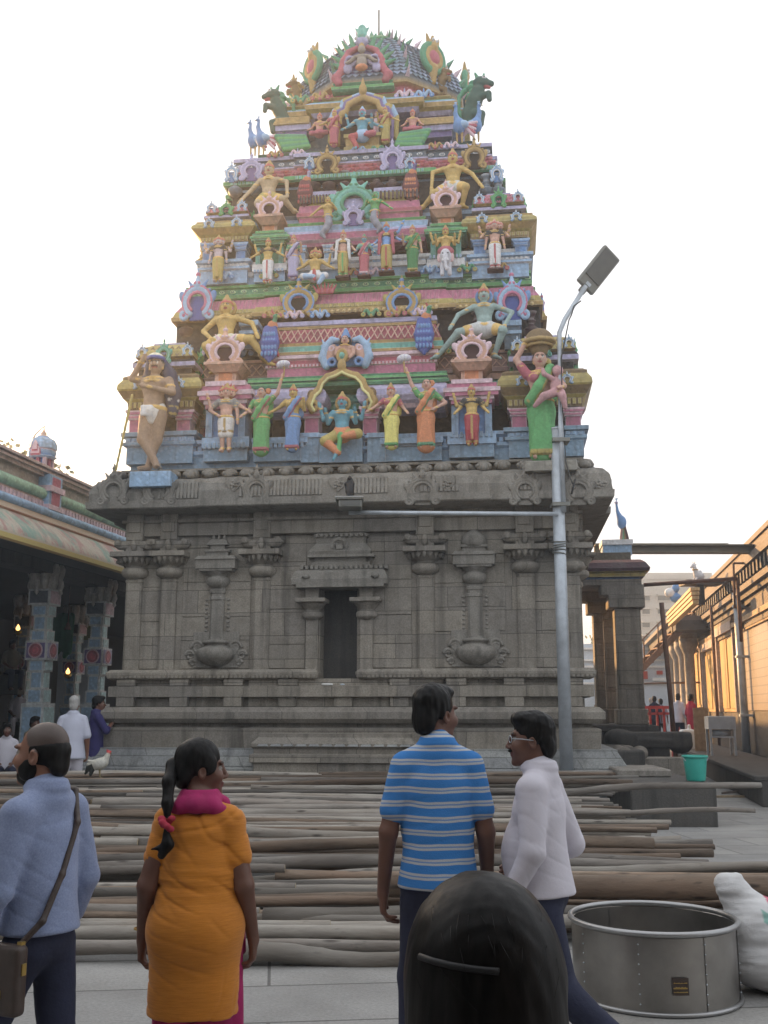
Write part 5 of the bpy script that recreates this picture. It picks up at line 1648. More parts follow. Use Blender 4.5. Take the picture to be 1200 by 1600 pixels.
def giant(label, px, py_hip, py_head, v, skin, short, kneeL, footL, kneeR, footR, armL, armR, crown, halo, rot=0.0):
    """wide-legged giant; knees and feet given as pixels"""
    x, zh = TL(px, py_hip, v); h = (TL(px, py_head, v)[1] - zh) / .48
    z0 = zh - .52 * h
    def loc(p, dv): 
        a, b = TL(p[0], p[1], v + dv * h); return ((a - x) / h, dv, (b - z0) / h)
    kl, fl, kr, fr = loc(kneeL, -.12), loc(footL, -.02), loc(kneeR, -.12), loc(footR, -.02)
    def body(s):
        torso_prims(s, skin, False)
        for q, k_, f_ in ((-1, kl, fl), (1, kr, fr)):
            s.cone((q * .06, -.02, .50), k_, .072, .052, skin, .02); s.cone(k_, f_, .048, .028, skin, .015)
            s.cone(f_, (f_[0] + q * .04, f_[1] - .06, f_[2] - .035), .028, .02, skin, .01); s.torus((f_[0], f_[1], f_[2] + .015), .034, .011, 'z', GOLDP, .003)
            s.cone((f_[0], f_[1], f_[2] - .01), (f_[0] + q * .075, f_[1] - .04, f_[2] - .045), .026, .018, skin, .01)
    def shorts(s):
        s.cone((0, 0, .53), (0, 0, .48), .09, .10, short, .03, sc=(1.2, .95, 1))
        for q, k_ in ((-1, kl), (1, kr)):
            a = Vector((q * .06, -.02, .50)); b = a.lerp(Vector(k_), .62)
            s.cone(a, b, .085, .07, short, .03); s.line(tuple(b), tuple(b + Vector((0, 0, .001))), .085, GOLDP)
        s.torus((0, 0, .53), .095, .018, 'z', GOLDP, .004, sc=(1.15, .92))
    al = loc(armL[0], -.02), loc(armL[1], -.14); ar = loc(armR[0], -.02), loc(armR[1], -.14)
    return figure(label, 0, 0, 0, v, skin, ('fn', shorts), [al, ar], crown=crown, halo=halo, body_fn=body, xz=(x, z0, h), group='giants sitting over the narrow bays', name='giant_statue')
def giants():
    S = C
    giant('gold-skinned giant statue in white shorts above the left narrow bay', 353, 532, 470, .12, S['skiny'], K('#c5c0a8', 1.5), (322, 541), (340, 578), (392, 530), (420, 566), ((318, 518), (332, 531)), ((394, 505), (402, 524)), S['gold'], S['gold'])
    giant('grey green giant statue in white shorts above the right narrow bay', 757, 512, 452, .12, S['skingr'], K('#aeb0b0', 1.5), (716, 520), (684, 556), (786, 516), (772, 556), ((716, 492), (705, 510)), ((800, 488), (786, 512)), S['gold'], S['blue2'])
    giant('golden giant statue in yellow shorts on the upper left tier', 420, 310, 258, 1.05, S['skint'], S['yel'], (403, 318), (414, 342), (444, 312), (459, 330), ((392, 298), (376, 314)), ((448, 284), (449, 304)), S['gold'], None)
    giant('golden giant statue in white shorts on the upper right tier', 708, 292, 240, 1.05, S['skiny'], K('#b5b5b0', 1.5), (680, 302), (661, 324), (728, 292), (722, 322), ((676, 270), (674, 298)), ((738, 272), (752, 290)), S['gold'], None)
giants()

def statues_two():
    S = C; G = 'painted statues on the tower'
    v = .5
    many = ['back_up', 'back_up', ((-.22, .02, .76), (-.26, -.05, .68)), ((.22, .02, .76), (.26, -.05, .68)), ((-.2, .03, .7), (-.27, -.03, .76)), ((.2, .03, .7), (.27, -.03, .76)), 'down', 'down']
    figure('pale violet many-armed god statue in a yellow robe on the upper left corner', 340, 441, 372, v, K('#a08f98', 1.6), ('dhoti', S['yel'], S['gold'], .05), many, crown=S['gold'], heads=1)
    figure('gold god statue in a white dhoti with red stripe on the upper left bay', 418, 443, 376, v, S['skiny'], ('dhoti', S['white'], S['red'], .05), ['side', 'side', 'back_up', 'back_up'], crown=S['gold'])
    figure('slim woman statue in a violet saree and green blouse', 458, 437, 371, v, S['skinp'], ('saree', S['lilac'], S['purple'], S['mgreen']), ['down', 'bless'], hair=S['orange'], crown=S['gold'])
    def seat4(s): torso_prims(s, S['skiny'], False)
    def d4(s):
        s.cone((0, 0, .535), (0, -.02, .46), .095, .12, S['white'], .03, sc=(1.2, .95, 1))
        s.cone((-.05, -.03, .46), (-.22, -.1, .44), .07, .06, S['white'], .03); s.cone((.05, -.03, .46), (.22, -.1, .44), .07, .06, S['white'], .03)
        s.cone((-.22, -.1, .44), (.0, -.16, .40), .055, .04, S['lblue'], .03); s.cone((.2, -.1, .44), (.10, -.15, .27), .055, .04, S['lblue'], .03)
        s.cone((0, -.12, .55), (.02, -.16, .34), .03, .03, S['red'], .02)
    figure('gold four-headed god statue seated in white cloth', 492, 468, 392, v, S['skiny'], ('fn', d4), ['side', 'side', 'back_up', 'back_up'], crown=S['gold'], body_fn=seat4, heads=1)
    def shawl(c):
        def fn(s):
            for q in (-1, 1): s.chain([(q * .05, -.02, .84), (q * .12, -.06, .78), (q * .13, -.08, .6), (q * .15, -.05, .38)], [.03, .035, .035, .03], c, .02)
        return fn
    figure('pink man statue with a white shawl in green and yellow cloth', 536, 433, 364, v - .05, S['skinp'], ('dhoti', S['yel'], S['green'], .05), ['hip', 'out'], crown=S['gold'], extra=[('shawl', shawl(S['white']))], base=S['maroon'])
    figure('small woman statue in a pink saree holding hands with the blue god', 569, 431, 370, v - .05, S['skinb'], ('saree', S['rose'], S['wpink'], S['teal']), ['out', 'out'], crown=S['mgreen'], base=S['maroon'])
    figure('blue god statue in yellow trousers and a red sash', 604, 425, 352, v - .05, K('#4f86bf', 1.7), ('dhoti', S['yel'], S['red'], .05), ['out', 'raised_out', None, 'side'], crown=S['gold'], extra=[('sash', shawl(S['rose']))], base=S['maroon'])
    figure('woman statue in a dark green saree right of the blue god', 645, 427, 356, v - .05, S['skinp'], ('saree', K('#2f7a45', 1.5), S['yel'], S['green']), ['bless', 'down'], crown=S['gold'], base=S['maroon'])
    # deity riding a white elephant
    def torso_only(s): torso_prims(s, S['skiny'], False)
    def rd(s): s.cone((0, 0, .535), (0, -.03, .49), .1, .13, S['rose'], .02, sc=(1.3, 1, 1))
    def ele(s):
        w = K('#b5b5be', 1.6)
        s.ell((0, -.08, .36), (.115, .12, .15), w, .03); s.ell((0, -.16, .40), (.09, .06, .09), w, .03)
        s.chain([(0, -.18, .33), (0, -.22, .22), (.01, -.22, .08), (.03, -.24, .02), (.06, -.25, .05)], [.05, .04, .03, .025, .02], w, .02)
        for q in (-1, 1):
            s.ell((q * .13, -.08, .34), (.045, .02, .10), K('#c09a9a', 1.5), .01); s.cone((q * .05, -.18, .27), (q * .06, -.25, .2), .016, .008, S['white'], .004)
            s.cone((q * .07, -.04, .3), (q * .075, -.05, .0), .045, .042, w, .02); s.dot((q * .055, -.215, .38), .02, S['black'])
    figure('gold god statue riding a small white elephant on the upper right bay', 697, 430, 357, v, S['skiny'], ('fn', rd), ['bless', 'bless', 'back_up', 'back_up'], crown=S['gold'], body_fn=torso_only, extra=[('elephant', ele)])
    figure('peach many-armed god statue in a white dhoti on the upper right corner', 774, 421, 347, v, S['skinp'], ('dhoti', S['white'], S['red'], .06), many, crown=S['peach'], heads=2, base=S['maroon'])
    # two serpent maidens below the teal ornament
    for px, py, q, c, lb in ((512, 352, -1, S['skiny'], 'serpent maiden statue with grey coils, left of the teal ornament'), (586, 344, 1, S['green'], 'serpent maiden statue in green, right of the teal ornament')):
        def tail(s, q=q):
            g_ = K('#7f8290', 1.5)
            s.chain([(0, 0, .52), (q * -.02, -.02, .36), (q * .04, -.04, .22), (q * .12, -.03, .12), (q * .06, -.04, .02)], [.09, .085, .07, .055, .03], g_, .03)
            for i in range(6): s.ell((0, -.05, .5 - i * .03), (.07, .04, .02), C['red'] if i % 2 else C['orange'], .01)
        def bd(s, c=c): torso_prims(s, c, True)
        figure(lb, px, py + 22, py - 44, .62, c, ('fn', tail), [((q * .2, -.02, .72) if q < 0 else (-.2, -.02, .7), (-.34, -.08, .56) if q < 0 else (-.16, -.12, .74)), ((.18, 0, .7), (.12, -.12, .76)) if q < 0 else ((.22, -.02, .7), (.36, -.08, .56))], hair=S['black'], body_fn=bd, group='serpent maidens')
    # upper porch
    v = 1.55
    def seatc(s): torso_prims(s, S['skinb'], False)
    def dc(s):
        s.cone((0, 0, .535), (0, -.02, .46), .095, .12, S['lblue'], .03, sc=(1.2, .95, 1))
        s.cone((.05, -.03, .47), (.21, -.1, .46), .07, .06, S['rose'], .03); s.cone((.2, -.1, .46), (.08, -.15, .42), .05, .035, S['rose'], .02)
        s.cone((-.05, -.03, .47), (-.18, -.12, .40), .07, .06, S['red'], .03); s.cone((-.18, -.12, .40), (-.08, -.15, .18), .055, .04, S['red'], .02); s.cone((-.08, -.15, .18), (-.10, -.2, .12), .026, .02, S['skinb'], .01)
    figure('blue god statue seated on a gold throne in the topmost porch', 566, 250, 172, v - .1, S['skinb'], ('fn', dc), ['side', 'side', 'back_up', 'bless'], crown=S['lblue'], body_fn=seatc)
    figure('woman statue in a dark red saree left of the topmost throne', 522, 229, 174, v, S['skiny'], ('saree', S['rose'], S['red'], S['rose']), ['side', 'bless'], crown=S['gold'])
    figure('woman statue in a yellow saree right of the topmost throne', 602, 224, 170, v, S['skiny'], ('saree', S['yel'], S['red'], S['rose']), ['bless', 'side'], crown=S['gold'])
    figure('small pale statue standing behind the topmost throne', 588, 212, 176, v + .35, S['wpink'], ('dhoti', S['wpink'], S['rose'], .05), ['down', 'bless'], crown=S['wpink'])
    for px, py, lb in ((499, 236, 'small red seated statue left of the topmost porch'), (645, 230, 'small red seated statue right of the topmost porch')):
        def st(s): torso_prims(s, K('#b07868', 1.6), False)
        def ds(s):
            s.cone((0, 0, .535), (0, -.02, .47), .095, .12, S['rose'], .03, sc=(1.2, .95, 1))
            for q in (-1, 1): s.cone((q * .05, -.03, .47), (q * .2, -.1, .45), .07, .06, S['rose'], .03); s.cone((q * .2, -.1, .45), (0, -.15, .42), .05, .04, S['rose'], .03)
        figure(lb, px, py, py - 56, v + .25, K('#b07868', 1.6), ('fn', ds), ['out', 'out'], crown=S['orange'], body_fn=st, group='small seated statues')
    # side face, seen edge-on
    for (xx, vv, zz_, h, sk, cl, lb) in ((4.05, .5, 5.95, 1.35, 'skiny', 'rose', 'gold god statue in red cloth on the right side face, nearest the corner'), (4.1, 2.6, 5.95, 1.35, 'skinp', 'lblue', 'peach statue in blue cloth on the right side face'),
                                         (3.15, 1.1, 9.95, .95, 'skiny', 'yel', 'gold statue in yellow cloth on the upper right side face'), (3.15, 3.2, 9.95, .95, 'skinp', 'rose', 'peach statue in red cloth on the upper right side face'),
                                         (-4.12, .6, 5.95, 1.3, 'skinp', 'rose', 'peach statue in red cloth on the left side face, seen edge-on'), (-3.2, 1.2, 9.95, .95, 'skiny', 'white', 'gold statue in white cloth on the upper left side face')):
        figure(lb, 0, 0, 0, vv, S[sk], ('dhoti', S[cl], S['gold'], .08), ['out', 'out', 'back_up', 'back_up'], crown=S['gold'], rot=R(82) if xx > 0 else R(-82), xz=(xx, zz_, h), res=.015)
    for (xx, vv, zz_, h, lb) in ((3.35, 2.3, 7.6, 1.55, 'golden giant statue seen in profile on the right side face'), (2.75, 2.7, 11.1, 1.35, 'golden giant statue seen in profile on the upper right side face')):
        figure(lb, 0, 0, 0, vv, S['skiny'], ('dhoti', S['white'], S['gold'], .25), ['hip', 'hip'], crown=S['gold'], rot=R(80), xz=(xx, zz_, h), res=.015, name='giant_statue')
statues_two()

# ------------------------------------------------ beasts and birds of stucco
def sculpture(name, label, cat, s, px, py, v, h, res=.012, rot=0.0, flip=False, group=None, xz=None):
    x, z = TL(px, py, v) if xz is None else xz
    o = link(name, s.mesh(name, res), PAINT)
    M = TM @ Matrix.Translation((x, v, z)) @ Matrix.Rotation(rot, 4, 'Z') @ Matrix.Diagonal((h, h, h, 1))
    o.matrix_world = M
    return tag(o, label, cat, group)
def peacock_tail(c1, c2, head, q):
    """bird seen from behind its long drooping tail; q: side the head turns to"""
    s = SDF()
    for i in range(5):
        x = (i - 2) * .075
        s.chain([(x * .6, 0, .92), (x, -.05, .55), (x * .8, -.03, .12 + abs(i - 2) * .06)], [.07, .085, .05], c1, .02)
        for k in range(4):
            s.ell((x * (.8 + .1 * k), -.11, .75 - k * .16), (.032, .02, .06), c2, .006)
    s.ell((q * .05, .02, 1.0), (.12, .1, .12), K('#b86a38', 1.6), .03)
    s.chain([(q * .08, 0, 1.05), (q * .12, -.02, 1.15)], [.06, .05], head, .02); s.ell((q * .14, -.04, 1.2), (.075, .06, .06), head, .02)
    s.cone((q * .19, -.06, 1.19), (q * .27, -.08, 1.15), .03, .01, C['yel'], .005)
    s.cone((q * .1, 0, 1.25), (q * .05, 0, 1.33), .03, .02, C['red'], .01); s.dot((q * .17, -.1, 1.22), .02, C['black'])
    for i in range(3): s.cone((q * .15, .02, .8 - i * .2), (q * .2, .02, .65 - i * .2), .04, .03, C['red'], .02)
    return s
def standing_peacock(q, body, tail, wing):
    s = SDF()
    s.ell((0, 0, .42), (.15, .17, .2), body, .03); s.chain([(q * .04, -.02, .55), (q * .09, -.04, .74), (q * .07, -.05, .90)], [.09, .05, .035], body, .03)
    s.ell((q * .09, -.06, .93), (.055, .05, .045), body, .01); s.cone((q * .13, -.07, .93), (q * .2, -.08, .90), .018, .006, C['yel'], .004)
    for i in range(3): s.cone((q * .07, -.05, .97), (q * (.05 + .03 * i), -.05, 1.04), .008, .012, C['lblue'], .004)
    for i in range(5): s.cone((-q * .1, .02, .45), (-q * (.42 - .02 * i), 0, .42 - .09 * i + .08), .06, .035, tail if i % 2 else C['wpink'], .015)
    s.ell((-q * .1, -.08, .42), (.13, .09, .1), wing, .02)
    for k in (-1, 1): s.cone((k * .06, 0, .26), (k * .06, 0, .0), .03, .022, C['gold'], .01)
    return s
def yali(q, body, mane):
    """rearing lion-like beast, head turned to q"""
    s = SDF()
    s.chain([(-q * .12, .05, .0), (-q * .12, .05, .3), (0, 0, .55), (q * .08, -.02, .75)], [.10, .14, .15, .13], body, .05)
    s.ell((q * .14, -.04, .92), (.16, .13, .13), body, .04); s.cone((q * .22, -.06, .90), (q * .34, -.08, .86), .09, .06, body, .03)
    s.cone((q * .22, -.06, .83), (q * .30, -.08, .78), .05, .03, C['red'], .02)
    s.ell((q * .2, -.15, .97), .035, C['white'], .005); s.dot((q * .2, -.185, .97), .018, C['black'])
    s.cone((q * .08, -.02, 1.02), (q * .02, -.02, 1.16), .05, .02, mane, .02); s.cone((q * .18, -.02, 1.02), (q * .2, -.02, 1.13), .04, .02, mane, .02)
    for i in range(6): s.ell((-q * (.02 + .05 * (i % 2)), .02, .95 - i * .09), (.09, .1, .06), mane, .02)
    s.chain([(q * .1, -.05, .6), (q * .28, -.12, .62), (q * .3, -.14, .48)], [.08, .06, .05], body, .03)
    s.chain([(q * .02, -.05, .25), (q * .14, -.1, .2), (q * .12, -.08, .0)], [.1, .07, .06], body, .03)
    s.chain([(-q * .2, .05, .2), (-q * .33, .05, .4), (-q * .3, .05, .7), (-q * .2, .05, .82)], [.05, .045, .04, .06], mane, .03)
    return s
def beasts():
    S = C
    sculpture('peacock_statue', 'blue violet peacock statue with drooping tail beside the left giant', 'statue', peacock_tail(S['cobalt'], S['blue2'], S['mgreen'], 1), 421, 572, .0, .80, group='peacock statues')
    sculpture('peacock_statue', 'blue violet peacock statue with drooping tail beside the grey green giant', 'statue', peacock_tail(S['cobalt'], S['blue2'], S['mgreen'], 1), 663, 560, .0, .80, group='peacock statues')
    dr = K('#6a3038', 1.4)
    sculpture('peacock_statue', 'dark red peacock statue on the upper tier, left of the teal ornament', 'statue', peacock_tail(dr, S['red'], S['lilac'], 1), 476, 331, 1.0, .70, group='peacock statues')
    sculpture('peacock_statue', 'dark red peacock statue on the upper tier, right of the teal ornament', 'statue', peacock_tail(dr, S['orange'], S['purple'], 1), 642, 322, 1.0, .72, group='peacock statues')
    for px, py, v, h, q, lb in ((408, 241, 1.5, .82, -1, 'blue peacock statue on the top left ledge with a red wing'), (395, 243, 2.0, .80, -1, 'blue peacock statue at the outer left end of the top ledge'),
                                (718, 222, 1.5, .85, -1, 'blue peacock statue on the top right ledge with a red tail'), (744, 221, 1.7, .85, 1, 'blue peacock statue at the outer right end of the top ledge')):
        sculpture('peacock_statue', lb, 'statue', standing_peacock(q, S['blue2'], S['rose'], S['lblue']), px, py, v, h, group='peacock statues')
    for px, q, lb in ((462, -1, 'green feathered wing sculpture left of the topmost porch'), (640, 1, 'green feathered wing sculpture right of the topmost porch')):
        s = SDF()
        for i in range(6):
            s.cone((q * -.3 + q * i * .02, 0, .1 + .05 * i), (q * (.25 + .04 * i), -.05, .02 + .07 * i), .055, .06, S['mgreen'] if i % 2 else S['green'], .02)
        s.ell((0, .03, .12), (.35, .08, .13), S['mgreen'], .03)
        sculpture('wing_sculpture', lb, 'sculpture', s, px, 236 if q < 0 else 231, 1.5, .9, group='green wing sculptures')
    dg = K('#2a5348', 1.5)
    for px, py, v, h, q, b, lb in ((436, 208, 2.1, .98, -1, dg, 'dark green rearing beast statue on the left of the dome'), (742, 198, 2.2, 1.08, 1, dg, 'dark green rearing beast statue on the right of the dome'),
                                (464, 170, 2.6, .66, -1, S['dgold'], 'small bronze rearing beast statue by the left of the dome'), (690, 150, 2.5, .62, 1, S['dgold'], 'small bronze rearing beast statue by the right of the dome')):
        sculpture('beast_statue', lb, 'statue', yali(q, b, S['mgreen'] if b is dg else S['gold']), px, py, v, h, group='rearing beasts round the dome', res=.015)
    # bust in the blue shell ornament
    s = SDF()
    for q in (-1, 1):
        s.chain([(q * .50, .02, .02), (q * .60, .02, .25), (q * .52, .02, .55), (q * .36, .02, .72), (q * .22, .02, .70)], [.10, .11, .10, .09, .07], S['lblue'], .03)
        s.ell((q * .36, -.02, .36), (.12, .06, .24), S['skinp'], .02, rot=(0, q * -18, 0)); s.torus((q * .36, -.06, .46), .06, .025, 'y', S['wpink'], .01)
        s.torus((q * .34, -.04, .1), .09, .045, 'y', S['blue2'], .02)
        for i in range(5): s.cone((q * (.56 + .03 * (i % 2)), .02, .1 + .13 * i), (q * (.70 - .02 * i), .02, .18 + .14 * i), .045, .015, S['lblue'], .01)
    s.box((0, .12, .35), (.45, .06, .33), .03, S['blue2'], .02)
    s.cone((0, .02, .78), (0, .02, .95), .13, .06, S['blue2'], .03); s.cone((0, .02, .92), (0, .02, 1.02), .05, .02, S['lblue'], .01)
    s.ell((0, -.1, .28), (.17, .10, .2), S['skinp'], .04); s.ell((0, -.1, .45), (.22, .09, .08), S['skinp'], .04); s.cone((0, -.1, .5), (0, -.1, .58), .06, .055, S['skinp'], .02)
    head_prims(s, (0, -.12, .66), .088, S['skinp'], S['black'])
    for q in (-1, 1): s.chain([(q * .09, -.04, .7), (q * .13, -.06, .5), (q * .17, -.08, .3)], [.05, .05, .03], S['black'], .02); s.chain([(q * .2, -.1, .44), (q * .22, -.13, .28), (q * .12, -.18, .16)], [.06, .05, .04], S['skinp'], .02)
    s.torus((0, -.12, .5), .11, .02, 'z', GOLDP, .005)
    sculpture('shell_niche_bust', 'pink bust with black hair inside a pale blue shell ornament over the gold arch', 'statue', s, 540, 572, -.02, .72)
    # a lily bud finial in red petals in the middle of the eave
    s = SDF()
    for i in range(7): s.cone(((i - 3) * .05, -.03, 0), ((i - 3) * .085, -.06, .22 - abs(i - 3) * .02), .04, .012, S['red'] if i % 2 else S['rose'], .01)
    sculpture('red_lotus', 'small red lotus ornament on the green eave', 'sculpture', s, 508, 458, .50, .9)
    s = SDF()
beasts()
# ================================================================ ground and the buildings around
CY = math.atan(.1885)
class Frame:
    """vertical plane frame: s runs into the picture along the corridor, n to the right of it"""
    def __init__(s, o, yaw=CY):
        s.o = Vector((o[0], o[1], 0)); s.e = Vector((math.sin(yaw), math.cos(yaw), 0)); s.n = Vector((math.cos(yaw), -math.sin(yaw), 0)); s.yaw = yaw
        s.M = Matrix.Translation(s.o) @ Matrix.Rotation(-yaw, 4, 'Z')
    def hit(s, px, py, n):
        d = Vector(ray(px, py)); p0 = s.o + s.n * n
        t = s.n.dot(p0 - Vector((0, 0, CAM_H))) / s.n.dot(d)
        p = Vector((0, 0, CAM_H)) + d * t
        return (p - s.o).dot(s.e), p.z
G = MATS
def structure(o): return tag(o, kind='structure')
m = MB(); m.box(-240, 240, -40, 420, -.3, 0, G5); structure(m.build('ground', G['stone_paving']))

LH = Frame((-7.3, 22.0))
def left_hall():
    root = empty('pillared_hall', LH.M, 'pillared hall with blue painted pillars and a pale mural eave left of the tower', 'hall')
    z = lambda y, n, px=87: LH.hit(px, y, n)[1]
    S0, S1 = -26, 34
    m = MB()
    m.box(-8.5, .9, S0, S1, 0, .32, G5); m.build('floor_platform', G['grey_granite'], root, .02)
    # local x = n, y = s
    def pillar(n, s):
        m = MB(); b = K('#9cc0e2', 1.6); e = K('#bccbd6', 1.5); dk = K('#86a8cd', 1.6)
        zt_ = 4.5
        m.box(n - .25, n + .25, s - .25, s + .25, .3, 1.72, e); m.box(n - .21, n + .21, s - .265, s + .265, .45, 1.64, dk)
        m.box(n - .265, n + .265, s - .21, s + .21, .45, 1.64, b)
        za, zb_ = 1.45, 3.72
        for (a, b_, w) in ((1.72, 2.02, .18), (2.02, 2.38, .145), (2.38, 2.62, .18), (2.62, 3.02, .245), (3.02, 3.25, .18), (3.25, 3.55, .145), (3.55, 3.78, .185), (3.78, 4.12, .245)):
            m.box(n - w, n + w, s - w, s + w, a, b_, e)
            if w < .24:
                m.box(n - w * .72, n + w * .72, s - w - .02, s + w + .02, a + .03, b_ - .03, dk); m.box(n - w - .02, n + w + .02, s - w * .72, s + w * .72, a + .03, b_ - .03, b)
            else: m.box(n - w * .85, n + w * .85, s - w - .015, s + w + .015, a + .04, b_ - .04, C['purple'] if a < 3.5 else K('#5f6672', 1.3)); m.box(n - w - .015, n + w + .015, s - w * .85, s + w * .85, a + .04, b_ - .04, C['lilac'] if a < 3.5 else C['wpink'])
        o = m.build('pillar', PAINT, root)
        # round red medallions
        q = MB()
        for (rr, cc, yy) in ((.17, C['wpink'], .268), (.14, C['rose'], .274), (.08, K('#c45a66', 1.5), .28)):
            V = [(n + rr * math.cos(R(a)), s - yy, 2.82 + rr * math.sin(R(a))) for a in range(0, 360, 20)]
            q.add(V + [(v[0], s - .24, v[2]) for v in V], [tuple(range(18))] + [((j + 1) % 18, j, 18 + j, 18 + (j + 1) % 18) for j in range(18)], cc)
            V = [(n + yy, s + rr * math.cos(R(a)), 2.82 + rr * math.sin(R(a))) for a in range(0, 360, 20)]
            q.add(V + [(n + .24, v[1], v[2]) for v in V], [tuple(range(18))] + [((j + 1) % 18, j, 18 + j, 18 + (j + 1) % 18) for j in range(18)], cc)
        q.build('medallion', PAINT, o)
        # white bracket carvings
        q = MB(); w = K('#b5b0a8', 1.5)
        q.box(n - .2, n + .2, s - .2, s + .2, 4.12, 4.7, w)
        for (dx, dy) in ((1, 0), (-1, 0), (0, 1), (0, -1)):
            for k in range(2):
                t = .12 if k else -.12
                cx, cy = n + dx * .25 + (dy * t), s + dy * .25 + (dx * t)
                q.lathe((cx, cy, 4.12), [(.0, -.02), (.06, .02), (.09, .14), (.07, .24), (.11, .34), (.12, .46), (.08, .54)], 8, w)
            q.lathe((n + dx * .36, s + dy * .36, 4.1), [(0, -.12), (.05, -.06), (.03, 0), (.07, .1), (.05, .2)], 7, w)
        q.build('bracket', PAINT, o)
    for s in (-5.6, -2.8, 0, 2.62, 5.3, 8, 10.8, 13.6): pillar(0, s)
    for s in (-2.8, 0, 2.8, 5.6, 8.4): pillar(-3.6, s)
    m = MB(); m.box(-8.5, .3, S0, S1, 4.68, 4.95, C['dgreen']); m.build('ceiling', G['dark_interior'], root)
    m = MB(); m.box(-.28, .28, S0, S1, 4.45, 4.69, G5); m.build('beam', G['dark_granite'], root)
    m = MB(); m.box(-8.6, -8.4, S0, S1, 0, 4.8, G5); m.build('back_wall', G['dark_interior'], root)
    # eave with mural, yellow edge
    prof = [(.3, 4.68, None), (1.06, 4.63, K('#5d5448', 1.2)), (1.12, 4.62, C['yel']), (1.10, 4.74, C['yel'])]
    zt_ = z(823, .55)
    n0 = .55
    m = MB()
    def strip(n_a, z_a, n_b, z_b, col):
        m.add([(n_a, S0, z_a), (n_a, S1, z_a), (n_b, S1, z_b), (n_b, S0, z_b)], [(0, 1, 2, 3)], col)
    strip(.28, 4.69, 1.1, 4.62, K('#4a4238', 1.2))
    strip(1.1, 4.62, 1.13, 4.66, C['gold'])
    strip(1.13, 4.66, 1.11, 4.76, C['yel'])
    n = 14
    for i in range(n):
        t0, t1 = i / n, (i + 1) / n
        f = lambda t: (1.1 - (1.1 - n0) * (t ** 1.6), 4.76 + (zt_ - 4.76) * t)
        strip(*f(t0), *f(t1), K('#a59a88', 1.4))
    z1, z2, z3, z4, z5, z6 = z(812, .5), z(801, .5), z(788, .4), z(773, .35), z(756, .3), z(738, .4)
    strip(n0, zt_, .6, zt_ + .03, C['peach']); strip(.6, zt_ + .03, .55, z1, K('#b09a80', 1.4))
    m.build('mural_eave', MATS['mural'], root)
    m = MB(); m.tube([(.52, S0, (z1 + z2) / 2), (.52, S1, (z1 + z2) / 2)], (z2 - z1) / 2 + .02, 12, C['lblue']); m.build('blue_moulding', PAINT, root)
    m = MB(); m.box(.0, .42, S0, S1, z2 - .02, z3, K('#b8988c', 1.45))
    for i in range(420): m.box(.40, .45, S0 + i * .143, S0 + i * .143 + .08, z2 + .05, z3 - .05, C['wpink'])
    m.build('bead_course', PAINT, root)
    m = MB(); m.tube([(.40, S0, (z3 + z4) / 2), (.40, S1, (z3 + z4) / 2)], (z4 - z3) / 2 + .01, 12, K('#8fb596', 1.45)); m.build('green_moulding', PAINT, root)
    m = MB(); m.box(-.1, .3, S0, S1, z4 - .1, z5 + .1, K('#a59a90', 1.4)); m.build('parapet_panel', PAINT, root)
    m = MB()
    for (a, b, n_) in ((0, .35, .42), (.35, .55, .5), (.55, .75, .46), (.75, 1, .55)): m.box(-.2, n_, S0, S1, z5 + (z6 - z5) * a, z5 + (z6 - z5) * b, K('#b8a098', 1.45))
    m.build('coping', PAINT, root)
    # post and miniature shrine on the parapet
    def post(s):
        m = MB()
        m.box(.1, .56, s - .26, s + .26, z2, z5 + .05, C['lblue']); m.box(.1, .58, s - .16, s + .16, z2, z5, C['rose']); m.box(.05, .62, s - .3, s + .3, z4 - .06, z4 + .06, C['wpink']); m.box(.05, .6, s - .3, s + .3, z2, z2 + .1, C['wpink'])
        return m.build('parapet_post', PAINT, root)
    sp = LH.hit(76, 770, .4)[0]
    for s in (sp, sp - 6.2, sp + 6.2, sp + 12.4): post(s)
    for s in (sp, sp - 12.4):
        q = MB(); c0 = .2
        q.box(c0 - .22, c0 + .22, s - .24, s + .24, z6 - .3, z6 + .05, C['wpink'])
        for (dx, dy) in ((-1, -1), (1, -1), (1, 1), (-1, 1), (0, -1), (1, 0)): q.box(c0 + dx * .15 - .035, c0 + dx * .15 + .035, s + dy * .15 - .035, s + dy * .15 + .035, z6 + .05, z6 + .3, C['wpink'] if dx * dy else C['rose'])
        q.box(c0 - .12, c0 + .12, s - .12, s + .12, z6 + .05, z6 + .3, C['blue2'])
        q.lathe((c0, s, z6 + .3), [(.27, 0), (.31, .04), (.27, .07), (.29, .2), (.27, .22), (.30, .26), (.29, .40), (.24, .52), (.15, .58), (.14, .6)], 8, [C['lblue'], C['lblue'], C['blue2'], C['lblue'], C['wpink'], C['lblue']], False, rot=R(22.5))
        q.lathe((c0, s, z6 + .9), [(.11, 0), (.12, .02), (.05, .06), (.07, .1), (.035, .15), (.015, .2), (.01, .32)], 10, C['peach'])
        for k in range(4): q.prism([(c0 - .11 + .02 * k, z6 + .33 + .05 * k), (c0 + .11 - .02 * k, z6 + .33 + .05 * k), (c0 + .1 - .02 * k, z6 + .5 + .05 * k), (c0, z6 + .58 + .05 * k), (c0 - .1 + .02 * k, z6 + .5 + .05 * k)], s - .30 - .012 * k, s - .24, (C['rose'], C['wpink'])[k % 2])
        o = q.build('miniature_shrine', PAINT, root); o.matrix_local = Matrix.Translation((0, 0, z6 * .2)) @ Matrix.Diagonal((1, 1, .8, 1))
    return root
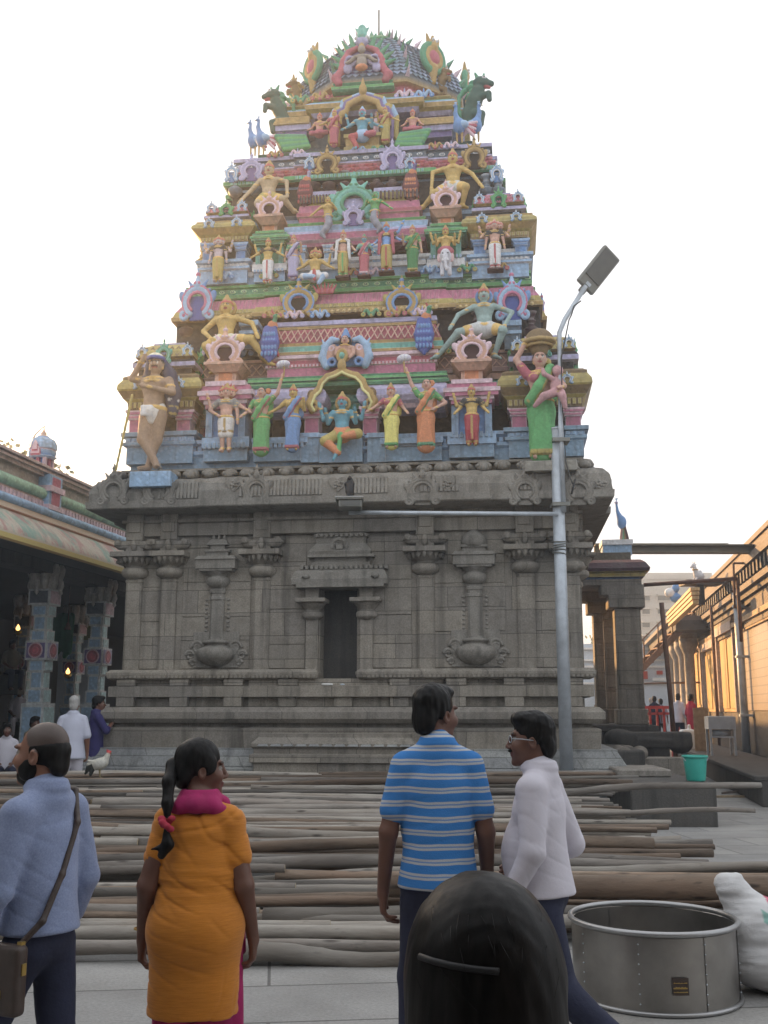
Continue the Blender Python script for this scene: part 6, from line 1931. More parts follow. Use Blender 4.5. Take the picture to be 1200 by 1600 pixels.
# mural on the eave: pale painted figures
def mural_mat():
    t = mat('mural')
    at_ = t.new('ShaderNodeVertexColor', layer_name='Col').outputs['Color']
    co = t.coord('Object')
    v = t.mapping(co, (1, .55, .9), (0, R(35), 0))
    n = t.noise(t.mapping(co, (1.2, 1.6, .8), (R(35), 0, 0)), 1.0, 6, .7); n2 = t.noise(t.mapping(co, (1, 2.2, 1.2), (R(30), 0, 0), (4, 3, 1)), 1.0, 5, .7)
    sep = t.new('ShaderNodeSeparateXYZ'); t.link(co, sep.inputs[0])
    band = t.math('MULTIPLY', t.ramp(sep.outputs[2], [(0, 0), (1, 0)]), 1.0)
    zz = t.math('MULTIPLY', t.math('GREATER_THAN', sep.outputs[2], 4.8), t.math('LESS_THAN', sep.outputs[2], 5.35))
    c = t.mix(t.math('MULTIPLY', t.ramp(n, [(.47, 0.), (.56, .9)]), zz), at_, (.22, .36, .30))
    c = t.mix(t.math('MULTIPLY', t.ramp(n2, [(.5, 0.), (.58, .8)]), zz), c, (.42, .22, .20))
    c = t.mix(t.math('MULTIPLY', t.ramp(t.noise(co, 3.3, 5, .7), [(.62, 0.), (.7, .6)]), zz), c, (.66, .64, .58))
    t.color(c); t.rough(.7); t.bump(n, .1, .01)
mural_mat()
left_hall()

def hall_contents():
    # white cloth wall, green cloth, glowing stand-ins for sun glints deep in the hall
    z0 = LH
    def P(px, py, n): 
        s, z = LH.hit(px, py, n); return s, z
    root = empty('white_wall', None, 'pale wall with yellowed upper part behind the second blue pillar', 'wall')
    a = at(105, 1040, 34); b = at(136, 1000, 34)
    m = MB(); m.box(a.x - .3, b.x + .6, 34, 34.2, 0.0, b.z, G5); m.build('wall', G['pale_blue_wall'], root)
    m = MB(); c = at(105, 965, 34); m.box(a.x - .3, b.x + .6, 34.02, 34.22, b.z, c.z, K('#8a8a50', 1.5)); m.build('upper_panel', PAINT, root)
    s = SDF(); p = at(97, 1000, 27); q = at(97, 965, 27)
    for i in range(5): s.cone((p.x - .22 + i * .11, 27 + .05 * (i % 2), q.z + .05), (p.x - .2 + i * .1, 27, p.z - .42 + .1 * (i % 3)), .08, .07, (.02, .12, .06), .05)
    o = link('hanging_cloth', s.mesh('cloth', .03), G['green_cloth']); tag(o, 'dark green cloth hanging between the two blue pillars', 'cloth')
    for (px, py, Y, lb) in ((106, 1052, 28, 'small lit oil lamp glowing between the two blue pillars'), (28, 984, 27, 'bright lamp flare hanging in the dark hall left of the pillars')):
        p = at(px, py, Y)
        m = MB(); m.lathe(p, [(.02, -.14), (.09, -.1), (.11, -.03), (.05, -.02)], 10, G5); o = m.build('hall_lamp', G['gold_metal']); tag(o, lb, 'lamp')  # bowl and glow added to imitate a sun glint
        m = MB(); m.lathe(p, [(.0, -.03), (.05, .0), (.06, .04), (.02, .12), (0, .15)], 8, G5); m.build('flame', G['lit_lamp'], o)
    # iron rails and a hanging bell
    p = at(103, 980, 26); m = MB(); m.lathe((p.x + .05, 26, p.z), [(.02, .12), (.04, .1), (.06, .02), (.09, -.04), (.09, -.06)], 10, G5); m.tube([(p.x + .05, 26, p.z + .1), (p.x + .05, 26, 4.68)], .012, 5, G5); o = m.build('hanging_bell', G['rust_steel']); tag(o, 'small dark bell hanging from the hall ceiling', 'bell')
hall_contents()

RW = Frame((4.75, 0))
def right_hall():
    root = empty('temple_hall', RW.M, 'long brown temple hall with sunlit cream doors along the right edge', 'hall')
    hs = lambda px, py, n=0: RW.hit(px, py, n)
    s_near, s_far = 16.0, 47.0
    H = hs(1198, 870)[1]
    br = K('#66574c', 1.3); lt = K('#a58558', 1.4); dk = K('#41362f', 1.2)
    m = MB(); m.box(0, 7, s_near, s_far, 0, H, br); m.build('wall', PAINT, root)
    m = MB(); m.box(-.03, 0, s_near, s_far, 0, hs(1185, 1112)[1], dk); m.build('dado', PAINT, root)
    # cornice mouldings
    m = MB()
    for (za, zb_, n_) in ((H - .9, H - .75, .10), (H - .75, H - .6, .2), (H - .6, H - .45, .32), (H - .45, H - .1, .26), (H - .1, H + .1, .42), (H + .1, H + .38, .30), (H + .38, H + .5, .36)):
        m.box(-n_, 7, s_near, s_far, za, zb_, br if n_ > .2 else dk)
    for i in range(60): m.box(-.36, -.25, s_near + i * .52, s_near + i * .52 + .2, H - .42, H - .14, dk)
    m.build('cornice', PAINT, root)
    m = MB(); m.box(-.22, 0, s_near, s_far, H - 1.35, H - 1.22, lt); m.box(-.14, 0, s_near, s_far, H - 1.5, H - 1.35, br); m.build('string_course', PAINT, root)
    # tiled panel with stepped trim
    sa = hs(1167, 1050)[0]
    zt_ = hs(1190, 975)[1]
    m = MB(); m.box(-.05, 0, s_near, sa, hs(1185, 1110)[1], zt_, G5); m.build('tile_panel', G['tile_wall'], root)
    m = MB(); m.box(-.12, 0, s_near, sa + .1, zt_, zt_ + .18, lt); m.box(-.12, 0, sa, sa + .15, hs(1185, 1110)[1], zt_, lt); m.box(-.12, 0, s_near, sa - 2.2, zt_ + .18, zt_ + .7, br); m.build('panel_trim', PAINT, root)
    # cream shuttered doors
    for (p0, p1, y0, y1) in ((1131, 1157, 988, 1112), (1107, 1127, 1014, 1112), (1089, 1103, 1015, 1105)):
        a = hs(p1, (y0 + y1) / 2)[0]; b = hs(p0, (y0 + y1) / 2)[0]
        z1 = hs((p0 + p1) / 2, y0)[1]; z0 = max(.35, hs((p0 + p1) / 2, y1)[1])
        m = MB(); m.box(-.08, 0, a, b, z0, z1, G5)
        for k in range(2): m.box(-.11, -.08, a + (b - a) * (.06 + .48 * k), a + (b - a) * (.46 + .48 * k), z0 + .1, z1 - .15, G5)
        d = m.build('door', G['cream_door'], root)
        f = MB(); w = .16
        f.box(-.2, 0, a - w, a, z0, z1 + w, K('#a8968e', 1.5)); f.box(-.2, 0, b, b + w, z0, z1 + w, K('#a8968e', 1.5)); f.box(-.24, 0, a - w, b + w, z1 + .002, z1 + w * 1.6, K('#a8968e', 1.5)); f.box(-.22, 0, a - w * 1.6, b + w * 1.6, z1 + w * 1.6, z1 + w * 2.3, lt)
        f.build('door_frame', PAINT, d)
    # grey columns at the far end
    for px in (1052, 1060, 1069, 1078):
        s, _ = hs(px, 1050, -.6)
        m = MB(); m.lathe((-.6, s, 0), [(.3, .3), (.3, .6), (.2, .62), (.19, 3.6), (.26, 3.75), (.34, 3.95), (.34, 4.2)], 12, K('#85807c', 1.4)); m.box(-.9, -.3, s - .3, s + .3, 4.2, 4.4, K('#85807c', 1.4)); m.box(-.95, -.25, s - .35, s + .35, 0, .3, K('#85807c', 1.4)); m.build('column', PAINT, root)
    m = MB(); m.box(-1.2, 0, hs(1082, 1050, -.6)[0] - 1, s_far + 8, 4.4, 4.75, dk); m.box(-1.4, 0, hs(1082, 1050, -.6)[0] - 1, s_far + 8, 4.75, 4.9, br); m.build('porch_roof', PAINT, root)
    # downpipe
    s, _ = hs(1162, 1100, -.25); m = MB(); m.tube([(-.25, s, .15), (-.25, s, H - .5)], .11, 10, G5)
    for z in (1.4, 3.0, 4.4): m.box(-.38, 0, s - .14, s + .14, z, z + .06, G5)
    m.build('downpipe', G['galvanised_steel'], root)
    s, _ = hs(1114, 1000, -.4); m = MB(); m.tube([(-.4, s, .1), (-.4, s, 4.9)], .05, 8, G5); m.build('thin_pipe', G['rust_steel'], root)
right_hall()

def right_side_things():
    # raised kerb / drain cover along the wall
    a = ground(1188, 1250)
    m = MB(); m.box(-1.75, -.55, 17.6, 34, 0, .42, G5); m.box(-1.85, -.5, 17.6, 34, .42, .5, G5)
    o = m.build('stone_ledge', G['dark_granite'], None, .015, RW.M); tag(o, 'low dark stone ledge running along the foot of the brown hall', 'ledge')
    # steel stair flights seen at the far end
    root = empty('steel_staircase', None, 'rusty steel stair sloping up beside the pale blue wall', 'staircase')
    Y = 38
    p0, p1 = at(940, 1108, Y), at(1096, 952, Y)
    for dy in (0, 1.0):
        m = MB(); m.bar((p0.x, Y + dy, p0.z), (p1.x, Y + dy, p1.z), .08, .22, G5); m.build('stringer', G['rust_steel'], root)
    m = MB()
    for i in range(14):
        t = (i + .5) / 14; p = p0.lerp(p1, t); m.box(p.x - .2, p.x + .2, Y, Y + 1.0, p.z - .02, p.z + .03, G5)
    m.build('tread', G['rust_steel'], root)
    m = MB()
    for i in range(0, 8):
        t = i / 7; p = p0.lerp(p1, t); m.tube([(p.x, Y, p.z), (p.x, Y, p.z + 1.0)], .03, 6, G5)
    m.bar((p0.x, Y, p0.z + 1), (p1.x, Y, p1.z + 1), .05, .05, G5); m.build('handrail', G['rust_steel'], root)
    for px, lb in ((1050, 'rust brown steel post standing in front of the far columns'),):
        p = at(px, 1100, 23.5); m = MB(); m.tube([(p.x + .05, 23.5, 0), (p.x - .12, 23.5, 4.0)], .055, 8, G5); m.box(p.x - .1, p.x + .2, 23.4, 23.6, 0, .03, G5); o = m.build('steel_post', G['rust_steel']); tag(o, lb, 'post')
    # girder from the tower side to the hall
    p, q = at(930, 857, 25), at(1215, 858, 25.5)
    m = MB()
    m.box(p.x, q.x, 25, 25.3, p.z - .10, p.z - .07, G5); m.box(p.x, q.x, 25, 25.3, p.z + .08, p.z + .11, G5); m.box(p.x, q.x, 25.13, 25.17, p.z - .07, p.z + .08, G5)
    m.box(p.x, p.x + 3.3, 25.02, 25.28, p.z + .114, p.z + .135, G5)
    o = m.build('girder', G['girder_paint']); tag(o, 'long brown steel girder spanning from the tower to the right hall', 'girder')
    p, q = at(1006, 914, 26), at(1152, 904, 26)
    m = MB(); m.tube([p, q], .05, 8, G5); m.tube([q, q + Vector((0, 0, -1.6))], .045, 8, G5); m.tube([at(1146, 880, 26), at(1148, 950, 26)], .03, 6, G5); m.tube([at(1146, 880, 26), at(1170, 880, 26)], .03, 6, G5); o = m.build('scaffold_pipe', G['rust_steel']); tag(o, 'thin rusty scaffold pipe below the brown girder', 'pipe')
    for (a, b, Y) in (((1105, 955), (1107, 880), 30), ((1079, 1003), (1079, 955), 36)):
        m = MB(); m.tube([at(*a, Y), at(*b, Y)], .05, 8, G5)
    # gilded beam stack sunlit
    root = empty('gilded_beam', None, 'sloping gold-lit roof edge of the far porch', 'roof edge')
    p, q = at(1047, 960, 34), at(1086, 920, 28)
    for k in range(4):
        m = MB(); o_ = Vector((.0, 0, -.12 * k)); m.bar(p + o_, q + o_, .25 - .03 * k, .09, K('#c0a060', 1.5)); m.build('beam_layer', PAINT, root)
    # far building
    root = empty('apartment_building', None, 'pale apartment block with rows of windows far behind the right hall', 'building')
    Y = 95; a, b = at(996, 925, Y), at(1096, 905, Y)
    m = MB(); m.box(a.x, b.x + 3, Y, Y + 16, 0, b.z, G5); m.box(a.x + 1.2, a.x + 8, Y + 3, Y + 12, b.z, b.z + 1.0, G5); m.build('wall', G['concrete_wall'], root)
    m = MB(); m.box(a.x - .1, b.x + 3.1, Y - .1, Y + 16, b.z + .002, b.z + .35, G5); m.build('parapet', G['concrete_wall'], root)
    for yy in (936, 957, 978, 999, 1020):
        for (p0, p1) in ((1004, 1015), (1028, 1048), (1062, 1082)):
            u, w = at(p0, yy + 4, Y), at(p1, yy - 4, Y)
            f = MB(); f.box(u.x, w.x, Y - .12, Y, u.z, u.z + .1, G5); f.box(u.x - .1, w.x + .1, Y - .4, Y, w.z + .05, w.z + .2, G5); f.build('window', G['concrete_wall'], root)
            f2 = MB(); f2.box(u.x, w.x, Y - .05, Y + .02, u.z + .1, w.z + .05, G5); n = 3
            for k in range(n): f2.box(u.x + (k + .45) * (w.x - u.x) / n, u.x + (k + .55) * (w.x - u.x) / n, Y - .09, Y - .05, u.z + .1, w.z + .05, G5)
            f2.build('window_pane', G['dark_lens'], root)
    # compound wall, pale blue
    root = empty('compound_wall', None, 'pale blue compound wall with bands and small red signs at the end of the passage', 'wall')
    Y = 52; a, b = at(900, 1100, Y), at(1100, 1006, Y)
    m = MB(); m.box(a.x, b.x + 4, Y, Y + .4, 0, b.z, G5); m.build('wall', G['pale_blue_wall'], root)
    m = MB()
    for yy in (1012, 1030, 1040, 1066): p = at(1000, yy, Y); m.box(a.x, b.x + 4, Y - .12, Y, p.z - .1, p.z, G5)
    m.build('wall_band', G['white_paint'], root)
    for (px, py, w, h) in ((1006, 1055, 9, 12), (1030, 1051, 8, 6)):
        u, v_ = at(px - w / 2, py + h / 2, Y), at(px + w / 2, py - h / 2, Y); m = MB(); m.box(u.x, v_.x, Y - .16, Y, u.z, v_.z, G5); m.box(u.x + .05, v_.x - .05, Y - .18, Y - .1, u.z + .05, v_.z - .05, G5); m.build('red_sign', G['red_paint'], root)
    u, v_ = at(1020, 1064, Y), at(1040, 1059, Y); m = MB(); m.box(u.x, v_.x, Y - .15, Y, u.z, v_.z, G5); m.build('white_sign', G['white_paint'], root)
    m = MB(); p = at(1000, 1068, 40); q = at(1112, 1066, 40); m.tube([p, q], .04, 6, G5); o = m.build('railing_pipe', G['rust_steel']); tag(o, 'horizontal grey pipe crossing before the pale blue wall', 'pipe')
    # red barrier table
    root = empty('red_barrier', None, 'red painted barrier rail with posts where people sit', 'barrier'); Y = 36
    a, b = at(1003, 1103, Y), at(1062, 1136, Y)
    m = MB(); m.box(a.x, b.x, Y, Y + .6, a.z - .1, a.z, G5); m.build('top_rail', G['red_paint'], root)
    for z_ in (a.z - .26, .29): m = MB(); m.box(a.x, b.x, Y, Y + .05, z_ - .04, z_ + .04, G5); m.build('lower_rail', G['red_paint'], root)
    for i in range(6):
        x = a.x + .03 + (b.x - a.x - .06) * i / 5; m = MB(); m.box(x - .035, x + .035, Y, Y + .07, 0, a.z - .1, G5); m.build('post', G['red_paint'], root)
    # bull statue on the far roof
    s = SDF(); w = (.7, .7, .72)
    s.ell((0, 0, .22), (.16, .26, .2), w, .05); s.cone((0, -.14, .3), (0, -.24, .62), .13, .09, w, .05); s.ell((0, -.27, .70), (.08, .10, .09), w, .03); s.cone((0, -.32, .68), (0, -.42, .6), .06, .05, w, .02)
    for q in (-1, 1): s.cone((q * .05, -.24, .77), (q * .09, -.24, .90), .022, .01, C['gold'], .01); s.cone((q * .07, -.24, .72), (q * .15, -.22, .72), .03, .015, w, .01); s.cone((q * .1, -.2, .1), (q * .1, -.3, .0), .05, .04, w, .03)
    s.torus((0, -.2, .5), .12, .025, 'z', C['gold'], .005); s.ell((0, .05, .42), (.08, .1, .07), w, .03)
    p = at(1093, 908, 30); o = link('bull_statue', s.mesh('bull', .02), PAINT); o.matrix_world = Matrix.Translation(p) @ Matrix.Rotation(R(-70), 4, 'Z') @ Matrix.Scale(.66, 4); tag(o, 'white seated bull statue on the roof of the far porch', 'statue')
    m = MB(); m.box(p.x - .5, p.x + .6, 29.6, 30.4, p.z - .12, p.z, K('#4a4038')); m.box(p.x - .1, p.x + .1, 29.9, 30.1, 4.6, p.z - .12, K('#4a4038')); o = m.build('roof_pedestal', PAINT); tag(o, 'dark pedestal slab under the white bull statue', 'pedestal')
    # blue crest ornament beside the gold beam
    p = at(1056, 942, 33)
    s = SDF()
    for i in range(4): s.ell((.12 * math.cos(i * 1.6), 0, .16 + .1 * i), (.14 - .02 * i, .08, .1), C['blue2'] if i % 2 else C['white'], .02)
    o = link('crest_ornament', s.mesh('crest', .025), PAINT); o.matrix_world = Matrix.Translation(p - Vector((0, 0, .25))) @ Matrix.Scale(1.6, 4); tag(o, 'small blue and white crest on the gold-lit roof edge', 'ornament')
right_side_things()

def stone_porch():
    """granite porch behind the right flank of the tower"""
    M = TM
    root = empty('stone_porch', M, 'granite side porch with a painted eave attached behind the tower on the right', 'porch')
    v = 6.4
    X = lambda p, y: tx(p, y, v); z = lambda y: tz(y, v, 970)
    x0, x1 = 4.2, X(1004, 950)
    m = MB(); m.box(x0, x1 + .1, v - .2, v + 4, 0, z(1132), G5); m.box(x0, x1 + .2, v - .3, v + 4, z(1132) - .16, z(1132) - .02, G5); m.build('platform', G['dark_granite'], root, .015)
    for (a, b, v_) in ((962, 1003, v), (936, 952, v + 1.4), (962, 1003, v + 3)):
        m = MB(); xa, xb = X(a, 1000), X(b, 1000)
        m.box(xa, xb, v_, v_ + .5, z(1132), z(950), G5); m.box(xa - .05, xb + .05, v_ - .04, v_ + .54, z(1132), z(1108), G5); m.box(xa + .04, xb - .04, v_ - .03, v_ + .5, z(1070), z(1000), G5)
        m.box(xa - .14, xb + .1, v_ - .1, v_ + .6, z(950), z(930), G5); m.box(xa - .3, xb + .1, v_ - .05, v_ + .55, z(930), z(914), G5)
        m.build('column', G['grey_granite'], root, .015)
    m = MB(); m.box(x0, x1, v - .05, v + 4, z(914), z(905), G5); m.build('beam', G['grey_granite'], root)
    m = MB()
    m.sweep(rect(x0 - .2, x1 - .05, v, v + 4), [(-.1, z(912)), (.02, z(910)), (.02, z(903)), (.12, z(902)), (.14, z(897)), (.1, z(895)), (.22, z(894)), (.24, z(889)), (.15, z(880)), (.05, z(875)), (-.2, z(874))], [C['blue2'], C['blue2'], K('#4a5a85', 1.4), C['yel'], C['yel'], C['yel'], C['maroon'], C['maroon'], K('#7a4a3a', 1.4), K('#6a5038', 1.3)])
    m.build('painted_eave', PAINT, root)
    m = MB(); m.box(x0 - .2, x1 - .2, v + .1, v + 4, z(874), z(862), K('#5d5038', 1.3)); m.build('roof', PAINT, root)
    m = MB(); m.box(X(944, 845), X(989, 845), v + .3, v + 1.0, z(864), z(848), C['lblue']); m.box(X(942, 845), X(991, 845), v + .25, v + 1.05, z(848), z(840), C['white']); m.build('roof_pedestal', PAINT, root)
    s = SDF()
    b = C['lilac']
    s.ell((.05, 0, .55), (.17, .17, .24), C['blue2'], .04); s.chain([(0, 0, .7), (-.08, 0, .95), (-.1, 0, 1.2)], [.12, .06, .04], C['blue2'], .03); s.ell((-.1, 0, 1.26), .06, C['lilac'], .02); s.cone((-.14, 0, 1.27), (-.22, 0, 1.24), .02, .008, C['yel'], .004)
    for i in range(3): s.cone((-.1, 0, 1.3), (-.13 + .04 * i, 0, 1.42), .01, .016, C['lblue'], .004)
    for i in range(4): s.cone((.1, 0, .5), (.02 + .07 * i, .05, -.02), .07, .06, (C['brown'], C['mgreen'], C['dgold'], C['maroon'])[i], .02)
    x, zz_ = TL(970, 840, v + .6)
    o = link('peacock_statue', s.mesh('peacock', .018), PAINT); o.matrix_world = TM @ Matrix.Translation((x, v + .6, zz_)) @ Matrix.Scale(.68, 4); tag(o, 'pale blue peacock statue on the porch roof right of the tower', 'statue', 'peacock statues')
stone_porch()

def plant(name, label, base, top, crown_pts, leaf, n, seed, size, cat='tree', spread=.6, bare=None):
    rnd = random.Random(seed)
    root = empty(name, Matrix.Translation(base), label, cat)
    H = top.z - base.z
    m = MB(); d = top - base
    m.tube([(0, 0, 0), (d.x * .3, d.y * .3 + .2, H * .35), (d.x * .7, d.y * .7, H * .7), (d.x, d.y, H)], [.22, .17, .1, .04], 8, G5)
    for (p, r) in crown_pts:
        q = p - base
        m.tube([(d.x * .6, d.y * .6, H * .6), tuple((Vector((d.x * .6, d.y * .6, H * .6)) + q) / 2 + Vector((rnd.uniform(-.3, .3), 0, .2))), tuple(q)], [.08, .05, .015], 6, G5)
        for k in range(4): m.tube([tuple(q), tuple(q + Vector((rnd.uniform(-r, r), rnd.uniform(-r, r), rnd.uniform(-r * .6, r))))], [.02, .006], 4, G5)
    if bare: m.tube(bare, [.07 - .06 * i / (len(bare) - 1) for i in range(len(bare))], 6, G5) if False else m.tube([tuple(b - base) for b in bare], [.06 - .052 * i / (len(bare) - 1) for i in range(len(bare))], 6, G5)
    m.build('trunk', G['bark'], root)
    f = MB()
    for (p, r) in crown_pts:
        q = p - base
        for i in range(int(n * r * r)):
            while True:
                o = Vector((rnd.uniform(-1, 1), rnd.uniform(-1, 1), rnd.uniform(-1, 1)))
                if o.length < 1: break
            c = q + o * r * rnd.uniform(.5, 1)
            a = Vector((rnd.uniform(-1, 1), rnd.uniform(-1, 1), rnd.uniform(-.6, .4))).normalized() * size * rnd.uniform(.6, 1.2)
            b = a.cross(Vector((rnd.uniform(-1, 1), rnd.uniform(-1, 1), rnd.uniform(-1, 1)))).normalized() * size * .35
            f.add([c - b * .2, c + a * .5 - b, c + a, c + a * .5 + b], [(0, 1, 2, 3)], G5)
    f.build('crown', G['green_leaf'], root)
def trees():
    Y = 42
    A = lambda px, py, y=Y: at(px, py, y)
    pts = [(A(8, 716), .9), (A(22, 724), .7), (A(-8, 730), 1.2), (A(60, 735), .7), (A(90, 750), .7), (A(70, 718), .4), (A(52, 745), .8), (A(98, 740), .5), (A(40, 760), .9)]
    base = Vector((A(30, 1000).x, Y, 0))
    bare = [A(56, 740), A(50, 715), A(49, 690), A(56, 678), A(68, 667), A(74, 664)]
    plant('tree', 'sparse tree with one bare curling branch behind the left hall', base, A(45, 770), pts, None, 90, 5, .32, bare=bare)
    b2 = Vector((at(950, 1100, 70).x, 70, 0))
    plant('tree', 'small pale tree above the blue wall seen through the stone porch', b2, at(948, 1010, 70), [(at(940, 1002, 70), 1.0), (at(952, 1006, 70), 1.1), (at(1000, 1012, 70), 1.2), (at(1025, 1010, 70), 1.1)], None, 90, 8, .4)
trees()

def sky_blocker():
    # unseen roof, wall and pillars added behind the camera to block sky light
    root = empty('entrance_hall', Matrix.Translation((0, -3, 0)), 'shaded entrance hall behind the place the photo was taken from', 'hall')
    m = MB(); m.box(-14, 14, -9, 2.6, 5.0, 5.4, G5); m.build('roof', G['dark_granite'], root)
    m = MB(); m.box(-14, 14, -9.4, -9, 0, 5.0, G5); m.build('wall', G['dark_granite'], root)
    for x in (-8, -4.5, 4.5, 8):
        m = MB(); m.box(x - .3, x + .3, 1.6, 2.2, 0, 5.0, G5); m.build('pillar', G['grey_granite'], root)
sky_blocker()
# ================================================================ the yard: poles, vessel, lamp, birds
def pile_h(Y): return .0 + max(0, Y - 6.4) * .0545
def logs():
    mats = ['log_bark_grey', 'log_bark_brown', 'log_bark_pale']
    protos = []
    rnd = random.Random(21)
    def log_mesh(L, r, seed, crook=1.0, fork=False):
        rr = random.Random(seed); n = 26; k = 12
        ph = [rr.uniform(0, 6.28) for _ in range(8)]; am = [rr.gauss(0, .017) * crook for _ in range(4)]
        V = []
        for i in range(n + 1):
            t = i / n; x = -L / 2 + L * t
            cy = am[0] * math.sin(3 * t + ph[0]) * L * .6 + am[1] * math.sin(9 * t + ph[1]) * L * .16
            cz = am[2] * math.sin(3.4 * t + ph[2]) * L * .22 + am[3] * math.sin(10 * t + ph[3]) * L * .07
            r0 = r * (1.12 - .28 * t) * (1 + .045 * math.sin(23 * t + ph[4]) + .035 * math.sin(51 * t + ph[5]))
            if fork and t > .8: cz -= (t - .8) * .25; r0 *= 1 + (t - .8) * 1.2
            for j in range(k):
                a = 2 * math.pi * j / k
                q = r0 * (1 + .06 * math.sin(3 * a + ph[6] + 4 * t) + .04 * math.sin(5 * a + ph[7] - 9 * t) + rr.gauss(0, .018))
                V.append((x, cy + q * math.cos(a), cz + q * math.sin(a)))
        for _ in range(rr.randint(2, 5)):   # knots
            c = rr.randrange(2, n - 1) * k + rr.randrange(k)
            for d, g_ in ((0, .25), (1, .12), (-1, .12), (k, .12), (-k, .12)):
                p = c + d
                if 0 <= p < len(V):
                    x, y, z = V[p]; V[p] = (x, y * (1 + g_ * .6), z * (1 + g_ * .6))
        F = [(i * k + j, (i + 1) * k + j, (i + 1) * k + (j + 1) % k, i * k + (j + 1) % k) for i in range(n) for j in range(k)]
        F += [tuple(range(k)), tuple(reversed(range(n * k, (n + 1) * k)))]
        me = raw_mesh('log', V, F, None, [True] * (n * k) + [False, False])
        return me
    for i in range(30):
        L = rnd.uniform(4.6, 6.8)
        me = log_mesh(L, .052, 100 + i, rnd.choice((.6, 1, 1.5)))
        me.materials.append(MATS[mats[i % 3]]); me.materials.append(MATS['log_end'])
        mi = np.zeros(len(me.polygons), dtype=np.int32); mi[-2:] = 1; me.polygons.foreach_set('material_index', mi)
        protos.append((me, L, i % 3))
    LAB = ['long grey weathered pole lying in the wide pile of poles', 'long brown bark-covered pole lying in the wide pile of poles', 'long pale stripped pole lying in the wide pile of poles']
    GRP = 'poles lying in the wide pile'
    def put(me, k, x, Y, z, sc, yaw, tilt, label=None):
        o = link('log', me); o.matrix_world = Matrix.Translation((x, Y, z)) @ Matrix.Rotation(yaw, 4, 'Z') @ Matrix.Rotation(tilt, 4, 'Y') @ Matrix.Rotation(rnd.uniform(0, 6.28), 4, 'X') @ Matrix.Diagonal((1, sc, sc, 1))
        tag(o, label or LAB[k], 'log', GRP); return o
    Y = 7.06; row = 0; prev = 0
    while Y < 16.6:
        t = (Y - 6.6) / 10
        sc = rnd.uniform(.58, 1.12) * (1.06 - .34 * t)
        r = .052 * sc
        z = pile_h(Y) + r * .9 + rnd.uniform(-.02, .045)
        xl = -.5 * Y - 1.2
        if Y > 15.2: xl = -.375 * Y - 1.0
        x = 3.25 + rnd.uniform(-.45, .5) + (.5 if Y < 9 else 0)
        if rnd.random() < .13: x += rnd.uniform(.2, .7)
        if Y < 7.35: x = .95 + rnd.uniform(-.2, .1)
        if 9.6 < Y < 14.9: x = 2.85 + rnd.uniform(-.45, .4)
        if Y > 14.8: x = 3.75 + rnd.uniform(-.3, .25)
        first = True
        while x > xl:
            me, L, k = rnd.choice(protos)
            o = put(me, k, x - L / 2, Y + rnd.uniform(-.03, .03), max(r, z), sc, rnd.uniform(-.011, .011), rnd.uniform(-.005, .005))
            if rnd.random() < .12 and Y > 7.2:   # under pole showing in the gap
                me, L2, k = rnd.choice(protos)
                put(me, k, x - L2 / 2 - rnd.uniform(-.2, 1.2), Y + r * 1.1, max(.045, z - r * 1.25), sc * .85, rnd.uniform(-.012, .012), 0)
            x -= L + rnd.uniform(-.1, .04)
        Y += r * 2 * rnd.uniform(1.1, 1.55) + .008; row += 1
    # special ones
    big = log_mesh(5.6, .085, 900, .8); big.materials.append(MATS['log_bark_brown'])
    p = at(1010, 1382, 8.0); put(big, 1, p.x + .8, 8.0, p.z, 1, .012, .006, 'thickest brown pole with knots, reaching out to the right behind the steel vessel')
    fork = log_mesh(1.5, .058, 901, 2.6, True); fork.materials.append(MATS['log_bark_pale'])
    p = at(505, 1487, 6.95); put(fork, 2, p.x, 6.93, .07, 1, .02, .02, 'crooked pole with a swollen end at the very front of the pile')
    thin = log_mesh(2.9, .042, 902, 2.2); thin.materials.append(MATS['log_bark_grey'])
    p = at(1000, 1236, 13.0); put(thin, 0, p.x, 12.9, p.z, 1, -.02, -.04, 'thin crooked pole pointing up to the right before the dark stone block')
    thin2 = log_mesh(2.6, .03, 903, 1.0); thin2.materials.append(MATS['log_bark_grey'])
    p = at(1000, 1268, 12.0); put(thin2, 0, p.x, 12.0, p.z, 1, .0, -.012, 'thin straight stick poking out to the right before the dark stone block')
    p = at(1140, 1309, 9.6); put(log_mesh(1.6, .05, 904, 1.0), 0, p.x + .1, 9.7, .08, 1, .05, .06, 'short dark pole lying alone on the paving at the right end of the pile').data.materials.append(MATS['log_bark_grey'])
logs()

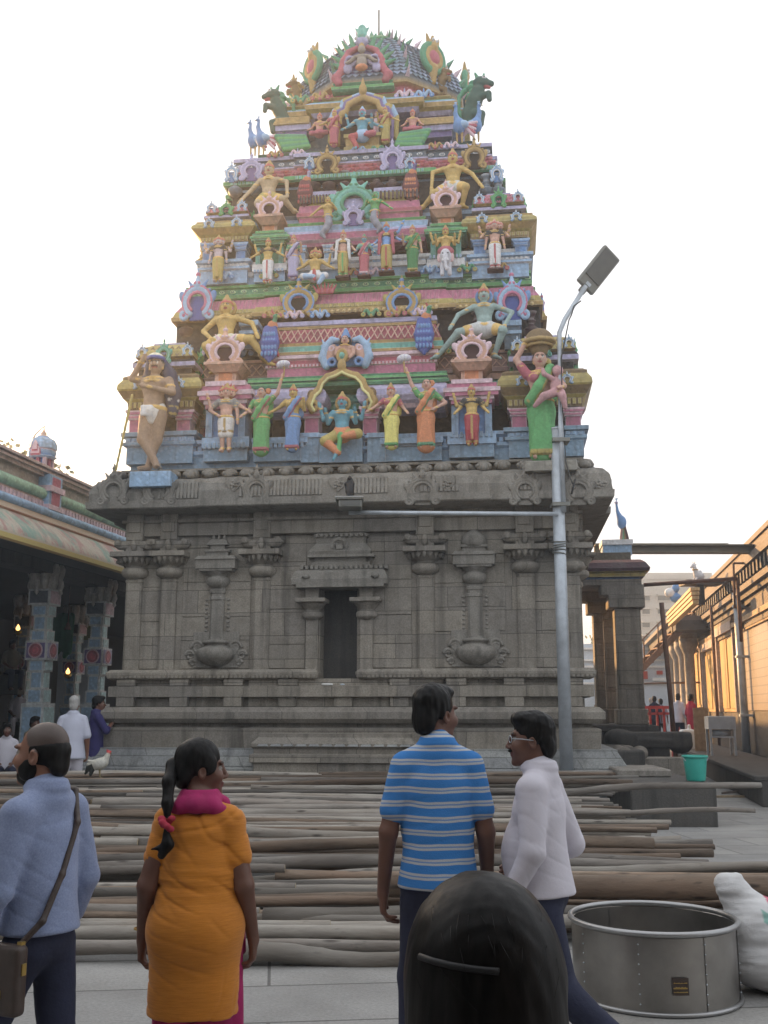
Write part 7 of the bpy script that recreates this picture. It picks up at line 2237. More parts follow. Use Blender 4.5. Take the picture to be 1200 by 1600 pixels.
def yard_things():
    # stone trough block
    a, b = ground(988, 1292), ground(1121, 1292)
    Y0 = a.y
    s0 = Matrix.Translation((a.x, Y0, 0)) @ Matrix.Rotation(R(-3), 4, 'Z'); w = b.x - a.x
    m = MB(); m.sweep(rect(0, w, 0, 3.0), [(0, 0), (0, .54), (-.03, .575), (-.14, .585)], G5)
    o = m.build('stone_block', MATS['dark_granite'], None, .02, s0); tag(o, 'large dark stone block at the right end of the pole pile', 'stone block')
    m = MB(); m.box(.05, w - .32, 1.3, 2.6, .585, .70, G5); o = m.build('stone_slab', MATS['grey_granite'], None, .02, s0); tag(o, 'grey slab lying on top of the large dark stone block', 'slab')
    p = at(1040, 1182, 19.5); m = MB(); m.box(p.x - .5, p.x + .45, 19.4, 19.9, 0, p.z - .02, G5); o = m.build('pale_slab', MATS['grey_granite'], None, .02); tag(o, 'pale worn slab standing behind the dark stone block', 'slab')
    # green bucket
    p = at(1087, 1208, 15.2); root = empty('bucket', Matrix.Translation((p.x, 15.2, .585)), 'translucent green plastic bucket standing on the dark stone block', 'bucket')
    m = MB(); h = .36
    m.lathe((0, 0, 0), [(.0, .01), (.125, .0), (.135, .02), (.165, h * .85), (.17, h), (.185, h), (.185, h - .03), (.172, h - .03)], 24, G5, cap=False); m.lathe((0, 0, 0), [(.16, h), (.13, .03), (0, .03)], 24, G5, cap=False)
    m.build('pail', MATS['bucket_plastic'], root); m = MB(); m.tube([(.18 * math.cos(R(a)), -.03 - .05 * math.sin(R(a)), h - .02 - .1 * math.sin(R(a))) for a in range(0, 181, 15)], .006, 6, G5); m.build('handle', MATS['galvanised_steel'], root)
    # lying carved stone and rubble at the plinth corner
    s = SDF(); s.box((0, 0, .18), (.75, .28, .16), .05, G5); s.ell((-.7, 0, .2), (.3, .28, .2), G5, .08); s.ell((.55, -.05, .1), (.25, .22, .2), G5, .06); s.cone((-.3, -.25, .2), (.3, -.27, .16), .06, .04, G5, .03)
    p = at(1020, 1166, 21.5); o = link('carved_stone', s.mesh('carved_stone', .035), MATS['dark_granite']); o.matrix_world = Matrix.Translation((p.x, 21.5, max(0, p.z - .05))) ; tag(o, 'dark broken carved stone lying across by the side porch', 'carved stone')
    m = MB(); m.box(p.x - .8, p.x + .3, 21.3, 21.9, 0, max(.1, p.z), G5); m.sweep(rect(p.x - 1.3, p.x - .25, 20.3, 21.2), [(0, 0), (0, .5), (-.08, .56)], G5); o = m.build('stone_support', MATS['dark_granite'], None, .03); tag(o, 'rough dark stone blocks piled under the broken carved stone', 'stones')
    rnd = random.Random(4)
    for i in range(8):
        p = at(rnd.uniform(958, 1006), rnd.uniform(1172, 1205), 18.4 + .3 * i)
        s = SDF(); s.ell((0, 0, .08), (rnd.uniform(.12, .26), .14, rnd.uniform(.08, .16)), G5); s.ell((rnd.uniform(-.12, .12), .04, .1), (.12, .12, .1), G5, .02)
        o = link('rubble_stone', s.mesh('stone', .03), MATS['grey_granite']); o.matrix_world = Matrix.Translation((p.x, p.y, max(-.02, p.z - .1))) @ Matrix.Rotation(rnd.random() * 6, 4, 'Z'); tag(o, 'small broken stone lying by the right corner of the plinth', 'stone', 'broken stones by the plinth corner')
    m = MB(); m.box(4.3, 5.4, .6, 5, 0, .5, G5); m.box(4.4, 5.1, .7, 4, .5, .9, G5); o = m.build('side_plinth', MATS['dark_granite'], tower, .03)
    # steel sink stand
    p = ground(1130, 1213); root = empty('sink_stand', Matrix.Translation(p) @ Matrix.Rotation(R(-8), 4, 'Z'), 'grey steel sink on tall legs standing before the brown hall', 'stand')
    w, H = .28, 1.42
    m = MB(); m.lathe((0, 0, H - .32), [(.24, -.14), (.24, 0)], 16, G5); m.build('tank', MATS['galvanised_steel'], root)
    m = MB(); m.box(-w - .04, w + .04, -w - .02, w + .02, H - .30, H, G5); m.box(-w, w, -w, w, H + .001, H + .01, G5); m.build('basin', MATS['galvanised_steel'], root, .03)
    for dx in (-1, 1):
        for dy in (-1, 1): m = MB(); m.box(dx * w - .025, dx * w + .025, dy * w - .025, dy * w + .025, 0, H - .3, G5); m.box(dx * w - .06, dx * w + .06, dy * w - .05, dy * w + .05, 0, .03, G5); m.build('leg', MATS['galvanised_steel'], root)
    m = MB(); m.box(-w, w, -w - .02, -w + .02, H - .5, H - .46, G5); m.box(-w, w, w - .02, w + .02, .3, .34, G5); m.build('brace', MATS['galvanised_steel'], root)
    # loose planks on the paving
    for (px, py, L, yaw, c, lb) in ((1128, 1246, 1.4, .06, 'wood_raw', 'long pale board lying on the paving by the dark ledge'), (1168, 1241, 1.1, .25, 'bark', 'dry branch lying on the paving by the dark ledge'), (1118, 1192, .5, .8, 'wood_raw', 'short yellow board leaning by the legs of the steel sink')):
        p = ground(px, py); m = MB(); m.box(-L / 2, L / 2, -.06, .06, 0, .035, G5) if c == 'wood_raw' else m.tube([(-L / 2, 0, .03), (0, .08, .06), (L / 2, 0, .04)], [.02, .03, .012], 6, G5)
        o = m.build('board' if c == 'wood_raw' else 'branch', MATS[c]); o.matrix_world = Matrix.Translation(p) @ Matrix.Rotation(yaw, 4, 'Z'); tag(o, lb, 'wood')
    # plastic drums and bundles near the seated people
    s = SDF(); s.box((0, 0, .35), (.2, .18, .33), .06, G5); s.cone((.06, 0, .7), (.06, 0, .78), .05, .05, G5, .02)
    p = at(1073, 1130, 30); o = link('jerrycan', s.mesh('can', .03), MATS['white_paint']); o.matrix_world = Matrix.Translation((p.x, 30, .35)); tag(o, 'pale plastic jerrycan beside the person in red', 'can')
    m = MB(); m.box(p.x - .3, p.x + .5, 29.7, 30.4, 0, .36, G5); o = m.build('low_step', MATS['dark_granite'], None, .02); tag(o, 'low dark step under the pale jerrycan', 'step')
    s = SDF(); rnd = random.Random(9)
    for i in range(6): s.ell((rnd.uniform(-.2, .2), rnd.uniform(-.2, .2), .2 + .05 * i), (.2, .18, .18), (C['lilac'], C['white'], C['dmar'], C['purple'], C['white'], C['wpink'])[i], .03)
    p = ground(1063, 1164); o = link('cloth_bundle', s.mesh('bundle', .03), PAINT); o.matrix_world = Matrix.Translation(p); tag(o, 'bundle of violet and white cloth on the ground beyond the steel post', 'bundle')
    m = MB(); p = at(1092, 1112, 28); m.box(p.x - .15, p.x + .25, 28, 28.04, .3, p.z + .1, G5); o = m.build('leaning_board', MATS['wood_raw']); o.rotation_euler = (0, R(0), 0); tag(o, 'pale board leaning against the brown hall beside the doors', 'board')
yard_things()

def vessel():
    t_ = mat('rim_steel'); t_.color((.36, .36, .36)); t_.rough(.38); t_.b.inputs['Metallic'].default_value = .8
    c = Vector((1.552, 6.26, 0))
    r, h = .472, .415
    root = empty('steel_vessel', Matrix.Translation((c.x, c.y, 0)), 'big round riveted steel cooking vessel with a thick rim', 'vessel')
    m = MB()
    # outer and inner skin in eight overlapped sheets
    n = 64
    for (rad, flip) in ((r - .012, 0), (r - .022, 1)):
        for seg in range(8):
            V = []; F = []
            for i in range(9):
                a = 2 * math.pi * (seg * 8 + i + .15) / n + .35
                q = rad + (.004 * (1 - i / 8))
                for z in (.01, .06, h * .5, h - .02): V.append((q * math.cos(a), q * math.sin(a), z))
            for i in range(8):
                for j in range(3): F.append((i * 4 + j, (i + 1) * 4 + j, (i + 1) * 4 + j + 1, i * 4 + j + 1))
            m.add(V, F, G5, True)
    m.lathe((0, 0, .012), [(0, 0), (r - .01, 0)], n, G5, cap=False)
    m.build('drum', MATS['steel_sheet'], root)
    for (nm, z, t) in (('rim', h, .016), ('base_ring', .014, .012)):
        q = MB(); pts = [((r - .004) * math.cos(2 * math.pi * i / 72), (r - .004) * math.sin(2 * math.pi * i / 72), z) for i in range(73)]
        q.tube(pts, t, 12, G5, cap=False); q.build(nm, MATS['rim_steel'], root)
    q = MB()
    for i in range(8):
        a = 2 * math.pi * (i * 8 + .15) / n + .35
        for z in np.arange(.06, h - .04, .05): q.lathe(((r - .006) * math.cos(a), (r - .006) * math.sin(a), z), [(0, -.005), (.006, 0), (0, .005)], 6, G5)
    q.build('rivet_line', MATS['galvanised_steel'], root)
    a0 = R(-90 + 2)
    q = MB(); k = MB()
    for i in range(6):
        a, b = a0 + (i - 3) * .031, a0 + (i - 2) * .031
        q.add([((r + .001) * math.cos(a), (r + .001) * math.sin(a), .115), ((r + .001) * math.cos(b), (r + .001) * math.sin(b), .115), ((r + .001) * math.cos(b), (r + .001) * math.sin(b), .202), ((r + .001) * math.cos(a), (r + .001) * math.sin(a), .202)], [(0, 1, 2, 3)], G5)
    pl = q.build('maker_plate', MATS['leather'], root)
    rr = random.Random(1)
    for row, z in ((0, .175), (1, .148), (2, .13)):
        for i in range(9):
            a = a0 + (i - 4.2) * .017; wd = rr.uniform(.003, .006)
            hh = .012 if row == 1 else .004
            k.box((r + .003) * math.cos(a) - wd, (r + .003) * math.cos(a) + wd, (r + .003) * math.sin(a) - .002, (r + .003) * math.sin(a), z, z + hh * rr.uniform(.5, 1.2), G5)
    k.build('plate_lettering', MATS['gold_metal'], pl)
    # white woven sack leaning by the vessel
    s = SDF(); w = (.66, .66, .66)
    s.ell((.06, 0, .20), (.30, .24, .21), w, .05); s.ell((.02, .02, .38), (.24, .19, .2), w, .06); s.cone((-.02, .02, .45), (-.17, .04, .72), .16, .075, w, .08, sc=(1, .8, 1)); s.cone((.0, .02, .46), (.28, .03, .50), .15, .1, w, .08)
    s.ell((.22, 0, .3), (.2, .2, .22), w, .05); s.cone((-.17, .04, .70), (-.19, .04, .765), .07, .04, w, .03); s.cone((-.2, .04, .745), (-.13, .04, .775), .03, .03, w, .02)
    def wr(F, ax):
        X = np.stack(np.meshgrid(*ax, indexing='ij'), -1)
        return F + .007 * vnoise(X * 15, 3) + .007 * np.abs(vnoise(X * np.array([14, 14, 30]), 5)) + .003 * np.abs(vnoise(X * 60, 7))
    s.post = wr
    me = s.mesh('sack', .012)
    co = np.empty(len(me.vertices) * 3, dtype=np.float32); me.vertices.foreach_get('co', co); co = co.reshape(-1, 3)
    cl = np.ones((len(co), 4), dtype=np.float32); cl[:, :3] = .66
    # printed bands, slanted along the bag
    u = co[:, 2] + co[:, 0] * .75; f = co[:, 1] < .1; t = co[:, 0]
    cl[f & (u > .46) & (u < .54) & (t > -.06), :3] = (.25, .46, .40)
    cl[f & (u > .50) & (u < .68) & (t > .0), :3] = (.60, .09, .16)
    cl[f & (abs(u - .59) < .012) & (t > .03), :3] = .66
    me.color_attributes['Col'].data.foreach_set('color', cl.ravel())
    o = link('woven_sack', me, MATS['woven_sack']); o.matrix_world = Matrix.Translation((2.24, 6.35, 0)) @ Matrix.Diagonal((1.15, 1.05, .80, 1)); tag(o, 'white woven plastic sack with red and green print leaning beside the steel vessel', 'sack')
vessel()

def lamp():
    Y = 16.9
    b, t = at(883, 1190, Y), at(869, 672, Y)
    root = empty('street_lamp', Matrix.Translation((b.x, Y, 0)), 'tall steel lamp post with a tilted flat lamp head and a side arm', 'street lamp')
    L = lambda px, py, dy=0: Vector((at(px, py, Y + dy).x - b.x, dy, at(px, py, Y + dy).z))
    gs = MATS['galvanised_steel']
    m = MB(); p0 = Vector((.02, 0, 0)); p1 = L(869, 672)
    m.tube([p0, p1], [.108, .098], 20, G5); m.tube([p1, p1 + Vector((0, 0, .03))], [.105, .105], 20, G5); m.build('post', gs, root)
    m = MB(); q = [L(881, 800, -.1), L(876, 660, -.1), L(874, 520, -.1), L(882, 500, -.1), L(915, 447, -.1)]; m.tube(q, [.042, .042, .042, .042, .042], 12, G5); m.build('upper_pole', gs, root)
    m = MB()
    for y in (690, 790): m = MB(); p = L(876, y); m.box(p.x - .16, p.x + .13, -.17, .14, p.z - .03, p.z + .03, G5); m.build('clamp', MATS['lamp_grey'], root)
    m = MB()
    for i in range(5): pp = L(873.5, 846 + i * 5); m.tube([(pp.x + .112 * math.cos(a), .112 * math.sin(a), pp.z + .02 * math.sin(a + i)) for a in [k * .5236 for k in range(13)]], .012, 5, G5, cap=False)
    m.build('wire_binding', MATS['lamp_grey'], root)
    # head, tilted
    c0, c1 = L(916, 448, -.1), L(957, 396, -.1); d = (c1 - c0).normalized(); 
    side = Vector((d.z, 0, -d.x)).normalized(); nrm = Vector((0, -1, 0))
    nrm = (nrm * .8 + Vector((.0, 0, -.6))).normalized(); side = d.cross(nrm).normalized(); nrm = side.cross(d).normalized()
    def hd(mb, a, b_, w, t0, t1):
        V = []
        for (u, ww) in ((a, w), (b_, w)):
            for (i, k_) in ((-1, t0), (1, t0), (1, t1), (-1, t1)): V.append(c0 + d * u + side * (i * ww) + nrm * k_)
        mb.add(V, [(0, 3, 2, 1), (4, 5, 6, 7), (0, 1, 5, 4), (1, 2, 6, 5), (2, 3, 7, 6), (3, 0, 4, 7)], G5)
    Ln = (c1 - c0).length
    m = MB(); hd(m, -.02, Ln + .03, .20, -.09, .0); hd(m, -.14, -.02, .07, -.07, -.01); o = m.build('lamp_head', MATS['lamp_grey'], root, .02)
    m = MB(); hd(m, .17, Ln - .02, .165, .0, .02); m.build('lens', MATS['dark_lens'], o); m = MB(); hd(m, .03, .09, .05, .0, .015); m.build('label', gs, o)
    m = MB(); m.tube([L(908, 470, -.14), L(897, 478, -.16), L(893, 492, -.15), L(889, 500, -.14), L(877, 560, -.15), L(879, 640, -.15), L(884, 720, -.15), L(890, 745, -.2), L(896, 758, -.22)], .012, 6, G5); m.tube([L(899, 748, -.2), L(893, 772, -.2)], .018, 6, G5); m.build('cable', MATS['dark_cable'], root)
    # side arm with flood lamp
    a, c = L(545, 801, -.12), L(872, 803, -.12); m = MB(); m.tube([a, c], .036, 10, G5); m.build('side_arm', gs, root)
    p = L(548, 788, -.12); m = MB(); m.box(p.x - .19, p.x + .19, -.42, .0, p.z - .10, p.z + .02, G5); m.box(p.x - .24, p.x + .21, -.46, .02, p.z + .02, p.z + .06, G5); f = m.build('flood_lamp', MATS['lamp_grey'], root, .01)
    m = MB(); m.box(p.x - .16, p.x + .16, -.43, -.425, p.z - .08, p.z, G5); m.build('lens', MATS['dark_lens'], f); m = MB(); m.box(p.x - .25, p.x + .22, -.465, .025, p.z + .061, p.z + .07, G5); m.build('cover_plate', MATS['white_paint'], f)
    # crow on the flood lamp
    s = SDF(); k = (.015, .015, .017)
    s.cone((0, 0, .14), (.015, .0, .30), .075, .07, k, .03, sc=(1, .9, 1)); s.ell((.0, -.01, .37), (.046, .055, .044), k, .03); s.cone((-.015, -.05, .375), (-.04, -.115, .36), .02, .006, k, .01)
    s.cone((.03, .03, .16), (.06, .09, -.06), .045, .022, k, .03, sc=(1, 1, 1))
    for q in (-1, 1): s.cone((q * .06, .01, .28), (q * .045 + .03, .06, .04), .035, .018, k, .02); s.cone((q * .028, -.01, .08), (q * .03, -.015, .01), .012, .01, k, .005); s.cone((q * .03, -.01, .005), (q * .035, -.05, .004), .008, .005, k, .003)
    s.cone((.0, .0, .41), (.01, .02, .425), .025, .012, k, .01)
    w = root.matrix_world
    o = link('crow', s.mesh('crow', .008), MATS['crow_feather']); o.matrix_world = Matrix.Translation((b.x + p.x - .02, Y - .2, p.z + .075)) @ Matrix.Rotation(R(15), 4, 'Z') @ Matrix.Scale(.92, 4); tag(o, 'black crow perched on the flood lamp of the side arm', 'bird')
    # rooster on the poles
    s = SDF(); wh = (.62, .60, .52)
    s.ell((0, 0, .24), (.14, .10, .11), wh, .04, rot=(0, -18, 0)); s.cone((.08, 0, .28), (.13, 0, .40), .07, .042, wh, .04); s.ell((.145, 0, .43), (.035, .03, .035), (.55, .12, .10), .02)
    s.cone((.175, 0, .43), (.21, 0, .42), .014, .004, K('#a08040'), .004)
    for i in range(4): s.cone((.12 + .02 * i, 0, .455), (.11 + .024 * i, 0, .495 - .008 * i), .014, .008, (.6, .05, .06), .006)
    s.ell((.165, 0, .39), (.016, .012, .024), (.6, .05, .06), .005)
    for i in range(5): s.cone((-.1, 0, .27), (-.2 - .01 * i, (i - 2) * .012, .30 - .055 * i), .04, .022, wh if i < 2 else (.03, .035, .03), .02)
    s.cone((-.1, 0, .22), (-.15, .0, .06), .05, .03, (.03, .035, .03), .03); s.ell((0, -.07, .24), (.1, .035, .07), (.55, .54, .48), .02)
    for q in (-1, 1): s.cone((.0, q * .045, .16), (.01, q * .05, .02), .018, .011, K('#a08a50'), .01); s.cone((.01, q * .05, .01), (.06, q * .055, .006), .009, .006, K('#a08a50'), .004)
    p = at(155, 1213, 15.2); o = link('rooster', s.mesh('rooster', .01), PAINT); o.matrix_world = Matrix.Translation((p.x, 15.2, pile_h(15.2) + .15)) @ Matrix.Rotation(R(18), 4, 'Z') @ Matrix.Scale(.80, 4); tag(o, 'white rooster with a red comb standing on the pole pile', 'bird')
    # crumpled papers
    for (xx, lb) in ((-.28, 'white crumpled paper on the sill of the dark niche'), (.05, 'grey crumpled paper on the sill of the dark niche')):
        s = SDF(); rr = random.Random(int(xx * 100))
        for i in range(5): s.ell((rr.uniform(-.1, .1), rr.uniform(-.05, .05), .02), (.06, .04, .02), G5, .01)
        o = link('paper_scrap', s.mesh('paper', .012), MATS['white_paint'] if xx < 0 else MATS['pale_blue_wall']); o.matrix_world = TM @ Matrix.Translation((xx, -.08, 2.0)); tag(o, lb, 'paper')
lamp()# ================================================================ people
def rz(a):
    return Matrix.Rotation(R(a), 3, 'Z')
def hand(s, w, d, side, nrm, col, curl=35, k=.95):
    """w wrist, d direction of the fingers, side towards the thumb, nrm out of the palm"""
    w, d, side, nrm = [Vector(v) for v in (w, d, side, nrm)]
    d.normalize(); side = (side - d * side.dot(d)).normalized(); nrm = d.cross(side) if nrm.dot(d.cross(side)) > 0 else side.cross(d)
    for i, (o, L) in enumerate(((.028, .036), (.0095, .042), (-.009, .039), (-.026, .031))):
        kn = w + d * (.083 - abs(i - 1.2) * .004) * k + side * o * k
        s.cone(w + side * o * .5, kn, .017, .0125, col, .014)
        a = R(curl * (.8 + .15 * i)); f1 = d * math.cos(a) + nrm * math.sin(a) + side * (o * .5)
        b = R(curl * (1.9 + .2 * i)); f2 = d * math.cos(b) + nrm * math.sin(b)
        p1 = kn + f1 * L * k; p2 = p1 + f2 * L * .62 * k; p3 = p2 + f2 * L * .45 * k + nrm * .004
        s.cone(kn, p1, .0105, .0095, col, .004); s.cone(p1, p2, .0095, .0085, col, .003); s.cone(p2, p3, .0085, .0068, col, .003)
    b = w + side * .022 + d * .022; t1 = b + (d * .62 + side * .62 + nrm * .3).normalized() * .036 * k; t2 = t1 + (d * .9 + side * .2 + nrm * .35).normalized() * .03 * k
    s.cone(w + d * .01 + side * .01, b, .018, .0145, col, .012); s.cone(b, t1, .0135, .011, col, .006); s.cone(t1, t2, .0105, .008, col, .003)

def head(s, c, yaw, col, k=1.0, fine=True, stub=None, tilt=0):
    Rm = rz(yaw) @ Matrix.Rotation(R(tilt), 3, 'X')
    T = lambda x, y, z: Vector(c) + Rm @ Vector((x, y, z)) * k
    E = lambda p, r, cc=None, b=.02, sub=False: s.ell(T(*p), tuple(q * k for q in r), cc or col, b, sub, rot=(tilt, 0, yaw) if not tilt else None) if not tilt else s.ell(T(*p), tuple(q * k for q in r), cc or col, b, sub, rot=(0, 0, yaw))
    E((0, .018, .035), (.072, .092, .086)); E((0, -.034, -.025), (.060, .056, .084), None, .025); E((0, -.046, -.083), (.038, .042, .034), None, .025)
    E((0, -.075, -.105), (.02, .018, .016), None, .015)
    for q in (-1, 1):
        E((q * .036, -.066, -.03), (.026, .026, .026), None, .02); E((q * .03, -.082, .028), (.026, .012, .010), None, .012)
        E((q * .031, -.094, .006), (.016, .016, .011), None, .008, True)
        E((q * .031, -.0755, .005), (.0125, .0125, .0095), (.26, .23, .20), .002)
        s.dot(T(q * .031, -.089, .005), .0065 * k, (.02, .014, .012)); s.line(T(q * .016, -.09, .029), T(q * .046, -.084, .030), .0075 * k, (.02, .015, .012))
        E((q * .074, .006, -.012), (.010, .020, .031), None, .006); E((q * .079, .004, -.008), (.006, .010, .017), None, .004, True)
        E((q * .010, -.100, -.036), (.009, .011, .008), None, .008)
    s.cone(T(0, -.086, .018), T(0, -.110, -.030), .0085 * k, .0105 * k, col, .010)
    E((0, -.088, -.060), (.021, .012, .0065), K('#7a4038', .9), .005); E((0, -.086, -.071), (.018, .012, .007), K('#7a4038', .9), .005)
    s.cone(T(0, .02, -.05), Vector(stub) if stub else T(0, .03, -.17), .051 * k, .052 * k, col, .03)
    if stub is None: pass
    return T

def folds(X, seed):
    r = np.random.RandomState(seed); o = 0
    for i, d in enumerate(((.35, .2, 1), (-.35, .2, 1), (.8, .3, .6), (-.8, .3, .6), (1, .4, .12), (.1, .1, 1))):
        d = np.array(d); f = r.uniform(24, 40)
        m = np.clip(vnoise(X * 5.5, seed + 20 + i) * 1.8 - .35, 0, 1)
        ph = X @ d * f + 1.1 * vnoise(X * 6, seed + 40 + i)
        o = o + m * np.exp(-(np.sin(ph) / .26) ** 2)
    return o

def crumple(amp, f=(18, 18, 9), seed=1, amp2=None):
    f = np.array(f)
    def fn(F, ax):
        X = np.stack(np.meshgrid(*ax, indexing='ij'), -1).astype(np.float32)
        amp_ = amp * np.clip((1.39 - X[..., 2]) / .06, 0.05, 1)
        return F + amp_ * (.5 * vnoise(X * f, seed) + .32 * folds(X, seed))
    return fn

SK1, SK2 = lin('#8a6350'), lin('#6d4c3e')
def skin_mat():
    for nm in ('skin',):
        t = mat(nm)
        at_ = t.new('ShaderNodeVertexColor', layer_name='Col').outputs['Color']; co = t.coord('Object')
        t.color(t.mix(1.0, at_, t.ramp(t.noise(co, 14, 4), [(.3, .88), (.7, 1.08)]), 'MULTIPLY')); t.rough(.5); t.bump(t.noise(co, 170, 3), .15, .004)
        t.b.inputs['Subsurface Weight'].default_value = .06; t.b.inputs['Subsurface Radius'].default_value = (.02, .008, .005)
skin_mat()
SKIN = MATS['skin']

def person(label, pos, yaw, H, arms, legs, hyaw, skin, shirt, trousers, hair, extra=None, res=.0062, fat=1.0, cat='person', group=None, sleeves=1.0, hem=.84, seated=False, headtilt=0, belly=0.0, collar=True, sw=.148, build=None):
    """arms: [(elbow, wrist, finger dir, thumb side, palm normal)] for left/right of the viewer's frame (x<0, x>0); base model 1.70 tall facing -y"""
    k = H / 1.70
    M = Matrix.Translation(pos) @ Matrix.Rotation(R(yaw), 4, 'Z') @ Matrix.Scale(k, 4)
    s = SDF()
    T = head(s, (0, -.025, 1.578), hyaw, skin, 1.0, stub=(0, .012, 1.40))
    if hair and hair[0] == 'bald': s.dot(T(0, .045, .065), .098, (.085, .06, .05))
    s.cone((0, .01, 1.0), (0, .0, 1.30), .085, .10, skin, .03, sc=(1.15, .8, 1)); [s.cone((0, .02, 1.43), (q * sw * .95, .012, 1.365), .05, .045, skin, .04) for q in (-1, 1)]; s.cone((0, .02, 1.0), (0, .02, .90), .085, .095, skin, .03, sc=(1.15, .9, 1))
    for q, a in zip((-1, 1), arms):
        el, wr, fd, sd, pn = a
        s.cone((q * sw, .01, 1.36), el, .049 * fat, .039 * fat, skin, .03); s.cone(el, wr, .040 * fat, .025, skin, .015); hand(s, wr, fd, sd, pn, skin)
    for q, (kn, an, toe) in zip((-1, 1), legs):
        s.cone((q * .08, .01, .90), kn, .07, .052, skin, .02); s.cone(kn, an, .055, .038, skin, .02); s.cone(an, Vector(an) + Vector(toe) * .16, .036, .028, skin, .015); s.ell(Vector(an) + Vector((0, .02, -.03)), (.034, .04, .034), skin, .02)
    me = s.mesh('person_body', res)
    root = link('person', me, SKIN); root.matrix_world = M; tag(root, label, cat, group)
    def part(nm, sd, mt, rs=res):
        return link(nm, sd.mesh(nm, rs), mt, root)
    # trousers
    if trousers:
        t = SDF(); t.cone((0, .012, .97), (0, .018, .90), .102 * fat, .110 * fat, G5, .04, sc=(1.2, .97, 1))
        for q, (kn, an, toe) in zip((-1, 1), legs):
            a = Vector(kn).lerp(Vector(an), .93); t.cone((q * .075, .018, .88), kn, .088 * fat, .068, G5, .03); t.cone(kn, a, .072, .062, G5, .03)
        t.post = crumple(.004, (16, 16, 11), 4); part('trousers', t, trousers, res * 1.3)
    # upper garment
    if shirt:
        c = SDF(); kind, mt = shirt
        F_ = fat
        c.cone((0, .016, hem - .06), (0, .008 - belly * .3, 1.12), .157 * F_, .121 * F_, G5, .04, sc=(1.16, .98, 1)); c.cone((0, .008 - belly * .3, 1.12), (0, .006, 1.27), .120 * F_, .124 * F_, G5, .05, sc=(1.22, .88, 1)); c.cone((0, .006, 1.25), (0, .012, 1.33), .122 * F_, .10 * F_, G5, .04, sc=(1.25, .88, 1))
        for q in (-1, 1): c.cone((0, .022, 1.425), (q * sw * .95, .012, 1.362), .06, .058, G5, .035)
        if belly: c.ell((0, -.07, 1.06), (.14, .10, .15), G5, .06)
        c.cone((0, .02, 1.40), (0, .012, 1.455), .08, .062, G5, .03)
        for q, a in zip((-1, 1), arms):
            el, wr = Vector(a[0]), Vector(a[1]); sh = Vector((q * sw, .012, 1.355))
            if sleeves >= 1: c.cone(sh, el, .066 * F_, .058 * F_, G5, .03); c.cone(el, el.lerp(wr, sleeves - 1.08), .057 * F_, .044, G5, .015); c.cone(el.lerp(wr, sleeves - 1.13), el.lerp(wr, sleeves - 1.03), .041, .040, G5, .006)
            else: c.cone(sh, sh.lerp(el, sleeves), .058 * F_, .060 * F_, G5, .015)
        c.box((0, 0, hem - .15), (.5, .5, .15), .001, G5, .012, True)
        if collar:
            c.torus((0, .012, 1.452), .062, .020, 'z', G5, .012, sc=(1.04, 1.1)); c.torus((0, .014, 1.472), .059, .015, 'z', G5, .008, sc=(1.04, 1.1))
        else: c.ell((0, -.02, 1.47), (.085, .10, .06), G5, .01, True)
        c.post = crumple(.005, (9, 9, 13), len(label) % 7, .0022); part('shirt', c, mt)
    # hair
    if hair:
        h = SDF(); kind, mt = hair
        hT = lambda x, y, z: T(x, y, z)
        rot = (0, 0, hyaw)
        if kind == 'short':
            h.ell(hT(0, .022, .046), (.080, .100, .092), G5, .01, False, rot); h.ell(hT(0, .075, -.02), (.066, .045, .07), G5, .02, False, rot)
            for q in (-1, 1): h.ell(hT(q * .07, .012, .02), (.012, .03, .05), G5, .01, False, rot)
            h.ell(hT(0, -.125, -.045), (.095, .085, .095), G5, .012, True, rot); 
            for q in (-1, 1): h.ell(hT(q * .082, -.002, -.022), (.022, .032, .034), G5, .005, True, rot)
            h.ell(hT(.01, -.045, .095), (.06, .05, .035), G5, .02, False, rot)
        elif kind == 'bald':
            h.ell(hT(0, .024, .012), (.0765, .095, .074), G5, .01, False, rot); h.ell(hT(0, .08, -.045), (.058, .03, .045), G5, .02, False, rot)
            h.ell(hT(0, -.13, -.01), (.12, .125, .14), G5, .01, True, rot); h.ell(hT(0, -.04, .150), (.085, .10, .06), G5, .02, True, rot)
            for q in (-1, 1): h.ell(hT(q * .08, .004, -.014), (.022, .028, .036), G5, .004, True, rot)
        elif kind == 'tied':
            h.ell(hT(0, .024, .046), (.083, .104, .094), G5, .01, False, rot); h.ell(hT(0, .085, -.02), (.066, .045, .065), G5, .03, False, rot)
            if 'close to the camera' in label: h.ell(hT(0, .028, .036), (.096, .105, .104), G5, .01, False, rot); h.ell(hT(0, .04, -.06), (.09, .085, .13), G5, .03, False, rot); h.chain([hT(0, .045, .0), hT(0, .055, -.12), hT(0, .065, -.25), hT(0, .065, -.50)], [.085, .087, .085, .07], G5, .05)
            for q in (-1, 1): h.ell(hT(q * .066, -.01, .02), (.018, .05, .045), G5, .02, False, rot)
            h.ell(hT(0, -.135, -.04), (.092, .085, .10), G5, .015, True, rot)
            for q in (-1, 1): h.ell(hT(q * .084, .0, -.02), (.020, .026, .034), G5, .005, True, rot)
        def strands(F, ax):
            X = np.stack(np.meshgrid(*ax, indexing='ij'), -1).astype(np.float32)
            q = 2.2 if kind == 'short' else 1
            return F + q * (.0012 * vnoise((X) * np.array([100, 100, 32]), 2) + .0012 * vnoise(X * 40, 9))
        h.post = strands
        ho = part('hair', h, mt, .0055)
    if extra: extra(root, T, part)
    return root

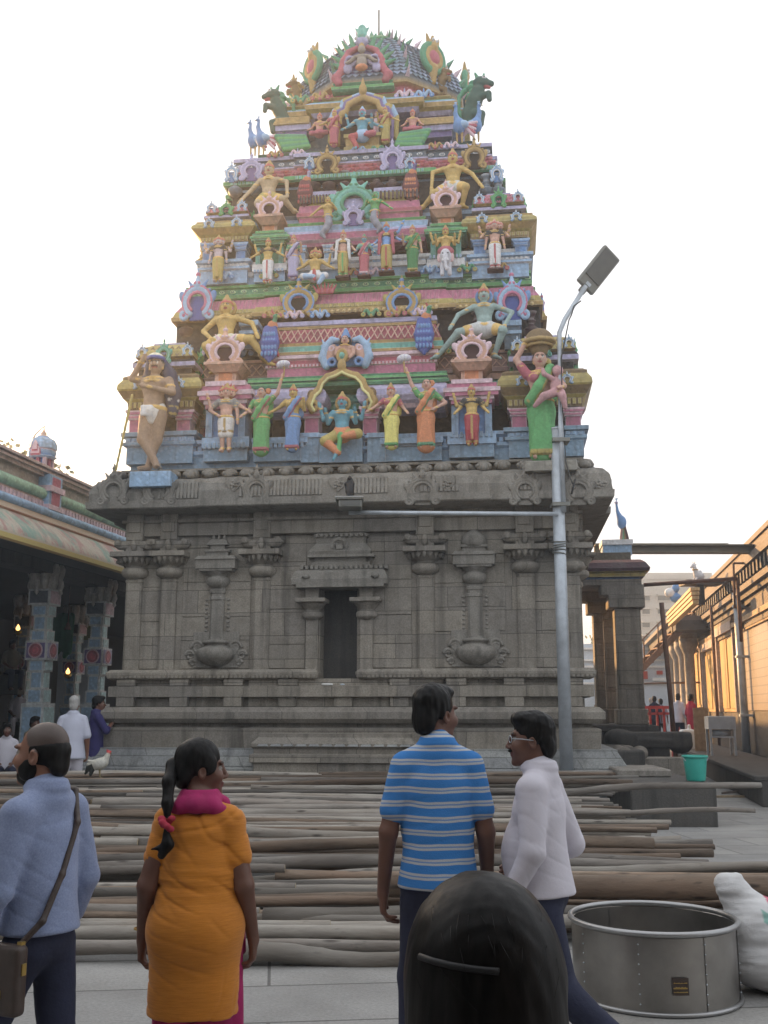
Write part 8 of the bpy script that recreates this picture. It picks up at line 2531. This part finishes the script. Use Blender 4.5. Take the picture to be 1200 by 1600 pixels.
def px_pos(px, py, Y):
    p = at(px, py, Y); return Vector((p.x, Y, 0))
DN = (0, 0, -1)
def foreground():
    navy, hairm = MATS['navy_cloth'], MATS['black_hair']
    # balding man with shoulder bag, walking left
    def bald(root, T, part):
        h = SDF(); rot = (0, 0, 14)
        h.ell(T(0, -.046, -.082), (.044, .048, .042), G5, .02, False, rot)
        for q in (-1, 1): h.ell(T(q * .052, -.025, -.055), (.016, .04, .045), G5, .02, False, rot)
        h.ell(T(0, -.11, -.04), (.05, .05, .032), G5, .01, True, rot); h.ell(T(0, -.06, -.01), (.064, .05, .055), G5, .01, True, rot)
        part('beard', h, hairm, .0055)
        b = SDF(); b.chain([(-.12, .05, 1.435), (-.07, .112, 1.32), (.02, .128, 1.14), (.11, .128, .99), (.175, .07, .90)], [.012] * 5, G5, .01)
        b.chain([(-.12, .05, 1.435), (-.11, -.02, 1.44), (-.06, -.11, 1.3)], [.012] * 3, G5, .01)
        bag = part('shoulder_bag', (lambda s: (s.box((.185, .02, .80), (.03, .10, .12), .02, G5), s)[1])(SDF()), MATS['leather'])
        part('bag_strap', b, MATS['leather'])
        m = MB(); m.box(.165, .185, .085, .105, .87, .93, G5); m.box(.214, .22, .02, .05, .74, .77, G5); m.box(.175, .195, .118, .125, .82, .86, G5); m.build('bag_buckle', MATS['gold_metal'], root)
    person('balding bearded man in a pale blue shirt with a bag strap across his back', px_pos(62, 1350, 3.75), 246, 1.555,
           [((-.205, .05, 1.10), (-.215, -.06, .85), DN, (0, -1, .1), (1, 0, 0)), ((.21, .0, 1.10), (.215, -.14, .87), DN, (0, -1, .1), (-1, 0, 0))],
           [((-.10, .05, .50), (-.10, .24, .10), (0, -1, -.5)), ((.10, -.16, .50), (.09, -.20, .07), (0, -1, -.1))], 14, SK1, ('shirt', MATS['chambray']), navy, ('bald', hairm), bald, sleeves=1.92, hem=.93, fat=.95)
    # woman in orange
    def woman(root, T, part):
        d = SDF()
        d.cone((0, .01, 1.30), (0, .012, 1.14), .128, .124, G5, .05, sc=(1.25, .9, 1)); d.cone((0, .012, 1.14), (0, .02, .92), .124, .156, G5, .06, sc=(1.22, .98, 1)); d.cone((0, .02, .92), (0, .02, .48), .156, .160, G5, .06, sc=(1.2, .9, 1))
        d.ell((0, .07, .90), (.17, .11, .14), G5, .06); [d.cone((0, .022, 1.42), (q * .125, .012, 1.36), .056, .055, G5, .03) for q in (-1, 1)]
        for q, el in ((-1, (-.20, .03, 1.12)), (1, (.20, .03, 1.12))):
            sh = Vector((q * .132, .012, 1.352)); d.cone(sh, sh.lerp(Vector(el), .62), .066, .064, G5, .018); d.ell(sh, (.07, .068, .066), G5, .02)
        d.box((0, 0, .33), (.6, .6, .238), .001, G5, .006, True); d.ell((0, 0, 1.47), (.10, .11, .07), G5, .01, True); d.ell((0, .09, 1.44), (.09, .06, .05), G5, .01, True)
        def fold(F, ax):
            X = np.stack(np.meshgrid(*ax, indexing='ij'), -1).astype(np.float32)
            low = np.clip((1.0 - X[..., 2]) * 1.2, 0, 1); waist = np.exp(-((X[..., 2] - 1.12) / .07) ** 2)
            return F + .003 * vnoise(X * np.array([9, 9, 7]), 1) + .0048 * folds(X, 3) + .006 * low * np.sin(X[..., 0] * 26 + 2 * np.sin(X[..., 2] * 3) + 3 * X[..., 1]) + .005 * waist * vnoise(X * np.array([10, 10, 75]), 8)
        d.post = fold; k_ = part('kurta', d, MATS['orange_linen'])
        e = SDF()
        for q in (-1, 1): e.cone((q * .085, .01, .9), (q * .095, .0, .06), .09, .075, G5, .03)
        e.cone((-.185, -.05, 1.0), (-.195, -.03, .3), .014, .032, G5, .03, sc=(.7, 1.6, 1)); e.post = crumple(.004); part('leggings', e, MATS['magenta_cloth'], .008)
        h = SDF()
        h.chain([(-.13, .02, 1.392), (-.07, .075, 1.425), (.0, .098, 1.435), (.07, .075, 1.425), (.13, .02, 1.392)], [.022, .03, .034, .03, .022], G5, .02); h.torus((0, .012, 1.455), .072, .020, 'z', G5, .03, sc=(1.1, 1.0)); h.torus((0, .014, 1.482), .064, .014, 'z', G5, .02, sc=(1.1, 1.0)); h.chain([(-.10, -.03, 1.43), (-.12, -.10, 1.30), (-.17, -.11, 1.05), (-.195, -.07, .80)], [.03, .028, .022, .016], G5, .03)
        h.ell((0, .0, 1.52), (.055, .055, .06), G5, .01, True); h.post = crumple(.003, (40, 40, 20)); part('scarf', h, MATS['magenta_cloth'])
        # ponytail, red tie and tuft, clip, earring
        p = SDF(); p.chain([T(0, .10, .035), T(0, .13, .02), (.128, .075, 1.53), (.122, .115, 1.44), (.118, .128, 1.395)], [.026, .028, .027, .023, .016], G5, .02); p.post = crumple(.003, (90, 90, 25)); part('ponytail', p, hairm)
        base = Vector((.118, .130, 1.385))
        q = SDF()
        for i in range(7): q.ell(base + Vector((.022 * math.cos(i * .9), .022 * math.sin(i * .9) + .01, -.005 - .014 * (i % 4))), (.018, .017, .014), G5, .006)
        part('hair_tie', q, MATS['red_cloth'])
        u = SDF(); u.chain([base + Vector((0, .01, -.05)), base + Vector((-.01, .015, -.11)), base + Vector((.015, .015, -.155))], [.012, .027, .017], G5, .01); u.cone(base + Vector((0, .01, -.12)), base + Vector((.06, .02, -.13)), .016, .005, G5, .01); u.post = crumple(.003, (90, 90, 30)); part('hair_tuft', u, hairm)
        r = SDF(); r.ell(T(.074, .01, -.058), .009, G5); r.ell(T(.045, .12, .045), (.012, .01, .006), G5); part('earring', r, MATS['pearl'], .004)
        w = MB()
        for i in range(24):
            a, b = 2 * math.pi * i / 24, 2 * math.pi * (i + 1) / 24; w.bar((.242 + .034 * math.cos(a), -.03 + .034 * math.sin(a), .90), (.242 + .034 * math.cos(b), -.03 + .034 * math.sin(b), .90), .004, .007, G5)
        w.build('bangle', MATS['gold_metal'], root)
    person('woman in an orange kurta with a magenta scarf and black ponytail looking right', px_pos(308, 1400, 4.1), 180, 1.475,
           [((-.208, .04, 1.09), (-.245, -.05, .85), DN, (0, -1, .0), (1, 0, 0)), ((.208, .05, 1.09), (.238, -.03, .85), DN, (0, -1, 0), (-1, 0, 0))],
           [((-.10, .0, .48), (-.10, .02, .08), (0, -1, -.2)), ((.10, -.03, .48), (.10, -.0, .08), (0, -1, -.2))], -76, SK2, None, None, ('tied', hairm), woman, fat=1.12, sw=.13)
    # man in striped polo
    def watch(root, T, part): pass
    person('man in a blue and white striped polo shirt seen from behind, looking right', px_pos(684, 1300, 4.62), 183, 1.70,
           [((-.205, .03, 1.08), (-.225, -.08, .83), DN, (0, -1, 0), (1, 0, 0)), ((.215, .02, 1.08), (.235, -.05, .82), DN, (0, -1, 0), (-1, 0, 0))],
           [((-.10, .0, .48), (-.11, .05, .08), (0, -1, -.2)), ((.10, -.05, .48), (.11, .0, .08), (0, -1, -.2))], -52, SK2, ('shirt', MATS['striped_polo']), navy, ('short', hairm), None, sleeves=.66, hem=.855)
    # man in white shirt with glasses, walking left
    def glasses(root, T, part):
        m = MB()
        for q in (-1, 1):
            pts = [T(q * .032 + .022 * math.cos(a), -.104 + abs(q * .032 + .022 * math.cos(a)) * .25, .004 + .016 * math.sin(a)) for a in [i * math.pi / 8 for i in range(17)]]
            m.tube(pts, .0022, 6, G5, cap=False); m.tube([T(q * .054, -.09, .008), T(q * .078, -.04, .006), T(q * .079, .01, .0)], .0022, 6, G5)
        m.tube([T(-.012, -.102, .006), T(.012, -.102, .006)], .0022, 6, G5); m.build('spectacles', MATS['galvanised_steel'], root)
        b = SDF(); b.ell(T(0, -.098, -.050), (.026, .008, .007), G5); part('moustache', b, hairm, .004)
    person('man in a loose white shirt and dark trousers with spectacles walking left', px_pos(842, 1330, 4.6), 246, 1.58,
           [((-.225, .10, 1.09), (-.19, -.12, .98), (.25, -.9, -.25), (0, -.2, 1), (1, 0, 0)), ((.21, .03, 1.10), (.21, -.10, .86), DN, (0, -1, 0), (-1, 0, 0))],
           [((-.10, -.10, .50), (-.10, -.06, .08), (0, -1, -.2)), ((.10, .12, .50), (.11, .46, .24), (0, -.6, -.9))], 18, SK2, ('shirt', MATS['white_cloth']), navy, ('short', hairm), glasses, sleeves=1.80, hem=.89, belly=.035, fat=1.02)
    # near head with tied black hair
    def near(root, T, part):
        c = MB(); pts = [T(x, .033 + .107 * math.sqrt(max(0, 1 - (x / .101) ** 2)), .055 + .07 * (x - .085)) for x in (.085, .07, .05, .03, .012, -.004)]; c.tube(pts, .0042, 8, G5); c.build('hair_clip', MATS['black_plastic'], root)
        w = MB(); rnd = random.Random(3)
        for i in range(60):     # loose hairs along the crown
            a, e = rnd.uniform(0, 6.28), rnd.uniform(.1, .9)
            o = Vector((.099 * math.cos(a) * math.cos(e), .03 + .107 * math.sin(a) * math.cos(e), .03 + .111 * math.sin(e)))
            t = Vector((-o.x * .4 + rnd.uniform(-.03, .03), .06, -.05)) * rnd.uniform(.3, .9); n = o.normalized() * rnd.uniform(.002, .010)
            w.tube([T(*o), T(*(o + t * .5 + n)), T(*(o + t + n * .5))], [.0004, .0003, .0002], 3, G5)
        w.build('loose_hair', hairm, root)
        d = SDF(); d.cone((0, .01, 1.36), (0, .02, .3), .15, .17, G5, .06, sc=(1.25, .9, 1)); [d.cone((0, .022, 1.42), (q * .145, .012, 1.355), .06, .062, G5, .035) for q in (-1, 1)]; d.ell((0, 0, 1.47), (.09, .1, .06), G5, .01, True); d.box((0, 0, .22), (.6, .6, .12), .001, G5, .006, True); d.post = crumple(.005); part('dress', d, MATS['magenta_cloth'], .012)
    person('person close to the camera with black hair held by a dark clip', Vector((.103, 1.15, 0)), 178, 1.412,
           [((-.24, .03, 1.10), (-.25, -.05, .86), DN, (0, -1, 0), (1, 0, 0)), ((.24, .03, 1.10), (.25, -.05, .86), DN, (0, -1, 0), (-1, 0, 0))],
           [((-.10, 0, .48), (-.10, .02, .08), (0, -1, -.2)), ((.10, 0, .48), (.10, .02, .08), (0, -1, -.2))], 4, SK2, None, None, ('tied', hairm), near, res=.0065)
foreground()

def background():
    hairm, gh, navy = MATS['black_hair'], MATS['grey_hair'], MATS['navy_cloth']
    std = [((-.215, .03, 1.10), (-.225, -.06, .85), DN, (0, -1, 0), (1, 0, 0)), ((.215, .03, 1.10), (.225, -.06, .85), DN, (0, -1, 0), (-1, 0, 0))]
    st = [((-.10, -.05, .48), (-.10, .0, .08), (0, -1, -.2)), ((.10, .03, .48), (.10, .08, .08), (0, -1, -.2))]
    person('white-haired man in a long white shirt walking away by the pillar', px_pos(113, 1150, 16.7), 190, 1.80, std, st, 0, SK1, ('shirt', MATS['lilac_white_cloth']), MATS['white_cloth'], ('short', gh), res=.016, sleeves=.9, hem=.78, fat=1.18)
    person('child in navy clothes with black hair standing at the left corner of the tower base', px_pos(150, 1150, 18.2), 120, 1.82, [((-.23, -.1, 1.15), (-.1, -.25, 1.3), (0, -.5, .8), (1, 0, 0), (0, 1, 0)), std[1]], st, -20, SK2, ('shirt', MATS['navy_purple']), MATS['navy_purple'], ('short', hairm), res=.016, sleeves=1.3, hem=.6)
    # seated people: body builder with bent knees
    sit = [((-.12, -.40, .88), (-.12, -.36, .50), (0, -1, -.2)), ((.12, -.40, .88), (.12, -.36, .50), (0, -1, -.2))]
    lap = [((-.21, -.04, 1.12), (-.12, -.30, 1.0), (.3, -1, 0), (1, 0, .3), (0, 0, -1)), ((.21, -.04, 1.12), (.12, -.30, 1.0), (-.3, -1, 0), (-1, 0, .3), (0, 0, -1))]
    def seat(label, px, py_head, Y, yaw, H, sk, mt, tr, hair, grp):
        p = at(px, py_head, Y); H_ = H
        o = person(label, Vector((p.x, Y, p.z - H_)), yaw, H_, lap, sit, 0, sk, ('shirt', mt), tr, hair, res=.018, sleeves=.9, hem=.88, group=grp, fat=1.05)
        b = MB(); top = o.location.z + .84 * H_ / 1.7
        b.box(p.x - .3, p.x + .3, Y - .25, Y + .25, max(0, top - .5), max(.1, top), G5); b = b.build('seat_block', MATS['dark_granite'], None, .01); tag(b, 'low dark stone seat under the ' + label.split(' in ')[0] + ' in ' + ' '.join(label.split(' in ')[1].split()[:5]), 'seat')
    g1 = 'people sitting in the left hall'; g2 = 'people at the far end of the passage'
    seat('seated man in a white shirt at the left edge of the photo', 12, 1130, 18.5, 20, 1.66, SK2, MATS['white_cloth'], navy, ('short', hairm), g1)
    seat('seated person in grey cloth in front of the first blue pillar base', 54, 1120, 19.5, 60, 1.6, SK2, MATS['girder_paint'], navy, ('short', hairm), g1)
    seat('seated old man in pale pink cloth deep inside the dark hall', 31, 1075, 27, 20, 1.7, SK2, MATS['white_cloth'], MATS['white_cloth'], ('bald', hairm), g1)
    seat('seated person in a grey shirt high up in the dark hall', 20, 1000, 26, 40, 1.7, SK2, MATS['girder_paint'], navy, ('short', hairm), g1)
    for px, py, Y, mt, hr, lb in ((1005, 1098, 37.5, 'girder_paint', hairm, 'far person in brown cloth behind the red barrier'), (1017, 1091, 38, 'white_cloth', gh, 'far person in a white top behind the red barrier'), (1022, 1088, 37.5, 'navy_cloth', hairm, 'far person in dark cloth behind the red barrier'), (1032, 1092, 38, 'chambray', hairm, 'far person in a blue top behind the red barrier')):
        p = at(px, py, Y); person(lb, Vector((p.x, Y, p.z - 1.66)), 160, 1.66, std, st, 10, SK2, ('shirt', MATS[mt]), navy, ('short', hr), res=.03, sleeves=.9, hem=.8, group=g2)
    p = at(1059, 1084, 33); person('far person in a pale lilac shirt standing by the steel post', Vector((p.x, 33, p.z - 1.7)), 150, 1.7, std, st, 0, SK2, ('shirt', MATS['lilac_white_cloth']), navy, ('short', hairm), res=.025, sleeves=1.5, hem=.8, group=g2)
    p = at(1079, 1085, 31); person('far person in a crimson top standing by the hall columns', Vector((p.x, 31, p.z - 1.62)), 110, 1.62, std, st, 0, SK2, ('shirt', MATS['red_cloth']), MATS['red_cloth'], ('short', hairm), res=.025, sleeves=1.4, hem=.55, group=g2)
_t = mat('navy_purple'); _t.color((.035, .03, .12)); _t.rough(.85)
background()
# ================================================================ light, sky, camera
SUN_AZ, SUN_EL = R(-35), R(14)     # measured from +Y towards -X, and above the horizon
def world():
    w = bpy.data.worlds.new('World'); scene.world = w; w.use_nodes = True
    nt = w.node_tree
    bg = nt.nodes['Background']
    sky = nt.nodes.new('ShaderNodeTexSky'); sky.sky_type = 'NISHITA'; sky.sun_disc = False
    sky.sun_elevation = SUN_EL; sky.sun_rotation = SUN_AZ
    sky.dust_density = 3.0; sky.air_density = 1.0; sky.ozone_density = 1.0
    mx = nt.nodes.new('ShaderNodeMix'); mx.data_type = 'RGBA'; mx.inputs[0].default_value = .84; mx.inputs[7].default_value = (5.6, 5.7, 5.9, 1)   # thin bright overcast
    nt.links.new(sky.outputs[0], mx.inputs[6]); nt.links.new(mx.outputs[2], bg.inputs[0]); bg.inputs[1].default_value = .1
    l = bpy.data.lights.new('sun', 'SUN'); l.energy = 4.2; l.angle = R(.6); l.color = (1, .54, .20)
    o = bpy.data.objects.new('sun', l); COL.objects.link(o)
    d = Vector((math.sin(SUN_AZ) * math.cos(SUN_EL), math.cos(SUN_AZ) * math.cos(SUN_EL), math.sin(SUN_EL)))
    o.rotation_euler = d.to_track_quat('Z', 'Y').to_euler(); o.location = d * 60
    cam = bpy.data.cameras.new('camera'); c = bpy.data.objects.new('camera', cam); COL.objects.link(c)
    cam.lens = 36; cam.sensor_width = 36; cam.sensor_fit = 'AUTO'; cam.clip_end = 3000; cam.clip_start = .05
    c.location = (0, 0, CAM_H); c.rotation_euler = (math.pi / 2 + PITCH, 0, 0)
    scene.camera = c
    vs = scene.view_settings
    vs.view_transform = 'Standard'; vs.look = 'None'; vs.gamma = 1; vs.exposure = 1.3; vs.use_curve_mapping = False
    scene.cycles.max_bounces = 6; scene.cycles.diffuse_bounces = 3
    scene.cycles.use_denoising = True
world()
def haze():
    m = MB(); m.box(-245, 245, -45, 425, -1.4, 24, G5)
    hm = bpy.data.materials.new('haze'); hm.use_nodes = True; nt = hm.node_tree
    nt.nodes.remove(nt.nodes['Principled BSDF']); v = nt.nodes.new('ShaderNodeVolumePrincipled')
    v.inputs['Color'].default_value = (.80, .90, 1, 1); v.inputs['Density'].default_value = .0036; v.inputs['Anisotropy'].default_value = .65
    nt.links.new(v.outputs[0], nt.nodes['Material Output'].inputs['Volume'])
    tag(m.build('haze', hm), kind='stuff')
haze()
